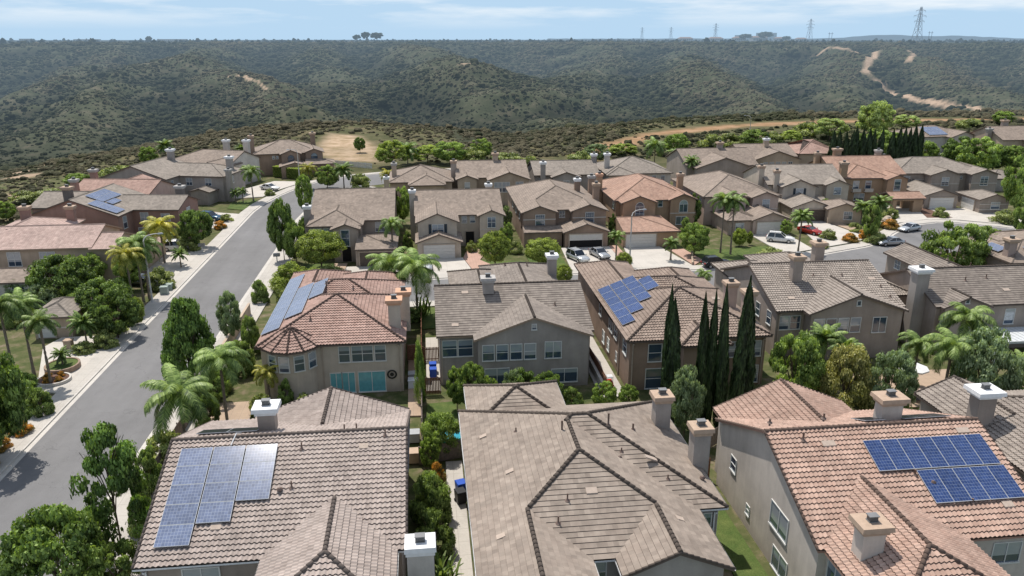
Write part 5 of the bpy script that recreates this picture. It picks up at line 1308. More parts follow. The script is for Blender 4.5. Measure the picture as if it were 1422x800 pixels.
def cypress_mesh(seed):
    g = np.random.default_rng(seed); n = 9000
    z = g.uniform(0, 1, n)**.85; a = g.uniform(0, 6.283, n)
    prof = np.interp(z, [0, .04, .15, .45, .75, .92, 1], [.55, .8, .95, 1., .68, .28, .03])
    lump = 1+.14*np.sin(a*3+z*9+seed)+.10*np.sin(a*5-z*23)+g.normal(0, .06, n)
    rr = prof*lump*g.uniform(.80, 1.04, n)
    C = np.stack([np.cos(a)*rr, np.sin(a)*rr, z], 1)
    nn = np.stack([np.cos(a), np.sin(a), np.full(n, .3)], 1)+g.normal(0, .4, (n, 3)); nn /= np.linalg.norm(nn, axis=1)[:, None]
    up = np.array([0, 0, 1.])+g.normal(0, .25, (n, 3)); t = up-nn*np.sum(up*nn, 1)[:, None]; t /= np.linalg.norm(t, axis=1)[:, None]; b = np.cross(nn, t)
    s = g.uniform(.6, 1.3, n)[:, None]
    L_ = t*s*np.array([.10, .10, .022]); B_ = b*s*np.array([.085, .085, .01])
    P = np.stack([C+L_*1.4, C+B_, C-L_, C-B_], 1).reshape(-1, 3)
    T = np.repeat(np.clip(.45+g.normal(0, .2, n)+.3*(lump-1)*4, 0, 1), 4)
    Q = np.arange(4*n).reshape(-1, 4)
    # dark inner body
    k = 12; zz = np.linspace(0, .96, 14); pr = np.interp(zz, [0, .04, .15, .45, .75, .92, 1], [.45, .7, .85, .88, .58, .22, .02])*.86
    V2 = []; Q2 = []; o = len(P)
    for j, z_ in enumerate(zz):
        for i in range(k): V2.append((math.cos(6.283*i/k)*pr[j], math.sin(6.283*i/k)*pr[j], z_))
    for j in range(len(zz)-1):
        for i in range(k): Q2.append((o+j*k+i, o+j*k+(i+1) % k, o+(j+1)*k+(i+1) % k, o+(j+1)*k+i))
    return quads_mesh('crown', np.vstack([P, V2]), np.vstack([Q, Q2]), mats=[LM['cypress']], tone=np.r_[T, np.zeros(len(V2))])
def frond_points(L, up, droop, n=9):
    pts = []; x = z = 0.; a = up
    for i in range(n):
        pts.append((x, z)); st = L/(n-1); x += math.cos(a)*st; z += math.sin(a)*st; a -= droop/(n-1)*(.5+1.1*i/(n-1))
    return pts
def palm_crown(seed, mat, n=20, L=2.9, leaf=.62, droop=2.1, upmax=1.2, width=.034):
    g = np.random.default_rng(seed); P, Q, T = [], [], []
    def quad(a, b, c, d, t):
        i = len(P); P.extend([a, b, c, d]); Q.append((i, i+1, i+2, i+3)); T.extend([t]*4)
    for f in range(n):
        az = f*2.39996+g.uniform(-.25, .25); e = f/(n-1); up = upmax*(1-e)+(-.35)*e+g.uniform(-.15, .15)
        LL = L*g.uniform(.8, 1.1)*(1-.18*(1-e)); pts = frond_points(LL, up, droop*g.uniform(.75, 1.1), 11)
        ca, sa = math.cos(az), math.sin(az); W = lambda x, y, z: np.array([ca*x-sa*y, sa*x+ca*y, z])
        ft = np.clip(.65-.45*e+g.normal(0, .12), 0, 1)
        for i in range(len(pts)-1):
            (x0, z0), (x1, z1) = pts[i], pts[i+1]
            r = .028*(1-i/11)+.006
            quad(W(x0, -r, z0), W(x1, -r, z1), W(x1, r, z1), W(x0, r, z0), ft)
            if i < 1: continue
            for s in (-1, 1):
                for q in (0., .17, .33, .5, .67, .83):
                    xx, zz = x0+(x1-x0)*q, z0+(z1-z0)*q; t = (i+q)/10
                    ll = leaf*(math.sin(math.pi*min(1, t*.9+.12))**.5)*g.uniform(.85, 1.1)
                    dx, dz = (x1-x0), (z1-z0); dl = math.hypot(dx, dz); dx, dz = dx/dl, dz/dl
                    hang = g.uniform(.35, .75)
                    tip = np.array([xx+dx*ll*.45, s*ll*.75, zz+dz*ll*.45-ll*hang]); mid = np.array([xx+dx*ll*.25, s*ll*.45, zz+dz*ll*.25-ll*hang*.3])
                    w = np.array([dx, 0, dz])*width
                    b0 = np.array([xx, s*r, zz]); tt = np.clip(ft+g.normal(0, .12), 0, 1)
                    A = [b0-w*.5, b0+w*.5, mid+w, mid-w]; B = [mid-w, mid+w, tip+w*.2, tip-w*.2]
                    quad(*[W(*p) for p in A], tt); quad(*[W(*p) for p in B], tt)
    return quads_mesh('fronds', np.array(P), np.array(Q), mats=[mat], tone=T)
def palm_trunk(seed, h=1.):
    g = np.random.default_rng(seed); mb = MB(); b = g.uniform(-.03, .03)
    n = 14; mb.tube([(b*math.sin(i/n*3.14)*3, 0, h*i/n) for i in range(n+1)], [(.19 if i < 2 else .14+.008*(i % 2))*(1-.15*i/n) for i in range(n+1)], 9, 0)
    return mb.mesh('trunk', [M['bark_palm']])
def banana_mesh(seed):
    g = np.random.default_rng(seed); P, Q, T = [], [], []
    for f in range(46):
        az = g.uniform(0, 6.283); up = g.uniform(.5, 1.4); L = g.uniform(.7, 1.15); ox, oy = g.normal(0, .25, 2); pts = frond_points(L, up, 1.2, 5); ca, sa = math.cos(az), math.sin(az); t = g.uniform(.1, 1)
        for i in range(4):
            w0 = .075*math.sin(3.14*(i+.4)/5); w1 = .075*math.sin(3.14*(i+1.4)/5); (x0, z0), (x1, z1) = pts[i], pts[i+1]
            k = len(P); P += [(ox+ca*x0+sa*w0, oy+sa*x0-ca*w0, z0), (ox+ca*x1+sa*w1, oy+sa*x1-ca*w1, z1), (ox+ca*x1-sa*w1, oy+sa*x1+ca*w1, z1), (ox+ca*x0-sa*w0, oy+sa*x0+ca*w0, z0)]; Q.append((k, k+1, k+2, k+3)); T += [t]*4
    return quads_mesh('shrub', np.array(P), np.array(Q), mats=[LM['hedge']], tone=T)
CR = {
 'broad': [crown_mesh('crown', LM['broad'], s, 95, 80, .050, 'ball', .185) for s in (1, 2, 3)],
 'broadB': [crown_mesh('crown', LM['broadB'], s, 90, 78, .050, 'ball', .18) for s in (4, 5, 6)],
 'broadY': [crown_mesh('crown', LM['broadY'], s, 100, 85, .045, 'dome', .18) for s in (7, 8)],
 'round': [crown_mesh('crown', LM['round'], s, 120, 85, .038, 'ball', .20) for s in (9, 10)],
 'cone': [crown_mesh('crown', LM['cone'], 11, 150, 75, .045, 'cone', .18)],
 'olive': [crown_mesh('crown', LM['olive'], s, 100, 75, .042, 'ball', .19) for s in (12, 13)],
 'olivebrown': [crown_mesh('crown', LM['olivebrown'], 14, 56, 130, .045, 'dome', .27)],
 'loose': [crown_mesh('crown', LM['cone'], 15, 66, 75, .046, 'layers', .17)],
 'hedgebush': [crown_mesh('crown', LM['hedge'], s, 85, 75, .055, 'dome', .22) for s in (16, 17)],
 'shrub': [crown_mesh('shrub', LM['shrub'], s, 26, 90, .085, 'dome', .36) for s in (18, 19, 20)],
 'flower': [crown_mesh('shrub', LM['flower'], s, 26, 80, .09, 'dome', .36) for s in (21,)],
 'bright': [crown_mesh('crown', LM['bright'], s, 75, 75, .05, 'ball', .19) for s in (22, 23)],
 'cypress': [cypress_mesh(s) for s in (1, 2, 3)],
 'queen': [palm_crown(s, LM['palm']) for s in (1, 2, 3)],
 'queenL': [palm_crown(s, LM['palm'], 22, 3.3, .75, 2.4) for s in (4, 5)],
 'queenY': [palm_crown(s, LM['palmY'], 20, 2.8, .6) for s in (6, 7)],
 'queenS': [palm_crown(s, LM['palm'], 24, 2.3, .5, 1.5, 1.35) for s in (8, 9)],
 'pygmy': [palm_crown(s, LM['palm'], 26, 1.3, .22, 1.5, 1.3, .03) for s in (10, 11)],
 'banana': [banana_mesh(1), banana_mesh(2)]}
CR['roundB'] = [crown_mesh('crown', LM['broadB'], s, 70, 110, .045, 'ball', .24) for s in (24, 25)]
CR['roundY'] = [crown_mesh('crown', LM['round'], s, 60, 110, .045, 'dome', .25) for s in (26,)]
CR['vine'] = [crown_mesh('shrub', LM['broadB'], 27, 50, 60, .06, 'cone', .4)]
TK = {k: [trunk_mesh(s, r, h, n, sp) for s in (1, 2)] for k, (r, h, n, sp) in {'tree': (.035, .42, 6, .6), 'loose': (.022, .7, 9, .5), 'slim': (.03, .5, 5, .4), 'bole': (.045, .3, 2, .2)}.items()}
PT = [palm_trunk(1), palm_trunk(2), palm_trunk(3)]
NAMES = dict(broad='broadleaf_tree', broadB='broadleaf_tree', broadY='broadleaf_tree', round='round_tree', cone='dense_tree', olive='soft_leaved_tree', olivebrown='soft_leaved_tree', loose='open_tree', hedgebush='bush', bright='pale_tree', cypress='cypress_tree', roundB='bushy_tree', roundY='spreading_bush', shrub='shrub', flower='flowering_shrub', vine='climbing_vine', banana='strappy_plant', queen='queen_palm', queenL='queen_palm', queenY='queen_palm', queenS='small_palm', pygmy='pygmy_palm')
_cnt = {}
def plant(kind, x, y, h, w, label, group=None):
    i = _cnt.get(kind, 0); _cnt[kind] = i+1
    me = CR[kind][i % len(CR[kind])]; rz = (i*2.1+.3*x) % 6.28
    z0 = float(height([x], [y])[0])+.02 if (y > 200 or x < -72) else .0
    cat = {'shrub': 'shrub', 'flower': 'shrub', 'vine': 'vine', 'banana': 'plant', 'hedgebush': 'bush', 'roundY': 'bush'}.get(kind, 'palm' if 'palm' in NAMES[kind] else 'tree')
    if kind in ('shrub', 'flower', 'vine', 'banana'):
        o = link(NAMES[kind], me, None, (x, y, z0), (0, 0, rz), (w/2*1.05, w/2*1.05, h*1.02)); tag(o, label, cat, group); return o
    root = thing(NAMES[kind], label, cat, (x, y, z0), rz, group)
    if cat == 'palm':
        pyg = kind == 'pygmy'
        base = {'queen': 2.55, 'queenL': 2.9, 'queenY': 2.45, 'queenS': 2.1, 'pygmy': 1.15}[kind]
        s = max(.5, w/2/base)*1.12; lift = {'pygmy': .6, 'queenS': 1.1}.get(kind, 1.15)*s
        hc = max(.5, h-lift)
        ts = .75 if pyg else 1.
        link('trunk', PT[i % 3], root, (0, 0, 0), None, (ts, ts, hc+.1)); link('fronds', me, root, (0, 0, hc), None, (s, s, s)); return root
    if kind == 'cypress':
        link('trunk', TK['bole'][i % 2], root, (0, 0, 0), None, (3, 3, .8*3)); link('crown', me, root, (0, 0, .25), (R(1.5*math.sin(x*7)), R(1.5*math.cos(y*5)), rz), (w/2*.72, w/2*.72, h-.25)); return root
    low = {'round': .22, 'cone': .06, 'loose': .22, 'hedgebush': 0., 'roundY': 0., 'olive': .1, 'roundB': .06, 'broad': .1, 'broadB': .12, 'broadY': .2, 'bright': .2, 'olivebrown': .1}.get(kind, .1)
    if kind == 'round' and h < 4: low = .06
    tk = TK['loose'] if kind == 'loose' else TK['slim'] if w < h*.5 else TK['tree']
    link('trunk', tk[i % 2], root, (0, 0, 0), None, (w*.5*1.0, w*.5*1.0, h))
    link('crown', me, root, (0, 0, h*low), None, (w/2*1.02, w/2*1.02, h*(1-low)))
    return root
PLANTS = [
('broad',-36.7,62.2,10.6,7.2,'large dark leafy street tree at the left edge of the photo, over orange flowers'),
('queen',-42.4,77.8,10.1,5.2,'queen palm at far left, nearest the dark leafy street tree'),
('queen',-41.8,80.4,9.2,4.6,'queen palm standing in front of the tan gatehouse, middle of three'),
('queen',-38.8,77.4,8.1,4.1,'thick trunked queen palm at the edge of the gatehouse driveway'),
('pygmy',-39.3,81.5,2.4,2.2,'tiny pygmy palm in the oval brick planter'),
('pygmy',-39.3,87.8,4.1,3.7,'grey green fan leaved cycad beside the stone driveway pillars'),
('broad',-47.6,102.3,7.5,8.7,'dark broad tree against the orange roofed house, left of its window'),
('broad',-40.3,96.8,5.7,7.3,'dark spreading tree between the orange roofed house and the sidewalk'),
('broad',-36.7,90.2,6.1,6.0,'dark leafy tree whose crown overhangs the left sidewalk'),
('round',-35.9,94.5,3.8,2.3,'clipped green ball shrub at the end of the dark tree hedge'),
('olive',-48.9,99.1,4.6,4.6,'soft blue green tree beside the small garage wall'),
('olive',-54.5,105.5,3.6,3.9,'pale shrub under the small garage roof at the left edge'),
('shrub',-51.4,96.8,1.9,3.6,'low mixed shrub bed left of the gatehouse'),
('queen',-38.4,104.3,9.6,6.1,'yellow green queen palm, front left one of the sidewalk group'),
('queen',-37.8,104.8,8.7,5.4,'queen palm touching the street lamp on the left sidewalk'),
('queenY',-41.2,122.9,7.9,6.4,'yellowing queen palm standing before the grey solar house'),
('pygmy',-37.9,120.1,3.1,2.9,'small multi stemmed palm in the round bed by the white car'),
('shrub',-37.7,109.9,3.0,4.1,'low shrubs below the sidewalk palms'),
('broad',-38.5,131.9,7.1,6.3,'rounded dark green tree beside the brown house by the street bend'),
('shrub',-39.7,130.6,2.2,3.6,'low green shrub under the rounded dark street tree'),
('flower',-38.1,145.9,1.6,2.4,'small orange bush beside the blue parked car'),
('shrub',-38.2,151.9,1.7,2.5,'yellow green shrub near the blue parked car'),
('pygmy',-40.5,170.1,3.1,2.8,'small palm on the lawn before the grey gabled house'),
('pygmy',-39.0,169.9,3.4,2.5,'second small palm beside the iron fence lawn'),
('queen',-37.1,171.3,8.1,5.6,'tall palm in front of the far grey house on the left street'),
('shrub',-34.7,177.5,1.6,2.3,'yellow shrub beside the far white car'),
('broad',-22.7,122.5,10.4,4.6,'tall dark leafy tree on the inner street corner'),
('roundB',-20.5,120.6,7.0,3.9,'bright green tree tucked against the dark corner tree'),
('round',-16.0,115.3,6.7,7.9,'very large clipped round yellow green tree before the flat tiled house'),
('roundY',-19.3,107.8,4.1,5.8,'low spreading yellow green shrub behind the blue solar roof'),
('roundY',-16.1,108.1,3.0,3.9,'second low yellow green shrub behind the solar roof, by the steps'),
('shrub',-14.8,112.6,1.9,4.3,'flower bed shrub beside the front steps'),
('shrub',-15.5,126.0,1.7,2.4,'dark shrub under the arched tall window'),
('queen',-5.4,120.5,7.3,4.8,'queen palm before the brown garage of the flat tiled house'),
('queenL',-4.8,96.9,7.8,7.0,'big queen palm in the verge, left one of the pair near the orange chimneys'),
('queenL',-1.5,93.7,8.4,7.4,'big queen palm in the verge, right one of the pair, trunk in full view'),
('broadB',-4.4,145.6,7.8,3.6,'bright green tree in the gap between the two cream garages'),
('round',10.3,113.1,6.3,5.7,'round headed small tree on the lawn beside the white garage'),
('olive',14.9,139.9,4.5,2.4,'slim grey green bush in the gap beside the brown gabled house'),
('round',17.5,113.0,5.1,6.0,'round green shrub tree in front of the brown two gable house'),
('round',19.4,104.8,3.1,2.9,'clipped green ball behind the white capped chimney'),
('shrub',7.4,124.3,1.9,1.9,'small green shrub beside the brick entry path'),
('shrub',9.1,126.5,1.9,2.2,'dark shrub by the cream turret entry'),
('shrub',-12.1,111.2,1.3,1.5,'small planting beside the stone steps'),
('queenS',30.0,116.5,5.0,3.0,'small palm between the open garage and the orange roofed house'),
('round',30.0,111.6,2.8,2.7,'rounded yellow green shrub at the foot of the street lamp'),
('queenS',38.7,115.5,3.8,3.0,'short palm cluster beside the wide white driveway'),
('broadB',43.3,117.6,5.8,5.4,'leafy tree on the lawn with a few reddish leaves'),
('broad',50.0,137.6,6.5,3.0,'slim dark tree between the orange roofed and brown hip houses'),
('queen',48.2,118.8,10.4,5.2,'tall queen palm on the lawn by the black van, left one'),
('queen',49.5,117.7,10.3,4.7,'tall queen palm on the lawn by the black van, right one'),
('round',53.1,122.9,3.3,2.7,'round clipped bush below the small tiled porch roof'),
('round',55.2,123.6,2.5,1.2,'narrow clipped bush at the white garage corner'),
('queenL',38.3,99.6,3.2,3.0,'low bright palm tops behind the roof, close to the black van'),
('queenS',61.4,118.2,7.3,4.1,'feathery tree palm between the white car and the red car'),
('shrub',55.5,116.2,1.5,4.0,'low bright shrubs beside the white parked car'),
('shrub',66.3,120.0,1.4,2.4,'yellow green shrub beside the red car'),
('broadB',76.7,123.2,7.1,3.5,'young leafy tree in the rock garden by the archway'),
('queenS',82.4,135.7,4.7,4.1,'dark palm against the ochre house, left of two'),
('queenS',85.6,135.4,5.8,4.7,'dark palm against the ochre house, right of two'),
('shrub',78.1,130.4,1.9,2.4,'round grey green shrub in the rock garden'),
('flower',77.1,125.2,1.8,2.3,'yellow flowering ground plants by the curved path'),
('shrub',77.3,122.1,2.1,3.5,'low green plants at the tip of the rock garden'),
('flower',86.0,131.8,1.9,3.5,'ochre coloured low bush between path and drive'),
('shrub',101.5,139.8,2.2,2.6,'small shrub on the brown mulch island'),
('broadB',74.7,98.5,9.9,9.6,'large yellow green street tree in front of the solar roofed house'),
('broadB',85.5,106.1,6.9,6.3,'smaller crown joined right of the large yellow green street tree'),
('cone',-24.0,74.9,10.0,5.9,'tall dense dark tree beside the asphalt street'),
('olive',-22.9,86.8,6.7,2.9,'slender thin crowned tree right of the tall dense tree'),
('hedgebush',-20.1,83.9,5.0,2.4,'rust and green shrub along the solar roofed wall'),
('queen',-18.4,65.1,8.6,5.5,'queen palm beside the bay windowed house'),
('queen',-20.6,60.3,8.0,6.7,'drooping queen palm nearest the street asphalt'),
('shrub',-21.6,73.7,3.1,3.2,'light green understory bush between the queen palms'),
('queenY',-15.8,70.7,4.1,3.1,'small yellow green palm under the round bay window'),
('shrub',-22.4,60.5,2.7,3.4,'shrub between the drooping palm and the front solar house'),
('broad',-20.1,65.3,3.9,2.6,'dark shrub beneath the palms near the patio'),
('loose',-21.4,47.5,10.3,5.8,'open branched tree standing beside the front left solar house'),
('broad',-23.1,42.4,7.4,6.5,'large dense bush tree at the bottom edge by the road'),
('broadB',-20.0,43.4,4.2,3.4,'bright green bush at the lower left house corner'),
('hedgebush',-21.9,55.1,4.9,2.6,'leafy shrubs along the side of the front left roof'),
('hedgebush',-21.1,50.3,3.6,1.8,'leafy shrubs at the lower side of the front left roof'),
('roundB',0.6,58.9,4.0,3.5,'rounded bright green tree in the back garden behind the slate roof'),
('vine',-1.1,69.0,6.2,1.0,'tall narrow vine on the fence between the two rear houses'),
('banana',-0.7,93.7,3.4,3.1,'banana like plant by the pale chimney house wall'),
('hedgebush',-2.2,92.5,1.9,2.7,'yellow green shrub between the two middle houses'),
('flower',0.2,54.4,2.0,1.3,'yellow variegated bush beside the concrete path'),
('hedgebush',-0.3,49.6,4.5,3.3,'dense green bush against the garden walkway'),
('hedgebush',-0.2,45.5,4.0,3.0,'dense green bush next to the walkway, the lower one'),
('banana',0.2,42.3,2.9,2.5,'strappy leaved plant at the foot of the walkway bushes'),
('broadB',2.4,67.0,4.8,2.3,'upright leafy tree at the left corner of the grey gabled house'),
('broadB',3.8,66.3,5.5,3.1,'upright bright tree before the grey gabled house'),
('broadB',5.4,66.1,4.0,2.1,'lower upright tree right of the bright one under the four narrow windows'),
('broad',8.5,66.0,4.5,3.6,'leafy dark tree below the white framed window'),
('broad',10.9,66.1,4.1,3.3,'leafy dark tree next to the small lower window'),
('broadB',16.2,65.2,3.3,2.7,'bright leafy bush behind the slate roof, by the red toy car'),
('broadB',18.5,64.9,2.9,2.1,'smaller bright leafy bush next to the solar house wall'),
('cypress',21.9,64.5,12.6,1.3,'slim dark cypress, leftmost of the front group'),
('cypress',21.7,61.9,12.1,2.0,'broader dark cypress leaning against the leftmost one'),
('cypress',24.4,61.6,12.7,1.5,'dark cypress, third from the left in the front group'),
('cypress',25.0,61.3,13.0,1.2,'narrow cypress, fourth from the left in the front group'),
('cypress',25.8,60.6,13.5,1.4,'dark cypress, fifth from the left in the front group'),
('cypress',27.2,60.5,14.4,1.8,'tallest dark cypress in the front group'),
('cypress',28.1,60.6,13.0,1.8,'rightmost dark cypress of the front group'),
('olive',22.1,59.2,7.3,3.3,'grey leaved airy shrub tree between the cypresses'),
('broadB',33.8,62.7,8.6,5.7,'bright knobbly tree beside the cypress group'),
('olivebrown',37.9,60.8,8.1,5.6,'brownish green tree in the right centre garden'),
('olive',41.4,59.7,7.6,4.8,'grey green rounded tree below the twin pane window'),
('queenS',41.1,71.0,5.5,4.6,'low palm against the wall under the row of four windows'),
('queen',46.3,63.6,7.4,4.2,'slender palm beside the patio umbrella'),
('queenL',46.8,59.8,8.6,5.1,'yellowing broad palm by the patio table'),
('queen',52.8,66.1,9.3,5.9,'queen palm before the small gabled window'),
('olive',49.4,58.5,9.9,6.4,'large soft crowned green tree in the right garden'),
('queenS',56.5,62.4,5.3,3.5,'fern leaved palm at the right edge garden'),
('shrub',57.9,63.9,2.0,2.9,'low shrubs at the right edge of the garden'),
('shrub',38.5,67.7,3.6,3.7,'ferny undergrowth beside the bright knobbly tree'),
('broadB',-80.6,156.7,4.2,4.2,'green bush at far left behind the orange roof'),
('shrub',-85.8,175.3,2.5,6.2,'yellow green bush at the far left slope'),
('shrub',-82.0,180.4,2.1,7.1,'pale green slope bush left of the rust roof'),
('broadB',-81.1,191.5,3.8,6.8,'green slope tree behind the rust roofed house'),
('broadB',-75.1,223.1,5.9,5.2,'bright green tree at the canyon rim, left of the grey hip roof'),
('queenS',-72.8,230.6,6.5,5.8,'bright palm at the canyon rim behind the grey hip roof'),
('shrub',-76.9,204.9,3.6,7.7,'pale grey green bush at the canyon rim'),
('queenS',-47.9,212.7,7.2,4.2,'small palm between the two far left houses'),
('shrub',-48.3,227.8,4.1,5.3,'yellowish bush between the two far left houses'),
('broad',-19.5,245.0,4.9,4.0,'single dark tree on the bare sandy lot'),
('queenY',-27.0,185.4,6.1,4.8,'palm beside the hedge at the street end'),
('broadB',-22.8,184.9,5.8,6.5,'green tree right of the far corner house'),
('queenS',-18.9,184.5,6.1,5.8,'green palm mass behind the flat tiled roof'),
('shrub',-15.2,184.0,3.8,4.8,'dark shrub at the back of the flat tiled house'),
('broadB',-23.8,155.4,8.7,3.7,'leafy tree behind the inner corner trees'),
('queenY',-8.2,177.9,5.6,4.6,'palm before the far hip roofed house'),
('hedgebush',-19.9,78.0,4.3,3.2,'dense green bush between the slender tree and the bay turret house'),
('broadB',-20.8,71.2,3.7,3.2,'bright bush tree left of the bay turret, among the queen palms'),
('hedgebush',-16.2,59.8,3.7,2.8,'patio edge bush below the queen palm by the bay turret'),
('hedgebush',-19.3,54.8,3.2,2.7,'green bush beside the open branched tree, toward the palms'),
('shrub',-16.0,68.4,2.3,2.1,'low shrub at the foot of the bay turret wall'),
('shrub',-37.0,87.6,2.1,2.5,'low green shrub right of the little tan gatehouse'),
('hedgebush',-44.1,98.1,3.9,4.2,'leafy bush directly behind the little tan gatehouse'),
('broadB',-39.9,73.4,3.4,3.8,'bright green tree behind the queen palms at the left edge'),
('hedgebush',-36.9,70.8,3.0,2.7,'bush below the left edge queen palms, near the round flower bed'),
('broadB',-41.6,109.0,5.7,4.3,'light green tree between the pink roofed house and the palms'),
('shrub',-43.5,135.9,2.3,3.0,'low shrub against the rose brown house wall'),
('queenY',-38.7,101.3,8.8,5.1,'yellow queen palm left of the sidewalk lamp group'),
('broadB',-47.9,111.7,5.1,5.2,'light green tree overlapping the dark broad tree by the pink roofed house'),
('hedgebush',-3.2,127.9,3.4,1.8,'narrow green bush between the brown garage and the cream tower'),
('broadB',13.3,124.6,5.2,2.4,'slim bright tree in the gap left of the brown two gable house'),
('shrub',14.6,122.6,2.2,2.1,'shrub at the corner of the lawn beside the brown house porch'),
('broad',32.9,130.2,4.7,2.0,'slim dark tree right of the half open garage'),
('hedgebush',45.6,128.8,4.4,2.3,'green bush against the ochre house lower window'),
('shrub',70.7,125.9,1.8,2.8,'low green shrub beside the curved tan path'),
('flower',73.5,123.5,1.6,2.8,'yellow ground cover in the rock garden near the kerb'),
('shrub',91.6,140.9,2.0,2.9,'dark low shrub beside the rock garden boulders'),
('olive',7.6,66.1,4.5,2.6,'grey green bush under the rightmost upper window of the grey gabled house'),
('hedgebush',13.1,65.5,3.0,2.6,'low bush at the right corner of the grey gabled house'),
('shrub',41.5,63.3,2.8,3.8,'green undergrowth below the twin pane window'),
('queenS',41.7,68.2,5.3,3.8,'bushy palm behind the brownish green tree'),
('hedgebush',41.1,57.7,3.4,3.9,'dense green bush in front of the grey green rounded tree'),
('shrub',44.2,57.3,3.2,3.4,'low green bush in front of the yellowing palm'),
('broadB',51.4,56.5,5.0,3.6,'bright green tree before the pergola'),
('broad',31.2,58.8,3.8,3.5,'dark green bush in front of the bright knobbly tree'),
('shrub',-12.1,68.4,2.0,2.1,'low shrub left of the cyan glass doors'),
('hedgebush',-14.1,70.1,3.1,1.7,'bush at the turret corner below the bay windows'),
('broadB',-0.3,56.3,3.3,1.9,'bright bush against the grey fence behind the storage box'),
('hedgebush',-22.5,101.8,3.6,2.5,'green bush on the inner sidewalk corner by the mailbox'),
('shrub',-19.3,101.5,2.2,2.3,'low shrub beside the solar roof of the rust house'),
('broad',-20.0,129.8,5.6,3.2,'dark leafy tree beside the arched entry house chimney'),
('broadB',-19.5,154.9,5.5,3.5,'bright tree behind the left chimney of the flat tiled house'),
('broadB',50.3,188.3,4.3,3.6,'small bright tree in front of the light grey far hip roof'),
]
for k_, x_, y_, h_, w_, lab in PLANTS: plant(k_, x_, y_, h_, w_, lab)
BG = [
('broadY',-8.6,215.5,7.9,8.7,''),
('queenS',-4.5,220.2,6.0,6.9,''),
('broadY',1.1,222.2,5.3,8.2,''),
('broadB',7.4,218.8,6.4,9.3,''),
('shrub',13.6,220.8,4.1,7.0,''),
('broadB',16.6,225.9,6.2,6.7,''),
('shrub',22.9,211.9,4.0,8.7,''),
('shrub',28.0,206.4,3.9,5.1,''),
('shrub',43.3,209.6,4.0,7.5,''),
('olive',48.9,216.7,5.3,7.4,''),
('broadY',60.2,229.7,3.9,8.7,''),
('queen',61.6,202.6,8.1,6.6,''),
('queen',64.7,195.3,6.4,4.9,''),
('broadB',75.8,227.9,6.5,7.8,''),
('queenS',62.3,175.2,7.5,4.1,''),
('shrub',92.3,242.1,4.6,7.0,''),
('shrub',100.0,246.5,4.4,7.1,''),
('broadB',105.7,240.6,5.9,9.7,''),
('shrub',116.2,250.1,3.8,6.3,''),
('broadY',122.5,249.4,4.8,7.2,''),
('shrub',137.1,267.6,5.1,8.8,''),
('bright',139.2,255.1,7.6,11.4,''),
('bright',149.6,246.3,13.9,12.1,''),
('bright',186.2,285.0,5.5,10.1,''),
('broadB',137.4,223.9,7.4,11.0,''),
('broadB',133.0,207.2,8.5,9.0,''),
('broadY',132.8,199.4,8.2,7.1,''),
('broadB',138.3,201.3,6.8,7.2,''),
('broad',141.5,191.1,9.1,10.0,''),
('broadB',141.1,184.4,9.9,11.2,''),
('broad',150.7,190.1,7.2,8.8,''),
('broadB',153.6,187.4,7.2,6.8,''),
('broadB',234.4,295.1,5.7,8.2,''),
('shrub',214.0,286.8,3.9,8.5,''),
('broadB',117.0,139.3,12.3,6.3,''),
('broadB',104.0,121.1,8.2,3.8,''),
('shrub',110.6,133.7,2.5,4.2,''),
('broad',60.5,170.0,4.0,2.6,''),
('broadB',87.9,204.5,1.6,4.4,''),
('shrub',94.0,206.3,1.6,3.6,''),
('broadB',31.5,178.7,3.1,6.5,''),
('broadB',11.9,180.9,3.8,3.4,''),
('broad',8.7,185.1,3.1,2.8,''),
('broadB',53.8,194.3,3.7,2.6,''),
('broadB',63.6,127.7,3.3,2.1,''),
('broadB',79.3,143.6,3.5,2.3,''),
('shrub',116.7,180.7,3.6,2.9,''),
]
BGL = {'broadY': 'yellow green garden tree', 'broadB': 'bright green garden tree', 'broad': 'dark green garden tree', 'queenS': 'low bushy palm', 'queen': 'tall queen palm', 'shrub': 'leafy shrub', 'olive': 'olive coloured tree', 'bright': 'tall pale green tree'}
BGW = ['directly behind the far hip roofed house at the row\'s left end', 'beside the first tree of the belt behind the far hip roof', 'between the sandy lot and the tan gabled far house', 'behind the left chimney of the tan gabled far house', 'behind the ridge of the tan gabled far house', 'right behind the tan gabled far house chimney', 'in the gap left of the low grey far house', 'just behind the left white chimney of the low grey far house', 'behind the right white chimney of the low grey far house', 'on the rim above the light grey hip roof, left end', 'on the rim above the light grey hip roof, centre',
 'above the brown hip house, the left and taller one of two', 'above the brown hip house, the right and shorter one of two', 'at the orange slope above the far queen palms', 'close to the left wall of the broad grey gable', 'first in the belt along the orange slope behind the broad grey gable', 'second in the belt along the orange slope, near the far street lamp', 'right of the far street lamp on the slope', 'behind the five window house on the slope', 'yellowest in the belt above the rust roofed small house', 'on the slope at the left end of the cypress row', 'rising behind the middle of the cypress row', 'tallest of the belt, behind the right end of the cypress row', 'left of the far solar roofed house on the slope', 'just right of the cypress row, behind', 'right of the cypress row, in front of the belt',
 'most yellow, above the long dark house chimneys', 'above the left part of the long dark house', 'darkest above the ridge of the long dark house', 'broadest above the long dark house', 'in front of the far tan gable wall', 'before the far right house, beside the edge', 'behind the far right house\'s left chimney', 'beside the far solar roofed house', 'tall at the right edge beside the separate garage wing', 'at the right edge in front of the separate garage wing', 'low at the right end of the kerb', 'slim between the two central far row houses and the brown hip', 'in the gap behind the five window house, left', 'in the gap behind the five window house, right', 'before the dark blue walled gable', 'in front of the tan gabled far house, right', 'in front of the tan gabled far house, left', 'small in front of the light grey hip roof', 'between the white car and the small porch garage', 'between the brown garage and the garden pavilion', 'low behind the small hidden roof at the right']
assert len(BGW) == len(BG), (len(BGW), len(BG))
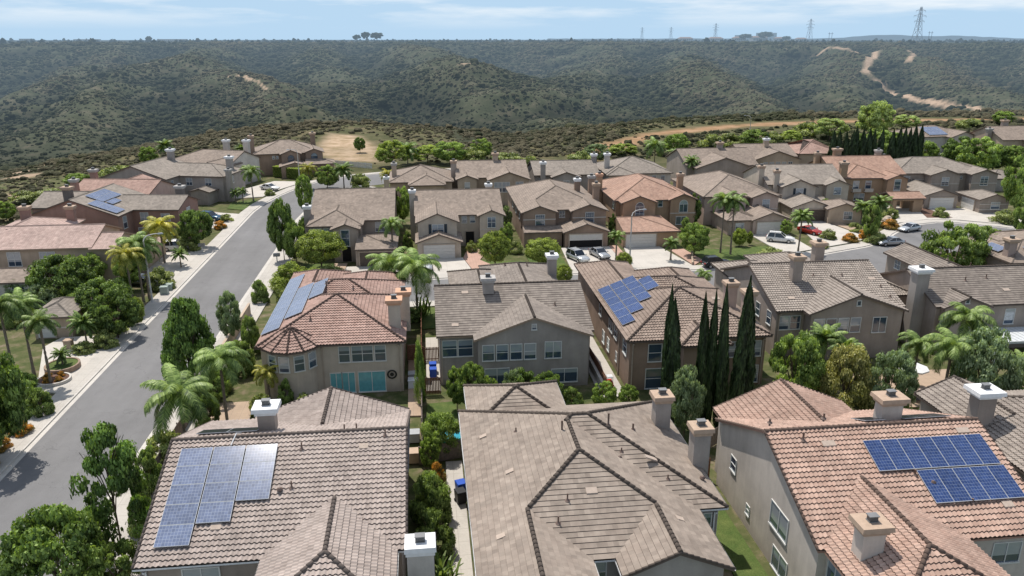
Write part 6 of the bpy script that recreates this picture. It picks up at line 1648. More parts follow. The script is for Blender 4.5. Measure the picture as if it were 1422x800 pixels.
for (k_, x_, y_, h_, w_, _l), wh in zip(BG, BGW): plant(k_, x_, y_, h_*1.05, w_*1.1, BGL[k_]+' '+wh, 'garden trees behind the far houses')
g_ = np.random.default_rng(5)
for i in range(15):
    t = i/14; x = 96.0+26*t if i < 9 else 97.5+26*t
    plant('cypress', 104+25.5*t+(1.6 if i > 8 else 0)+g_.uniform(-.2, .2), 188.5+5.0*t+g_.uniform(-.3, .3), 11.6+g_.uniform(-.6, .6), 2.6, 'dark cypress in the dense row behind the ochre archway house', 'cypress row behind the ochre house')
# clipped box hedge at the end of the left street
def hedge(x0, y0, x1, y1, w, h, label):
    g = np.random.default_rng(2); n = 6000; L = math.hypot(x1-x0, y1-y0)
    face = g.integers(0, 4, n); u = g.uniform(0, 1, n); v = g.uniform(0, 1, n); C = np.zeros((n, 3)); N_ = np.zeros((n, 3))
    top = face < 2; C[:, 0] = u*L; C[:, 1] = np.where(top, (v-.5)*w, np.where(face == 2, -w/2, w/2)); C[:, 2] = np.where(top, h, v*h)
    N_[:, 2] = top; N_[:, 1] = np.where(top, 0, np.where(face == 2, -1, 1)); C += g.normal(0, .05, (n, 3))
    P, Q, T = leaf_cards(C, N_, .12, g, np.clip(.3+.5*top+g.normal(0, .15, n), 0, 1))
    b = np.array([(x, y, z) for z in (0, h-.05) for x, y in ((0, -w/2+.05), (L, -w/2+.05), (L, w/2-.05), (0, w/2-.05))])
    o_ = len(P); Qb = np.array([(4, 5, 6, 7), (0, 1, 5, 4), (1, 2, 6, 5), (2, 3, 7, 6), (3, 0, 4, 7)])+o_
    me = quads_mesh('hedge', np.vstack([P, b]), np.vstack([Q, Qb]), mats=[LM['round']], tone=np.r_[T, np.zeros(8)])
    o = link('hedge', me, None, (x0, y0, .1), (0, 0, math.atan2(y1-y0, x1-x0))); tag(o, label, 'hedge'); return o
hedge(-37.8, 203.5, -28.5, 197.0, 2.0, 2.6, 'long clipped yellow green box hedge below the brown corner house')
# far trees on the skyline: one mass, and the three tall eucalyptus as things
def skyline():
    g = np.random.default_rng(9); Cs = []; N_ = 2600
    r = g.uniform(1250, 2600, N_); a = np.radians(g.uniform(-36, 45, N_)); x, y = np.sin(a)*r, np.cos(a)*r
    keep = (fbm(x/180, y/180, 3, 55) > -.02) | (g.uniform(0, 1, N_) < .25); x, y = x[keep], y[keep]
    n = len(x); s = g.lognormal(0, .35, n)*2.1; z = height(x, y)
    V0, F0 = [], []
    k = 7
    for j, e in enumerate((-.3, .5, 1.1)):
        for i in range(k): V0.append((math.cos(6.283*i/k+j)*math.cos(e), math.sin(6.283*i/k+j)*math.cos(e), math.sin(e)+.3))
    V0.append((0, 0, 1.35)); V0 = np.array(V0)
    for j in range(2):
        for i in range(k): a_, b_ = j*k+i, j*k+(i+1) % k; F0 += [(a_, b_, b_+k), (a_, b_+k, a_+k)]
    for i in range(k): F0.append((2*k+i, 2*k+(i+1) % k, 3*k))
    F0 = np.array(F0)
    P = V0[None]*s[:, None, None]*g.uniform(.75, 1.3, (n, len(V0), 1))+np.stack([x, y, z], 1)[:, None]
    F = (F0[None]+(np.arange(n)*len(V0))[:, None, None]).reshape(-1, 3)
    me = quads_mesh('distant_trees', P.reshape(-1, 3), F, mats=[BRUSHM], smooth=True, tone=np.repeat(g.uniform(0, .6, n), len(V0)))
    tag(link('distant_trees', me), 'low dark trees and brush along the far mesa skyline', None, None, 'stuff')
skyline()
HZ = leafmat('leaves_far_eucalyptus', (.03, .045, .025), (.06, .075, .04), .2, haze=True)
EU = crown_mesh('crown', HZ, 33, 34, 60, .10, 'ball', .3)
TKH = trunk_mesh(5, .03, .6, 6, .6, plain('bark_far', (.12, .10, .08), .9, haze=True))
for x, y, h, w, lab in ((-115, 1523, 14, 15, 'far skyline tree, left and smallest of the group of three'), (-98, 1521, 19, 17, 'far skyline tree, tall middle one of the group of three'), (-78, 1518, 18, 24, 'far skyline tree, broad right one of the group of three'),
    (752, 1815, 17, 30, 'dark far tree left of the white hilltop buildings'), (800, 1815, 22, 34, 'dark broad tree above the far hilltop buildings'), (845, 1800, 12, 20, 'small dark tree right of the far hilltop buildings')):
    root = thing('skyline_tree', lab, 'tree', (x, y, float(height([x], [y])[0])), x % 3)
    link('trunk', TKH, root, (0, 0, 0), None, (w*.5, w*.5, h)); link('crown', EU, root, (0, 0, h*.3), None, (w/2, w/2, h*.7))

# ------------------------------------------------------------------ cars
def paint(name, col, metal=.4):
    return plain(name, col, .25, .6, metal, noise=.03)
CARP = dict(silver=paint('car_silver', (.42, .43, .44), .6), white=paint('car_white', (.68, .68, .67), .0), black=paint('car_black', (.015, .016, .018), .2), red=paint('car_red', (.36, .03, .02), .2), blue=paint('car_blue', (.03, .09, .15), .4), grey=paint('car_grey', (.10, .11, .115), .4), champagne=paint('car_light', (.52, .54, .55), .5))
M['tyre'] = plain('tyre', (.015, .015, .015), .8); M['rim'] = plain('rim', (.45, .45, .46), .35, .5, .6); M['car_glass'] = plain('car_glass', (.012, .016, .02), .06, .9, noise=0)
M['lamp_w'] = plain('headlight', (.6, .62, .64), .15, .8); M['lamp_r'] = plain('tail_light', (.35, .02, .02), .25, .6); M['plate'] = plain('number_plate', (.6, .6, .6), .5)
def car(x, y, deg, colour, kind, label, flip=False):
    L, W, Hh = {'suv': (4.7, 1.88, 1.70), 'sedan': (4.65, 1.80, 1.44), 'wagon': (4.8, 1.9, 1.62), 'coupe': (4.5, 1.82, 1.35)}[kind]
    root = thing('parked_car', label, 'car', (x, y, .145 if not flip else .02), R(deg))
    hl = L/2; hw = W/2
    # stations along x: x, lower z, belt z, half width factor
    hood = .98 if kind == 'suv' or kind == 'wagon' else .86
    st = [(-hl, .40, .72, .80), (-hl+.10, .30, .92, .92), (-hl+.5, .24, 1.02 if kind != 'coupe' else .95, .99), (-hl+1.2, .22, .99, 1.), (0, .22, .95, 1.), (hl-1.5, .22, .94, 1.), (hl-1.1, .22, hood, .99), (hl-.45, .25, hood-.08, .95), (hl-.10, .30, hood-.22, .88), (hl, .38, hood-.36, .76)]
    mb = MB(); prev = None; N = 12
    for (sx, z0, z1, f) in st:
        w = hw*f; ring = [(-w*.86, z0), (-w*.98, z0+.12), (-w, (z0+z1)/2), (-w*.965, z1-.10), (-w*.86, z1-.01), (-w*.4, z1+.03), (w*.4, z1+.03), (w*.86, z1-.01), (w*.965, z1-.10), (w, (z0+z1)/2), (w*.98, z0+.12), (w*.86, z0)]
        i = len(mb.v); mb.v += [(sx, a, b) for a, b in ring]
        if prev is not None:
            for q in range(N): mb.f.append((prev+q, prev+(q+1) % N, i+(q+1) % N, i+q)); mb.m.append(0); mb.sm.append(True)
        else: mb.f.append(tuple(i+q for q in range(N))); mb.m.append(0); mb.sm.append(False)
        prev = i
    mb.f.append(tuple(prev+q for q in reversed(range(N)))); mb.m.append(0); mb.sm.append(False)
    # roof skin, pillars
    zb = .93; zr = Hh
    if kind in ('suv', 'wagon'): xs = (-hl+.18, -hl+.55, hl-2.35, hl-1.45)
    elif kind == 'sedan': xs = (-hl+.55, -hl+1.35, hl-2.35, hl-1.35)
    else: xs = (-hl+.3, -hl+1.5, hl-2.4, hl-1.4)
    wr, wb = hw*.74, hw*.93
    rp = [(xs[1], -wr), (xs[2], -wr), (xs[2], wr), (xs[1], wr)]
    mb.box(xs[1]-.03, xs[2]+.03, -wr-.02, wr+.02, zr-.05, zr, 0, .12, .10)
    for s in (-1, 1):
        for xa, xc in ((xs[0], xs[1]), (xs[3], xs[2]), ((xs[1]+xs[2])/2, (xs[1]+xs[2])/2)):
            mb.tube([(xa, s*wb, zb), (xc, s*(wr+.01), zr-.03)], .045, 5)
    mb.build('body', [CARP[colour]], root)
    g = MB()
    P0 = [(xs[0], -wb, zb), (xs[3], -wb, zb), (xs[3], wb, zb), (xs[0], wb, zb)]; P1 = [(xs[1], -wr, zr-.04), (xs[2], -wr, zr-.04), (xs[2], wr, zr-.04), (xs[1], wr, zr-.04)]
    for i in range(4): j = (i+1) % 4; g.poly([P0[i], P0[j], P1[j], P1[i]])
    g.build('windows', [M['car_glass']], root)
    wm = MB(); wm.tube([(0, -.11, 0), (0, .11, 0)], .33, 16); wme = wm.mesh('tyre', [M['tyre']])
    rm = MB(); rm.tube([(0, -.118, 0), (0, .118, 0)], .20, 12); rme = rm.mesh('rim', [M['rim']])
    for sx in (-hl+.85, hl-.9):
        for s in (-1, 1):
            w = link('wheel', wme, root, (sx, s*(hw-.09), .33)); link('rim', rme, w)
    for s in (-1, 1):
        for nm, mt, xx, zz in (('headlight', 'lamp_w', hl-.10, hood-.30), ('tail_light', 'lamp_r', -hl+.06, .80)):
            b = MB(); b.box(-.09, .09, -.20, .20, -.07, .07, 0, .02, .03); b.build(nm, [M[mt]], root, loc=(xx, s*(hw*.66), zz))
        b = MB(); b.box(-.08, .08, -.10, .10, 0, .13, 0, .02, .02); b.build('wing_mirror', [CARP[colour]], root, loc=(xs[3]-.1, s*(hw+.08), .95))
    b = MB(); b.box(-.02, .02, -.26, .26, 0, .12); b.build('number_plate', [M['plate']], root, loc=(-hl-.01, 0, .52))
    if kind in ('suv', 'wagon'):
        b = MB()
        for s in (-1, 1): b.tube([(xs[1]+.1, s*wr*.9, zr+.05), (xs[2]-.1, s*wr*.9, zr+.05)], .025, 5)
        b.build('roof_rail', [M['metal_dark']], root)
    return root
car(-7.2, 119.0, -92, 'black', 'sedan', 'black sedan parked on the drive of the grey flat tiled house')
car(-.2, 115.2, -88, 'champagne', 'suv', 'white pickup coloured car on the drive under the queen palm pair')
car(22.9+1.0, 117.0, -68, 'champagne', 'suv', 'light silver wagon, left one of two parked by the half open garage')
car(27.8, 118.6, -73, 'silver', 'sedan', 'silver sedan, right one of two parked by the half open garage')
car(44.6, 111.0, 8, 'black', 'suv', 'black van parked at the kerb below the lawn palms')
for f_ in (0,): pass
car(61.2, 124.6, -28, 'white', 'suv', 'white car on the drive before the white single gabled garage')
car(69.2, 129.6, -60, 'red', 'coupe', 'red car half hidden behind the feathery palm')
car(79.2, 120.7, 182, 'silver', 'sedan', 'silver car parked at the kerb, nearer of two on the bend', True)
car(88.6, 129.9, 200, 'champagne', 'sedan', 'silver sedan farther round the bend, beside the forecourt', True)
car(-41.6, 131.0, 8, 'white', 'suv', 'white car on the left drive behind the yellow palm')
car(-41.6, 153.2, -20, 'blue', 'suv', 'blue green car on the left drive before the grey gabled house')
car(-35.9, 184.2, -28, 'white', 'sedan', 'white sedan far up the left street beside the hedge')
car(-25.2, 205.0, -60, 'black', 'sedan', 'dark car in the shade of the far corner garage')
car(-40.7, 111.6, -15, 'grey', 'sedan', 'dark grey car behind the trunks of the left sidewalk palms')

# ------------------------------------------------------------------ lamps, fences, small things
M['pole'] = plain('pole_concrete', (.50, .49, .47), .6); M['lamp_head'] = plain('lamp_head', (.42, .43, .44), .4, .5, .3)
def lamp(x, y, h, deg, label):
    root = thing('street_lamp', label, 'street lamp', (x, y, .1), R(deg))
    mb = MB(); mb.tube([(0, 0, 0), (0, 0, .3), (0, 0, h*.5), (0, 0, h-.8)], [.17, .13, .11, .085], 9); mb.build('pole', [M['pole']], root)
    mb = MB(); mb.tube([(0, 0, h-.9), (.15, 0, h-.45), (.6, 0, h-.12), (1.3, 0, h), (1.9, 0, h)], [.08, .075, .07, .06, .06], 7); mb.build('arm', [M['pole']], root)
    mb = MB(); mb.box(1.8, 2.5, -.14, .14, h-.09, h+.07, 0, .10, .05); mb.build('lamp_head', [M['lamp_head']], root)
lamp(31.2, 112.6, 8.9, 15, 'tall street lamp before the orange roofed house with the wide drive')
lamp(100.6, 108.6, 8.2, 150, 'curved street lamp rising out of the large yellow green tree')
lamp(-36.9, 103.2, 9.3, 20, 'street lamp among the left sidewalk palms')
lamp(111.6, 258.2, 8.5, 150, 'far street lamp above the shrub belt on the right')
lamp(-30.0, 190.8, 8.5, 200, 'street lamp at the far end of the left street')
def fence(p0, p1, h, mat, label, gap=0., name='wooden_fence', z=0.):
    a, b = Vector((*p0, 0)), Vector((*p1, 0)); L = (b-a).length; rz = math.atan2(b.y-a.y, b.x-a.x)
    root = thing(name, label, 'fence', (a.x, a.y, z), rz)
    mb = MB(); n = max(2, int(L/.15)); g = np.random.default_rng(int(abs(a.x*10)))
    for i in range(n): x = L*i/n; mb.box(x+.005+gap, x+L/n-.008, -.015+g.uniform(-.006, .006), .015, .04, h+g.uniform(-.02, .02))
    mb.build('boards', [mat], root)
    m2 = MB()
    for i in range(int(L/2.4)+1): xx = min(L, i*2.4); m2.box(xx-.05, xx+.05, .016, .11, 0, h+.08)
    for zz in (.35, h-.3): m2.box(0, L, .018, .055, zz, zz+.09)
    m2.build('posts_and_rails', [mat], root); return root
fence((-.95, 57.5), (-.95, 70.6), 1.8, M['wood_grey'], 'grey wooden fence between the two back gardens')
fence((-.95, 70.8), (-.95, 92), 1.8, M['wood'], 'brown side fence between the rust roofed and grey gabled houses')
fence((-.8, 70.7), (.9, 70.7), 1.9, M['wood'], 'short red brown slatted gate fence beside the grey gabled house', .02)
fence((-.8, 78.9), (.9, 78.9), 1.8, M['wood'], 'dark slatted fence behind the blue bin', .03)
fence((-2.5, 79.5), (-1.0, 79.5), 1.9, M['wood'], 'short fence beside the orange chimney pair')
fence((17.35, 69), (17.35, 95), 1.8, M['wood'], 'long brown fence along the alley by the diamond solar house')
fence((-1.2, 57.3), (22, 57.2+6.2), 1.7, M['wood_grey'], 'back fence behind the slate roofed house')
fence((22, 56), (37.5, 67.5), 1.7, M['wood_grey'], 'back fence between the cypresses and the right garden')
fence((40, 57.0), (62, 57.0), 1.7, M['wood_grey'], 'back fence of the right garden')
fence((20.6, 52.5), (22.0, 52.5), 2.0, M['wood'], 'small gate between the slate and terracotta roofs')
fence((-22.4, 57), (-22.4, 72), 1.6, M['wood_grey'], 'side fence behind the drooping queen palm')
fence((-28, 222), (-14, 213), 1.5, M['gutter_white'], 'pale picket fence below the bare sandy lot', .06, 'picket_fence')
def wall(p0, p1, h, mat, label, w=.2):
    a, b = Vector((*p0, 0)), Vector((*p1, 0)); L = (b-a).length; mb = MB(); mb.box(0, L, -w/2, w/2, 0, h); mb.box(-.04, L+.04, -w/2-.05, w/2+.05, h+.001, h+.09)
    o = mb.build('garden_wall', [mat], None, loc=(a.x, a.y, 0), rot=(0, 0, math.atan2(b.y-a.y, b.x-a.x))); tag(o, label, 'wall'); return o
wall((17.1, 69.2), (17.1, 95), 1.0, W_SAND, 'low pale wall along the sunlit alley')
wall((-22.9, 76), (-22.9, 97), 1.5, W_TAN, 'tan garden wall beside the inner sidewalk')
for x, y, lab in ((-30.6, 98.6, 'round iron manhole cover on the long street by the dense tree'), (-28.2, 141, 'round iron manhole cover farther up the long street')):
    mb = MB(); mb.tube([(0, 0, 0), (0, 0, .012)], .36, 20); mb.tube([(0, 0, .012), (0, 0, .016)], .3, 20)
    tag(mb.build('manhole_cover', [M['metal_dark']], None, loc=(x, y, .013)), lab, 'manhole cover')
slab('path', [(-22.2, 57), (-17.2, 57), (-17.2, 30), (-22.2, 30)], 0, .12, M['conc'], 'structure', 'pale concrete side yard left of the front solar house')
wall((41.2, 112.3), (43.9, 120.5), .5, W_TAN, 'low tan wall beside the brick steps')
# planters
def ring_planter(x, y, rx, ry, h, mat, label, fill):
    root = thing('planter', label, 'planter', (x, y, .135)); mb = MB(); n = 28
    for i in range(n):
        a0, a1 = 6.2832*i/n, 6.2832*(i+1)/n; o0, o1 = (rx*math.cos(a0), ry*math.sin(a0)), (rx*math.cos(a1), ry*math.sin(a1)); i0, i1 = (o0[0]*.88, o0[1]*.88), (o1[0]*.88, o1[1]*.88)
        mb.poly([(*o0, 0), (*o1, 0), (*o1, h), (*o0, h)]); mb.poly([(*o0, h), (*o1, h), (*i1, h), (*i0, h)]); mb.poly([(*i1, 0), (*i0, 0), (*i0, h), (*i1, h)])
    mb.build('planter_wall', [mat], root); m2 = MB(); m2.poly([(rx*.885*math.cos(6.2832*i/n), ry*.885*math.sin(6.2832*i/n), h-.08) for i in range(n)]); m2.build('planting_bed', [fill], root)
M['brickwall'] = plain('planter_brick', (.28, .20, .15), .85, noise=.3, scale=3)
ring_planter(-39.3, 81.4, 1.7, 1.9, .55, M['brickwall'], 'oval brick planter holding the tiny pygmy palm', M['lawn'])
ring_planter(-38.9, 78.2, 1.7, 1.6, .3, M['kerb'], 'round bed of orange flowers by the left sidewalk', M['mulch'])
for i, (x, y, s) in enumerate(((-39.6, 78.6, 1.1), (-38.4, 78.9, .9), (-38.1, 77.6, 1.0), (-39.2, 77.3, .8))): plant('flower', x, y, .9, s, ['orange flower clump nearest the drive in the round bed', 'orange flower clump at the back of the round bed', 'orange flower clump by the kerb side of the round bed', 'small orange flower clump at the near edge of the round bed'][i])
for i, (x, y, s) in enumerate(((-36.8, 66.8, 2.0), (-37.2, 64.0, 1.8), (-36.6, 61.0, 1.4))): plant('flower', x, y, 1.3, s, ['orange flower bush at the far side of the left edge tree', 'orange flower bush in the middle beneath the left edge tree', 'orange flower bush at the near side of the left edge tree'][i])
for i, (x, y) in enumerate(((-41.0, 87.2), (-38.0, 87.9))):
    root = thing('stone_pillar', ['low tan stone pillar left of the cycad', 'low tan stone pillar right of the cycad'][i], 'pillar', (x, y, .13)); mb = MB(); mb.box(-.4, .4, -.4, .4, 0, 1.0); mb.build('shaft', [W_TAN], root); mb = MB(); mb.box(-.48, .48, -.48, .48, 1.001, 1.12, 0, .05, .05); mb.build('cap', [M['cap_tan']], root)
plant('shrub', -38.9, 86.2, 1.3, 2.6, 'low clipped green bush between the two tan pillars'); plant('shrub', -37.9, 92.0, 1.2, 3.0, 'low dark bush along the sidewalk past the pillars')
# bins and boxes
def bin_(x, y, col, label, rz=0):
    root = thing('wheeled_bin', label, 'bin', (x, y, .13), rz); m_ = plain('bin_'+col, {'blue': (.02, .08, .42), 'black': (.02, .02, .022), 'green': (.02, .12, .06)}[col], .45)
    mb = MB(); mb.box(-.33, .33, -.36, .36, .08, 1.0, 0, -.05, -.05); mb.build('body', [m_], root); mb = MB(); mb.box(-.40, .40, -.44, .42, 1.001, 1.08, 0, .04, .04); mb.tube([(-.35, .46, .98), (.35, .46, .98)], .03, 6); mb.build('lid', [m_], root)
    wmb = MB(); wmb.tube([(-.38, .33, .13), (.38, .33, .13)], .13, 10); wmb.build('wheels', [M['tyre']], root)
bin_(.2, 74.6, 'blue', 'blue wheeled bin standing alone in the pale side yard'); bin_(.2, 76.0, 'blue', 'blue wheeled bin behind the first one in the side yard'); bin_(2.0-.0, 52.6, 'blue', 'blue wheeled bin on the front walkway', .3); bin_(1.9, 51.4, 'black', 'small black bin on the front walkway', .3)
def boxes(name, x, y, dims, mat, label, cat, z=.13, rz=0):
    w, d, h = dims; mb = MB(); mb.box(-w/2, w/2, -d/2, d/2, 0, h, 0, .03, .03); mb.box(-w/2-.03, w/2+.03, -d/2-.03, d/2+.03, h+.001, h+.06, 0, .02, .02); o = mb.build(name, [mat], None, loc=(x, y, z), rot=(0, 0, rz)); tag(o, label, cat)
boxes('utility_box', -36.4, 106.8, (1.0, .8, 1.0), plain('utility_green', (.30, .36, .33), .5), 'pale green utility box beside the left sidewalk lamp', 'utility box')
boxes('utility_box', -36.6, 108.8, (1.4, 1.2, .8), plain('utility_green', (.30, .36, .33), .5), 'larger pale green utility box farther along the left sidewalk', 'utility box')
boxes('storage_box', -1.7, 58.0, (1.6, 1.0, .9), plain('box_tan', (.45, .33, .24), .7), 'tan storage box beside the grey fence', 'box')
boxes('storage_box', -1.8, 61.5, (1.2, 1.0, .8), plain('box_grey', (.35, .36, .36), .7), 'grey covered barbecue by the fence', 'box')
boxes('air_conditioner', -1.9, 72.6, (.9, .9, .8), plain('ac_white', (.6, .62, .64), .5), 'white air conditioner unit on the tan side path', 'air conditioner')
boxes('air_conditioner', -1.9, 74.2, (.9, .9, .8), plain('ac_grey', (.42, .43, .44), .5), 'grey air conditioner unit behind the white one', 'air conditioner')
# mailboxes
for i, (x, y, lab) in enumerate(((-23.6, 121.2, 'grey mailbox stand on the inner corner sidewalk'), (-37.0, 128.9, 'small mailbox stand by the left drive'))):
    root = thing('mailbox', lab, 'mailbox', (x, y, .13)); mb = MB(); mb.box(-.07, .07, -.07, .07, 0, 1.0); mb.build('post', [M['pole']], root); mb = MB(); mb.box(-.5, .5, -.3, .3, 1.001, 1.45, 0, .02, .06); mb.build('box', [M['metal_grey']], root)
# red ride-on toy, pool, umbrella, table, pergola
def toy():
    root = thing('toy_car', 'red toy car with a white roof in the alley', 'toy', (18.0, 70.4, .13)); red = plain('toy_red', (.5, .03, .02), .35)
    mb = MB(); mb.box(-.35, .35, -.55, .55, .15, .62, 0, .06, .08); mb.build('body', [red], root); mb = MB()
    for sx in (-.28, .28):
        for sy in (-.35, .3): mb.tube([(sx, sy, .6), (sx*.9, sy*.9, 1.1)], .03, 5)
    mb.box(-.34, .34, -.42, .4, 1.1, 1.2, 0, .06, .08); mb.build('roof', [plain('toy_white', (.6, .6, .6), .4)], root)
    for sx in (-.36, .36):
        for sy in (-.36, .36): q = MB(); q.tube([(sx-.05, sy, .15), (sx+.05, sy, .15)], .15, 10); q.build('wheel', [M['tyre']], root)
toy()
def umbrella():
    root = thing('patio_umbrella', 'white patio umbrella between the palms of the right garden', 'umbrella', (48.4, 66.8, .15))
    mb = MB(); mb.tube([(0, 0, 0), (0, 0, 2.6)], .03, 6); mb.build('pole', [M['pole']], root); mb = MB(); n = 8
    for i in range(n): a0, a1 = 6.2832*i/n, 6.2832*(i+1)/n; mb.poly([(1.5*math.cos(a0), 1.5*math.sin(a0), 2.15), (1.5*math.cos(a1), 1.5*math.sin(a1), 2.15), (0, 0, 2.65)]); mb.poly([(1.5*math.cos(a0), 1.5*math.sin(a0), 2.0), (1.5*math.cos(a1), 1.5*math.sin(a1), 2.0), (1.5*math.cos(a1), 1.5*math.sin(a1), 2.15), (1.5*math.cos(a0), 1.5*math.sin(a0), 2.15)])
    mb.build('canopy', [plain('umbrella_white', (.7, .7, .7), .8)], root)
    root = thing('patio_table', 'round pinkish patio table in the right garden', 'table', (47.3, 64.2, .15)); mb = MB(); mb.tube([(0, 0, .68), (0, 0, .76)], .95, 20); mb.build('table_top', [plain('table_pink', (.52, .38, .32), .6)], root)
    mb = MB(); mb.tube([(0, 0, 0), (0, 0, .68)], .12, 8); mb.tube([(0, 0, 0), (0, 0, .06)], .45, 12); mb.build('pedestal', [M['metal_grey']], root)
umbrella()
def pergola():
    root = thing('pergola', 'brown slatted garden pergola at the right edge', 'pergola', (46.8, 55.6, .0)); pm = plain('pergola_brown', (.20, .14, .11), .8); mb = MB()
    for i in range(24): mb.box(i*.42, i*.42+.09, 0, 4.2, 3.1, 3.26)
    mb.build('slats', [pm], root); mb = MB(); mb.box(-.2, 10, .2, .36, 2.88, 3.095); mb.box(-.2, 10, 3.9, 4.06, 2.88, 3.095); mb.build('beam', [pm], root)
    for x in (0, 5, 9.8):
        for y in (.2, 3.9): q = MB(); q.box(x, x+.16, y, y+.16, 0, 2.878); q.build('post', [pm], root)
pergola()
def pool():
    root = thing('paddling_pool', 'turquoise paddling pool at the corner of the slate roofed house', 'pool', (1.6, 61.6, .12)); mb = MB(); n = 24
    for i in range(n): a0, a1 = 6.2832*i/n, 6.2832*(i+1)/n; mb.poly([(1.3*math.cos(a0), 1.3*math.sin(a0), 0), (1.3*math.cos(a1), 1.3*math.sin(a1), 0), (1.3*math.cos(a1), 1.3*math.sin(a1), .5), (1.3*math.cos(a0), 1.3*math.sin(a0), .5)]); mb.poly([(1.3*math.cos(a0), 1.3*math.sin(a0), .5), (1.3*math.cos(a1), 1.3*math.sin(a1), .5), (1.15*math.cos(a1), 1.15*math.sin(a1), .5), (1.15*math.cos(a0), 1.15*math.sin(a0), .5)])
    mb.build('pool_wall', [plain('pool_turq', (.04, .36, .42), .4)], root); q = MB(); q.poly([(1.14*math.cos(6.2832*i/n), 1.14*math.sin(6.2832*i/n), .4) for i in range(n)]); q.build('water', [plain('pool_water', (.05, .30, .40), .05, .8)], root)
pool()
# wall decoration beside the cyan doors
mb = MB(); n = 20
for i in range(n):
    a0, a1 = 6.2832*i/n, 6.2832*(i+1)/n; mb.poly([(.5*math.cos(a0), 0, .5*math.sin(a0)), (.5*math.cos(a1), 0, .5*math.sin(a1)), (.33*math.cos(a1), -.03, .33*math.sin(a1)), (.33*math.cos(a0), -.03, .33*math.sin(a0))]); mb.poly([(.2*math.cos(a0), -.02, .2*math.sin(a0)), (.2*math.cos(a1), -.02, .2*math.sin(a1)), (0, -.02, 0)])
tag(mb.build('wall_ornament', [M['metal_dark']], None, loc=(-3.9, 71.93, 1.9)), 'round dark metal ornament on the wall right of the cyan doors', 'ornament')
# pots on the stone steps, boulders in the rock garden
bm_ = plain('boulder', (.42, .34, .27), .9, noise=.25)
for i, (x, y, s) in enumerate(((82.6, 133.2, .9), (84.8, 135.0, 1.1), (88.3, 137.2, 1.0), (90.2, 139.4, .8), (80.2, 131.6, .6))):
    g = np.random.default_rng(i); mb = MB()
    for j in range(3): mb.tube([(0, 0, 0), (0, 0, .01)], .01, 3, cap=False)
    mb = MB(); nn, kk = 9, 4; V_ = [[(math.cos(6.283*a/nn)*math.cos(1.2*b/kk)*s*g.uniform(.8, 1.15), math.sin(6.283*a/nn)*math.cos(1.2*b/kk)*s*g.uniform(.8, 1.15), math.sin(1.2*b/kk)*s*.8) for a in range(nn)] for b in range(kk+1)]
    for b in range(kk):
        for a in range(nn): mb.poly([V_[b][a], V_[b][(a+1) % nn], V_[b+1][(a+1) % nn], V_[b+1][a]])
    mb.poly(V_[kk])
    tag(mb.build('boulder', [bm_], None, loc=(x, y, .1)), ['tan boulder left in the rock garden', 'largest tan boulder in the rock garden', 'tan boulder near the dark palms', 'tan boulder nearest the archway', 'smallest boulder by the curved path'][i], 'boulder')
# ------------------------------------------------------------------ pylons and far buildings
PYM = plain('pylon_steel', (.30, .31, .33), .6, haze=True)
def pylon(x, y, h, w, label, rz=.3):
    z = float(height([x], [y])[0]); root = thing('pylon', label, 'pylon', (x, y, z-.3), rz); mb = MB(); lv = [0, .22, .4, .55, .66, .76, .86, 1.0]; wd = [w*(1-.86*t**.7) for t in lv]
    r = h/190.
    cs = lambda i: [(s*wd[i]/2, t*wd[i]/2, lv[i]*h) for s, t in ((-1, -1), (1, -1), (1, 1), (-1, 1))]
    for i in range(len(lv)-1):
        a, b = cs(i), cs(i+1)
        for q in range(4):
            mb.tube([a[q], b[q]], r, 4, cap=False); mb.tube([a[q], b[(q+1) % 4]], r*.6, 4, cap=False); mb.tube([a[(q+1) % 4], b[q]], r*.6, 4, cap=False); mb.tube([b[q], b[(q+1) % 4]], r*.7, 4, cap=False)
    mb.build('lattice_mast', [PYM], root)
    for lvv, ln in ((.62, .20), (.76, .25), (.90, .19)):
        m2 = MB()
        for s in (-1, 1):
            m2.tube([(0, 0, lvv*h), (s*ln*h, 0, lvv*h)], r*.8, 4); m2.tube([(0, 0, (lvv+.06)*h), (s*ln*h, 0, lvv*h)], r*.7, 4); m2.tube([(s*ln*h*.97, 0, lvv*h), (s*ln*h*.97, 0, lvv*h-.045*h)], r*.7, 4)
        m2.build('cross_arm', [PYM], root)
pylon(730, 1125, 52, 13, 'tallest lattice power pylon, on the right skyline')
pylon(810, 1619, 46, 12, 'second largest lattice pylon, centre right skyline'); pylon(940, 2510, 52, 13, 'faint far pylon left of the hilltop buildings, rightmost of three'); pylon(983, 3109, 48, 13, 'faint far pylon, middle of the three left of the buildings'); pylon(979, 3512, 52, 13, 'faintest far pylon, leftmost of the three')
def hframe(x, y, h, label):
    z = float(height([x], [y])[0]); root = thing('power_pole', label, 'power pole', (x, y, z-.3), .4)
    for s in (-1, 1): mb = MB(); mb.tube([(s*3.2, 0, 0), (s*3.2, 0, h)], .3, 6); mb.build('pole', [PYM], root)
    mb = MB(); mb.box(-6, 6, -.2, .2, h-2.2, h-1.7); mb.build('cross_arm', [PYM], root)
hframe(653, 1234, 17, 'wooden H frame power pole between the two big pylons'); hframe(742, 1112, 18, 'wooden H frame power pole right of the tallest pylon')
BW = plain('far_wall', (.62, .58, .52), .8, haze=True); BR = plain('far_roof', (.34, .24, .20), .8, haze=True); BD = plain('far_glass', (.05, .06, .07), .3, haze=True)
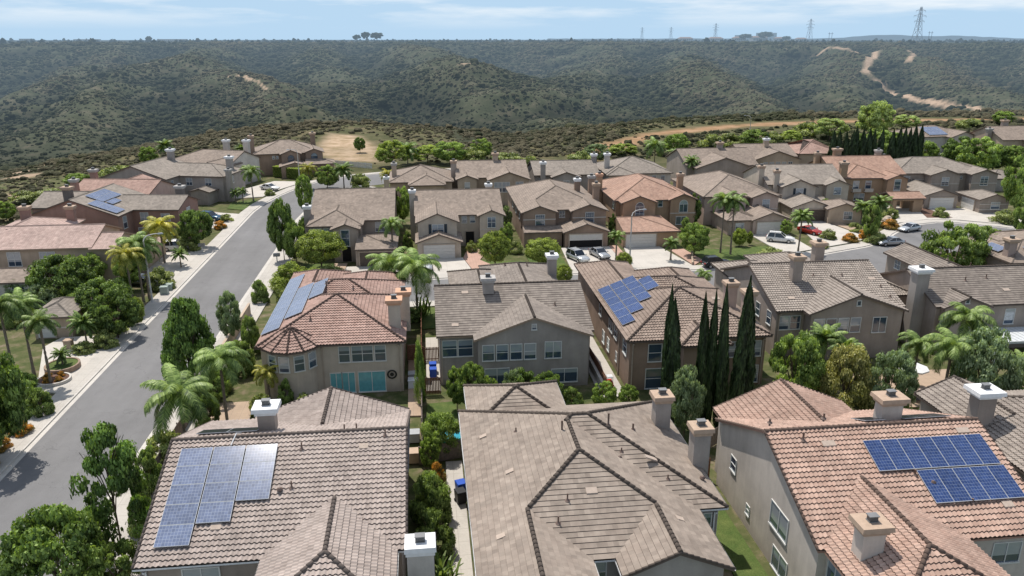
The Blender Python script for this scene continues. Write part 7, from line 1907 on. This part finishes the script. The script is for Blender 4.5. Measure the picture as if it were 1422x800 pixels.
def far_building(x, y, w, d, h, label, roof='gable', base=None):
    z = float(height([x], [y])[0]) if base is None else base; root = thing('distant_building', label, 'building', (x, y, z), .2); mb = MB(); mb.box(-w/2, w/2, -d/2, d/2, -2, h); mb.build('wall', [BW], root); mb = MB()
    if roof == 'gable':
        for s in (-1, 1): mb.poly([(-w/2-.5, s*(d/2+.5), h), (w/2+.5, s*(d/2+.5), h), (w/2-d*.3, 0, h+d*.22), (-w/2+d*.3, 0, h+d*.22)])
        for s in (-1, 1): mb.poly([(s*(w/2+.5), -d/2-.5, h), (s*(w/2+.5), d/2+.5, h), (s*(w/2-d*.3), 0, h+d*.22)])
    else: mb.box(-w/2-.3, w/2+.3, -d/2-.3, d/2+.3, h+.01, h+.8)
    mb.build('roof', [BR], root); mb = MB(); n = max(2, int(w/5))
    for i in range(n): xx = -w/2+w*(i+.5)/n; mb.box(xx-1.1, xx+1.1, -d/2-.08, -d/2+.05, h*.35, h*.75)
    mb.build('window_band', [BD], root)
for q in ((690, 1840, 34, 14, 7, 'pale low building at the left of the far hilltop group'), (745, 1835, 30, 14, 8, 'pale building in the middle of the far hilltop group'), (800, 1850, 40, 15, 9, 'broad pale building under the dark hilltop tree'), (850, 1835, 36, 14, 7, 'pale low building at the right of the far hilltop group'), (905, 1850, 26, 12, 6, 'small pale building right of the far hilltop group'), (620, 1850, 34, 14, 7, 'lone pale building left of the far hilltop group')): far_building(*q)
for q in ((-1010, 2050, 22, 14, 7, 'white building at the far left skyline'), (-960, 2120, 30, 12, 5, 'long low white building on the left skyline'), (-830, 2150, 60, 14, 4, 'low flat buildings left of the skyline centre'), (-640, 2200, 70, 14, 4, 'long pale shed near the left centre skyline')): far_building(*q, roof='flat')
BW2 = None
for q in ((2300, 5200, 120, 60, 62, 'hazy far tower block right of the second pylon'), (2180, 5300, 90, 60, 48, 'hazy lower far block beside the tower block')): far_building(*q, roof='flat', base=0)
# faint mountains beyond
mb = MB(); g = np.random.default_rng(4); xs_ = np.linspace(2200, 11500, 60)
zs_ = 12+62*np.exp(-((xs_-8300)/700)**2)+48*np.exp(-((xs_-9700)/900)**2)+g.uniform(-6, 6, 60)
for i in range(59): mb.poly([(xs_[i], 13200, -60), (xs_[i+1], 13200, -60), (xs_[i+1], 13200+600, zs_[i+1]), (xs_[i], 13200+600, zs_[i])]); mb.poly([(xs_[i], 13800, zs_[i]), (xs_[i+1], 13800, zs_[i+1]), (xs_[i+1], 14600, -60), (xs_[i], 14600, -60)])
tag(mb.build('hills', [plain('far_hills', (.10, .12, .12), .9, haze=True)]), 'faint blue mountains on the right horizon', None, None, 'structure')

# ------------------------------------------------------------------ sky, sun, camera
SUN_EL = R(63.0)
SUN_DIR = Vector((-.46, 1.0, 0)).normalized()          # horizontal direction towards the sun
w = bpy.data.worlds.new('World'); scene.world = w; w.use_nodes = True; nt = w.node_tree; nt.nodes.clear(); k = NT(nt)
sky = k.n('ShaderNodeTexSky'); sky.sky_type = 'NISHITA'; sky.sun_disc = False; sky.sun_elevation = SUN_EL
sky.sun_rotation = math.atan2(SUN_DIR.x, SUN_DIR.y); sky.altitude = 100; sky.air_density = 1.0; sky.dust_density = 1.2; sky.ozone_density = 1.5
tc = k.n('ShaderNodeTexCoord'); sep = k.n('ShaderNodeSeparateXYZ'); k.l(tc.outputs['Generated'], sep.inputs[0])
mp = k.n('ShaderNodeMapping'); mp.inputs['Scale'].default_value = (3.0, 3.0, 26.0); mp.inputs['Location'].default_value = (1.3, .2, 0); k.l(tc.outputs['Generated'], mp.inputs[0])
cl = k.noise(mp.outputs[0], 1.6, 6, .55)
hor = k.maprange(sep.outputs[2], .06, .35, 1., 0.)
c = k.mix(k.math('MULTIPLY', hor, 1., clamp=True), sky.outputs[0], SKYC if 'SKYC' in globals() else (3.85, 5.4, 6.95))
band = k.math('MULTIPLY', k.maprange(sep.outputs[2], .008, .034, 0., 1.), k.maprange(cl, .44, .62, 0., .85))
band.node.use_clamp = True
c = k.mix(band, c, (6.9, 7.4, 7.8))
bg = k.n('ShaderNodeBackground'); bg.inputs[1].default_value = .128; k.l(c, bg.inputs[0])
ow = k.n('ShaderNodeOutputWorld'); k.l(bg.outputs[0], ow.inputs[0])
ld = bpy.data.lights.new('sun', 'SUN'); ld.energy = 4.9; ld.angle = R(.53); ld.color = (1., .945, .865)
lo = bpy.data.objects.new('sun', ld); COL.objects.link(lo)
tow = Vector((SUN_DIR.x*math.cos(SUN_EL), SUN_DIR.y*math.cos(SUN_EL), math.sin(SUN_EL)))
lo.rotation_euler = (-tow).to_track_quat('-Z', 'Y').to_euler(); lo.location = tow*400
cam = bpy.data.cameras.new('camera'); co = bpy.data.objects.new('camera', cam); COL.objects.link(co)
cam.sensor_width = 36; cam.lens = 1074/1422*36; cam.clip_end = 30000; cam.clip_start = .5
co.location = (0, 0, CAM_H); pitch = math.atan((400-52)/1074.)
co.rotation_euler = (math.pi/2-pitch, 0, -R(6.5)); scene.camera = co
scene.view_settings.view_transform = 'Standard'; scene.view_settings.look = 'None'; scene.view_settings.exposure = 0
scene.cycles.use_denoising = True; scene.cycles.max_bounces = 5; scene.cycles.diffuse_bounces = 3; scene.cycles.glossy_bounces = 3; scene.cycles.transmission_bounces = 2
scene.cycles.caustics_reflective = False; scene.cycles.caustics_refractive = False
scene.cycles.sample_clamp_indirect = 6
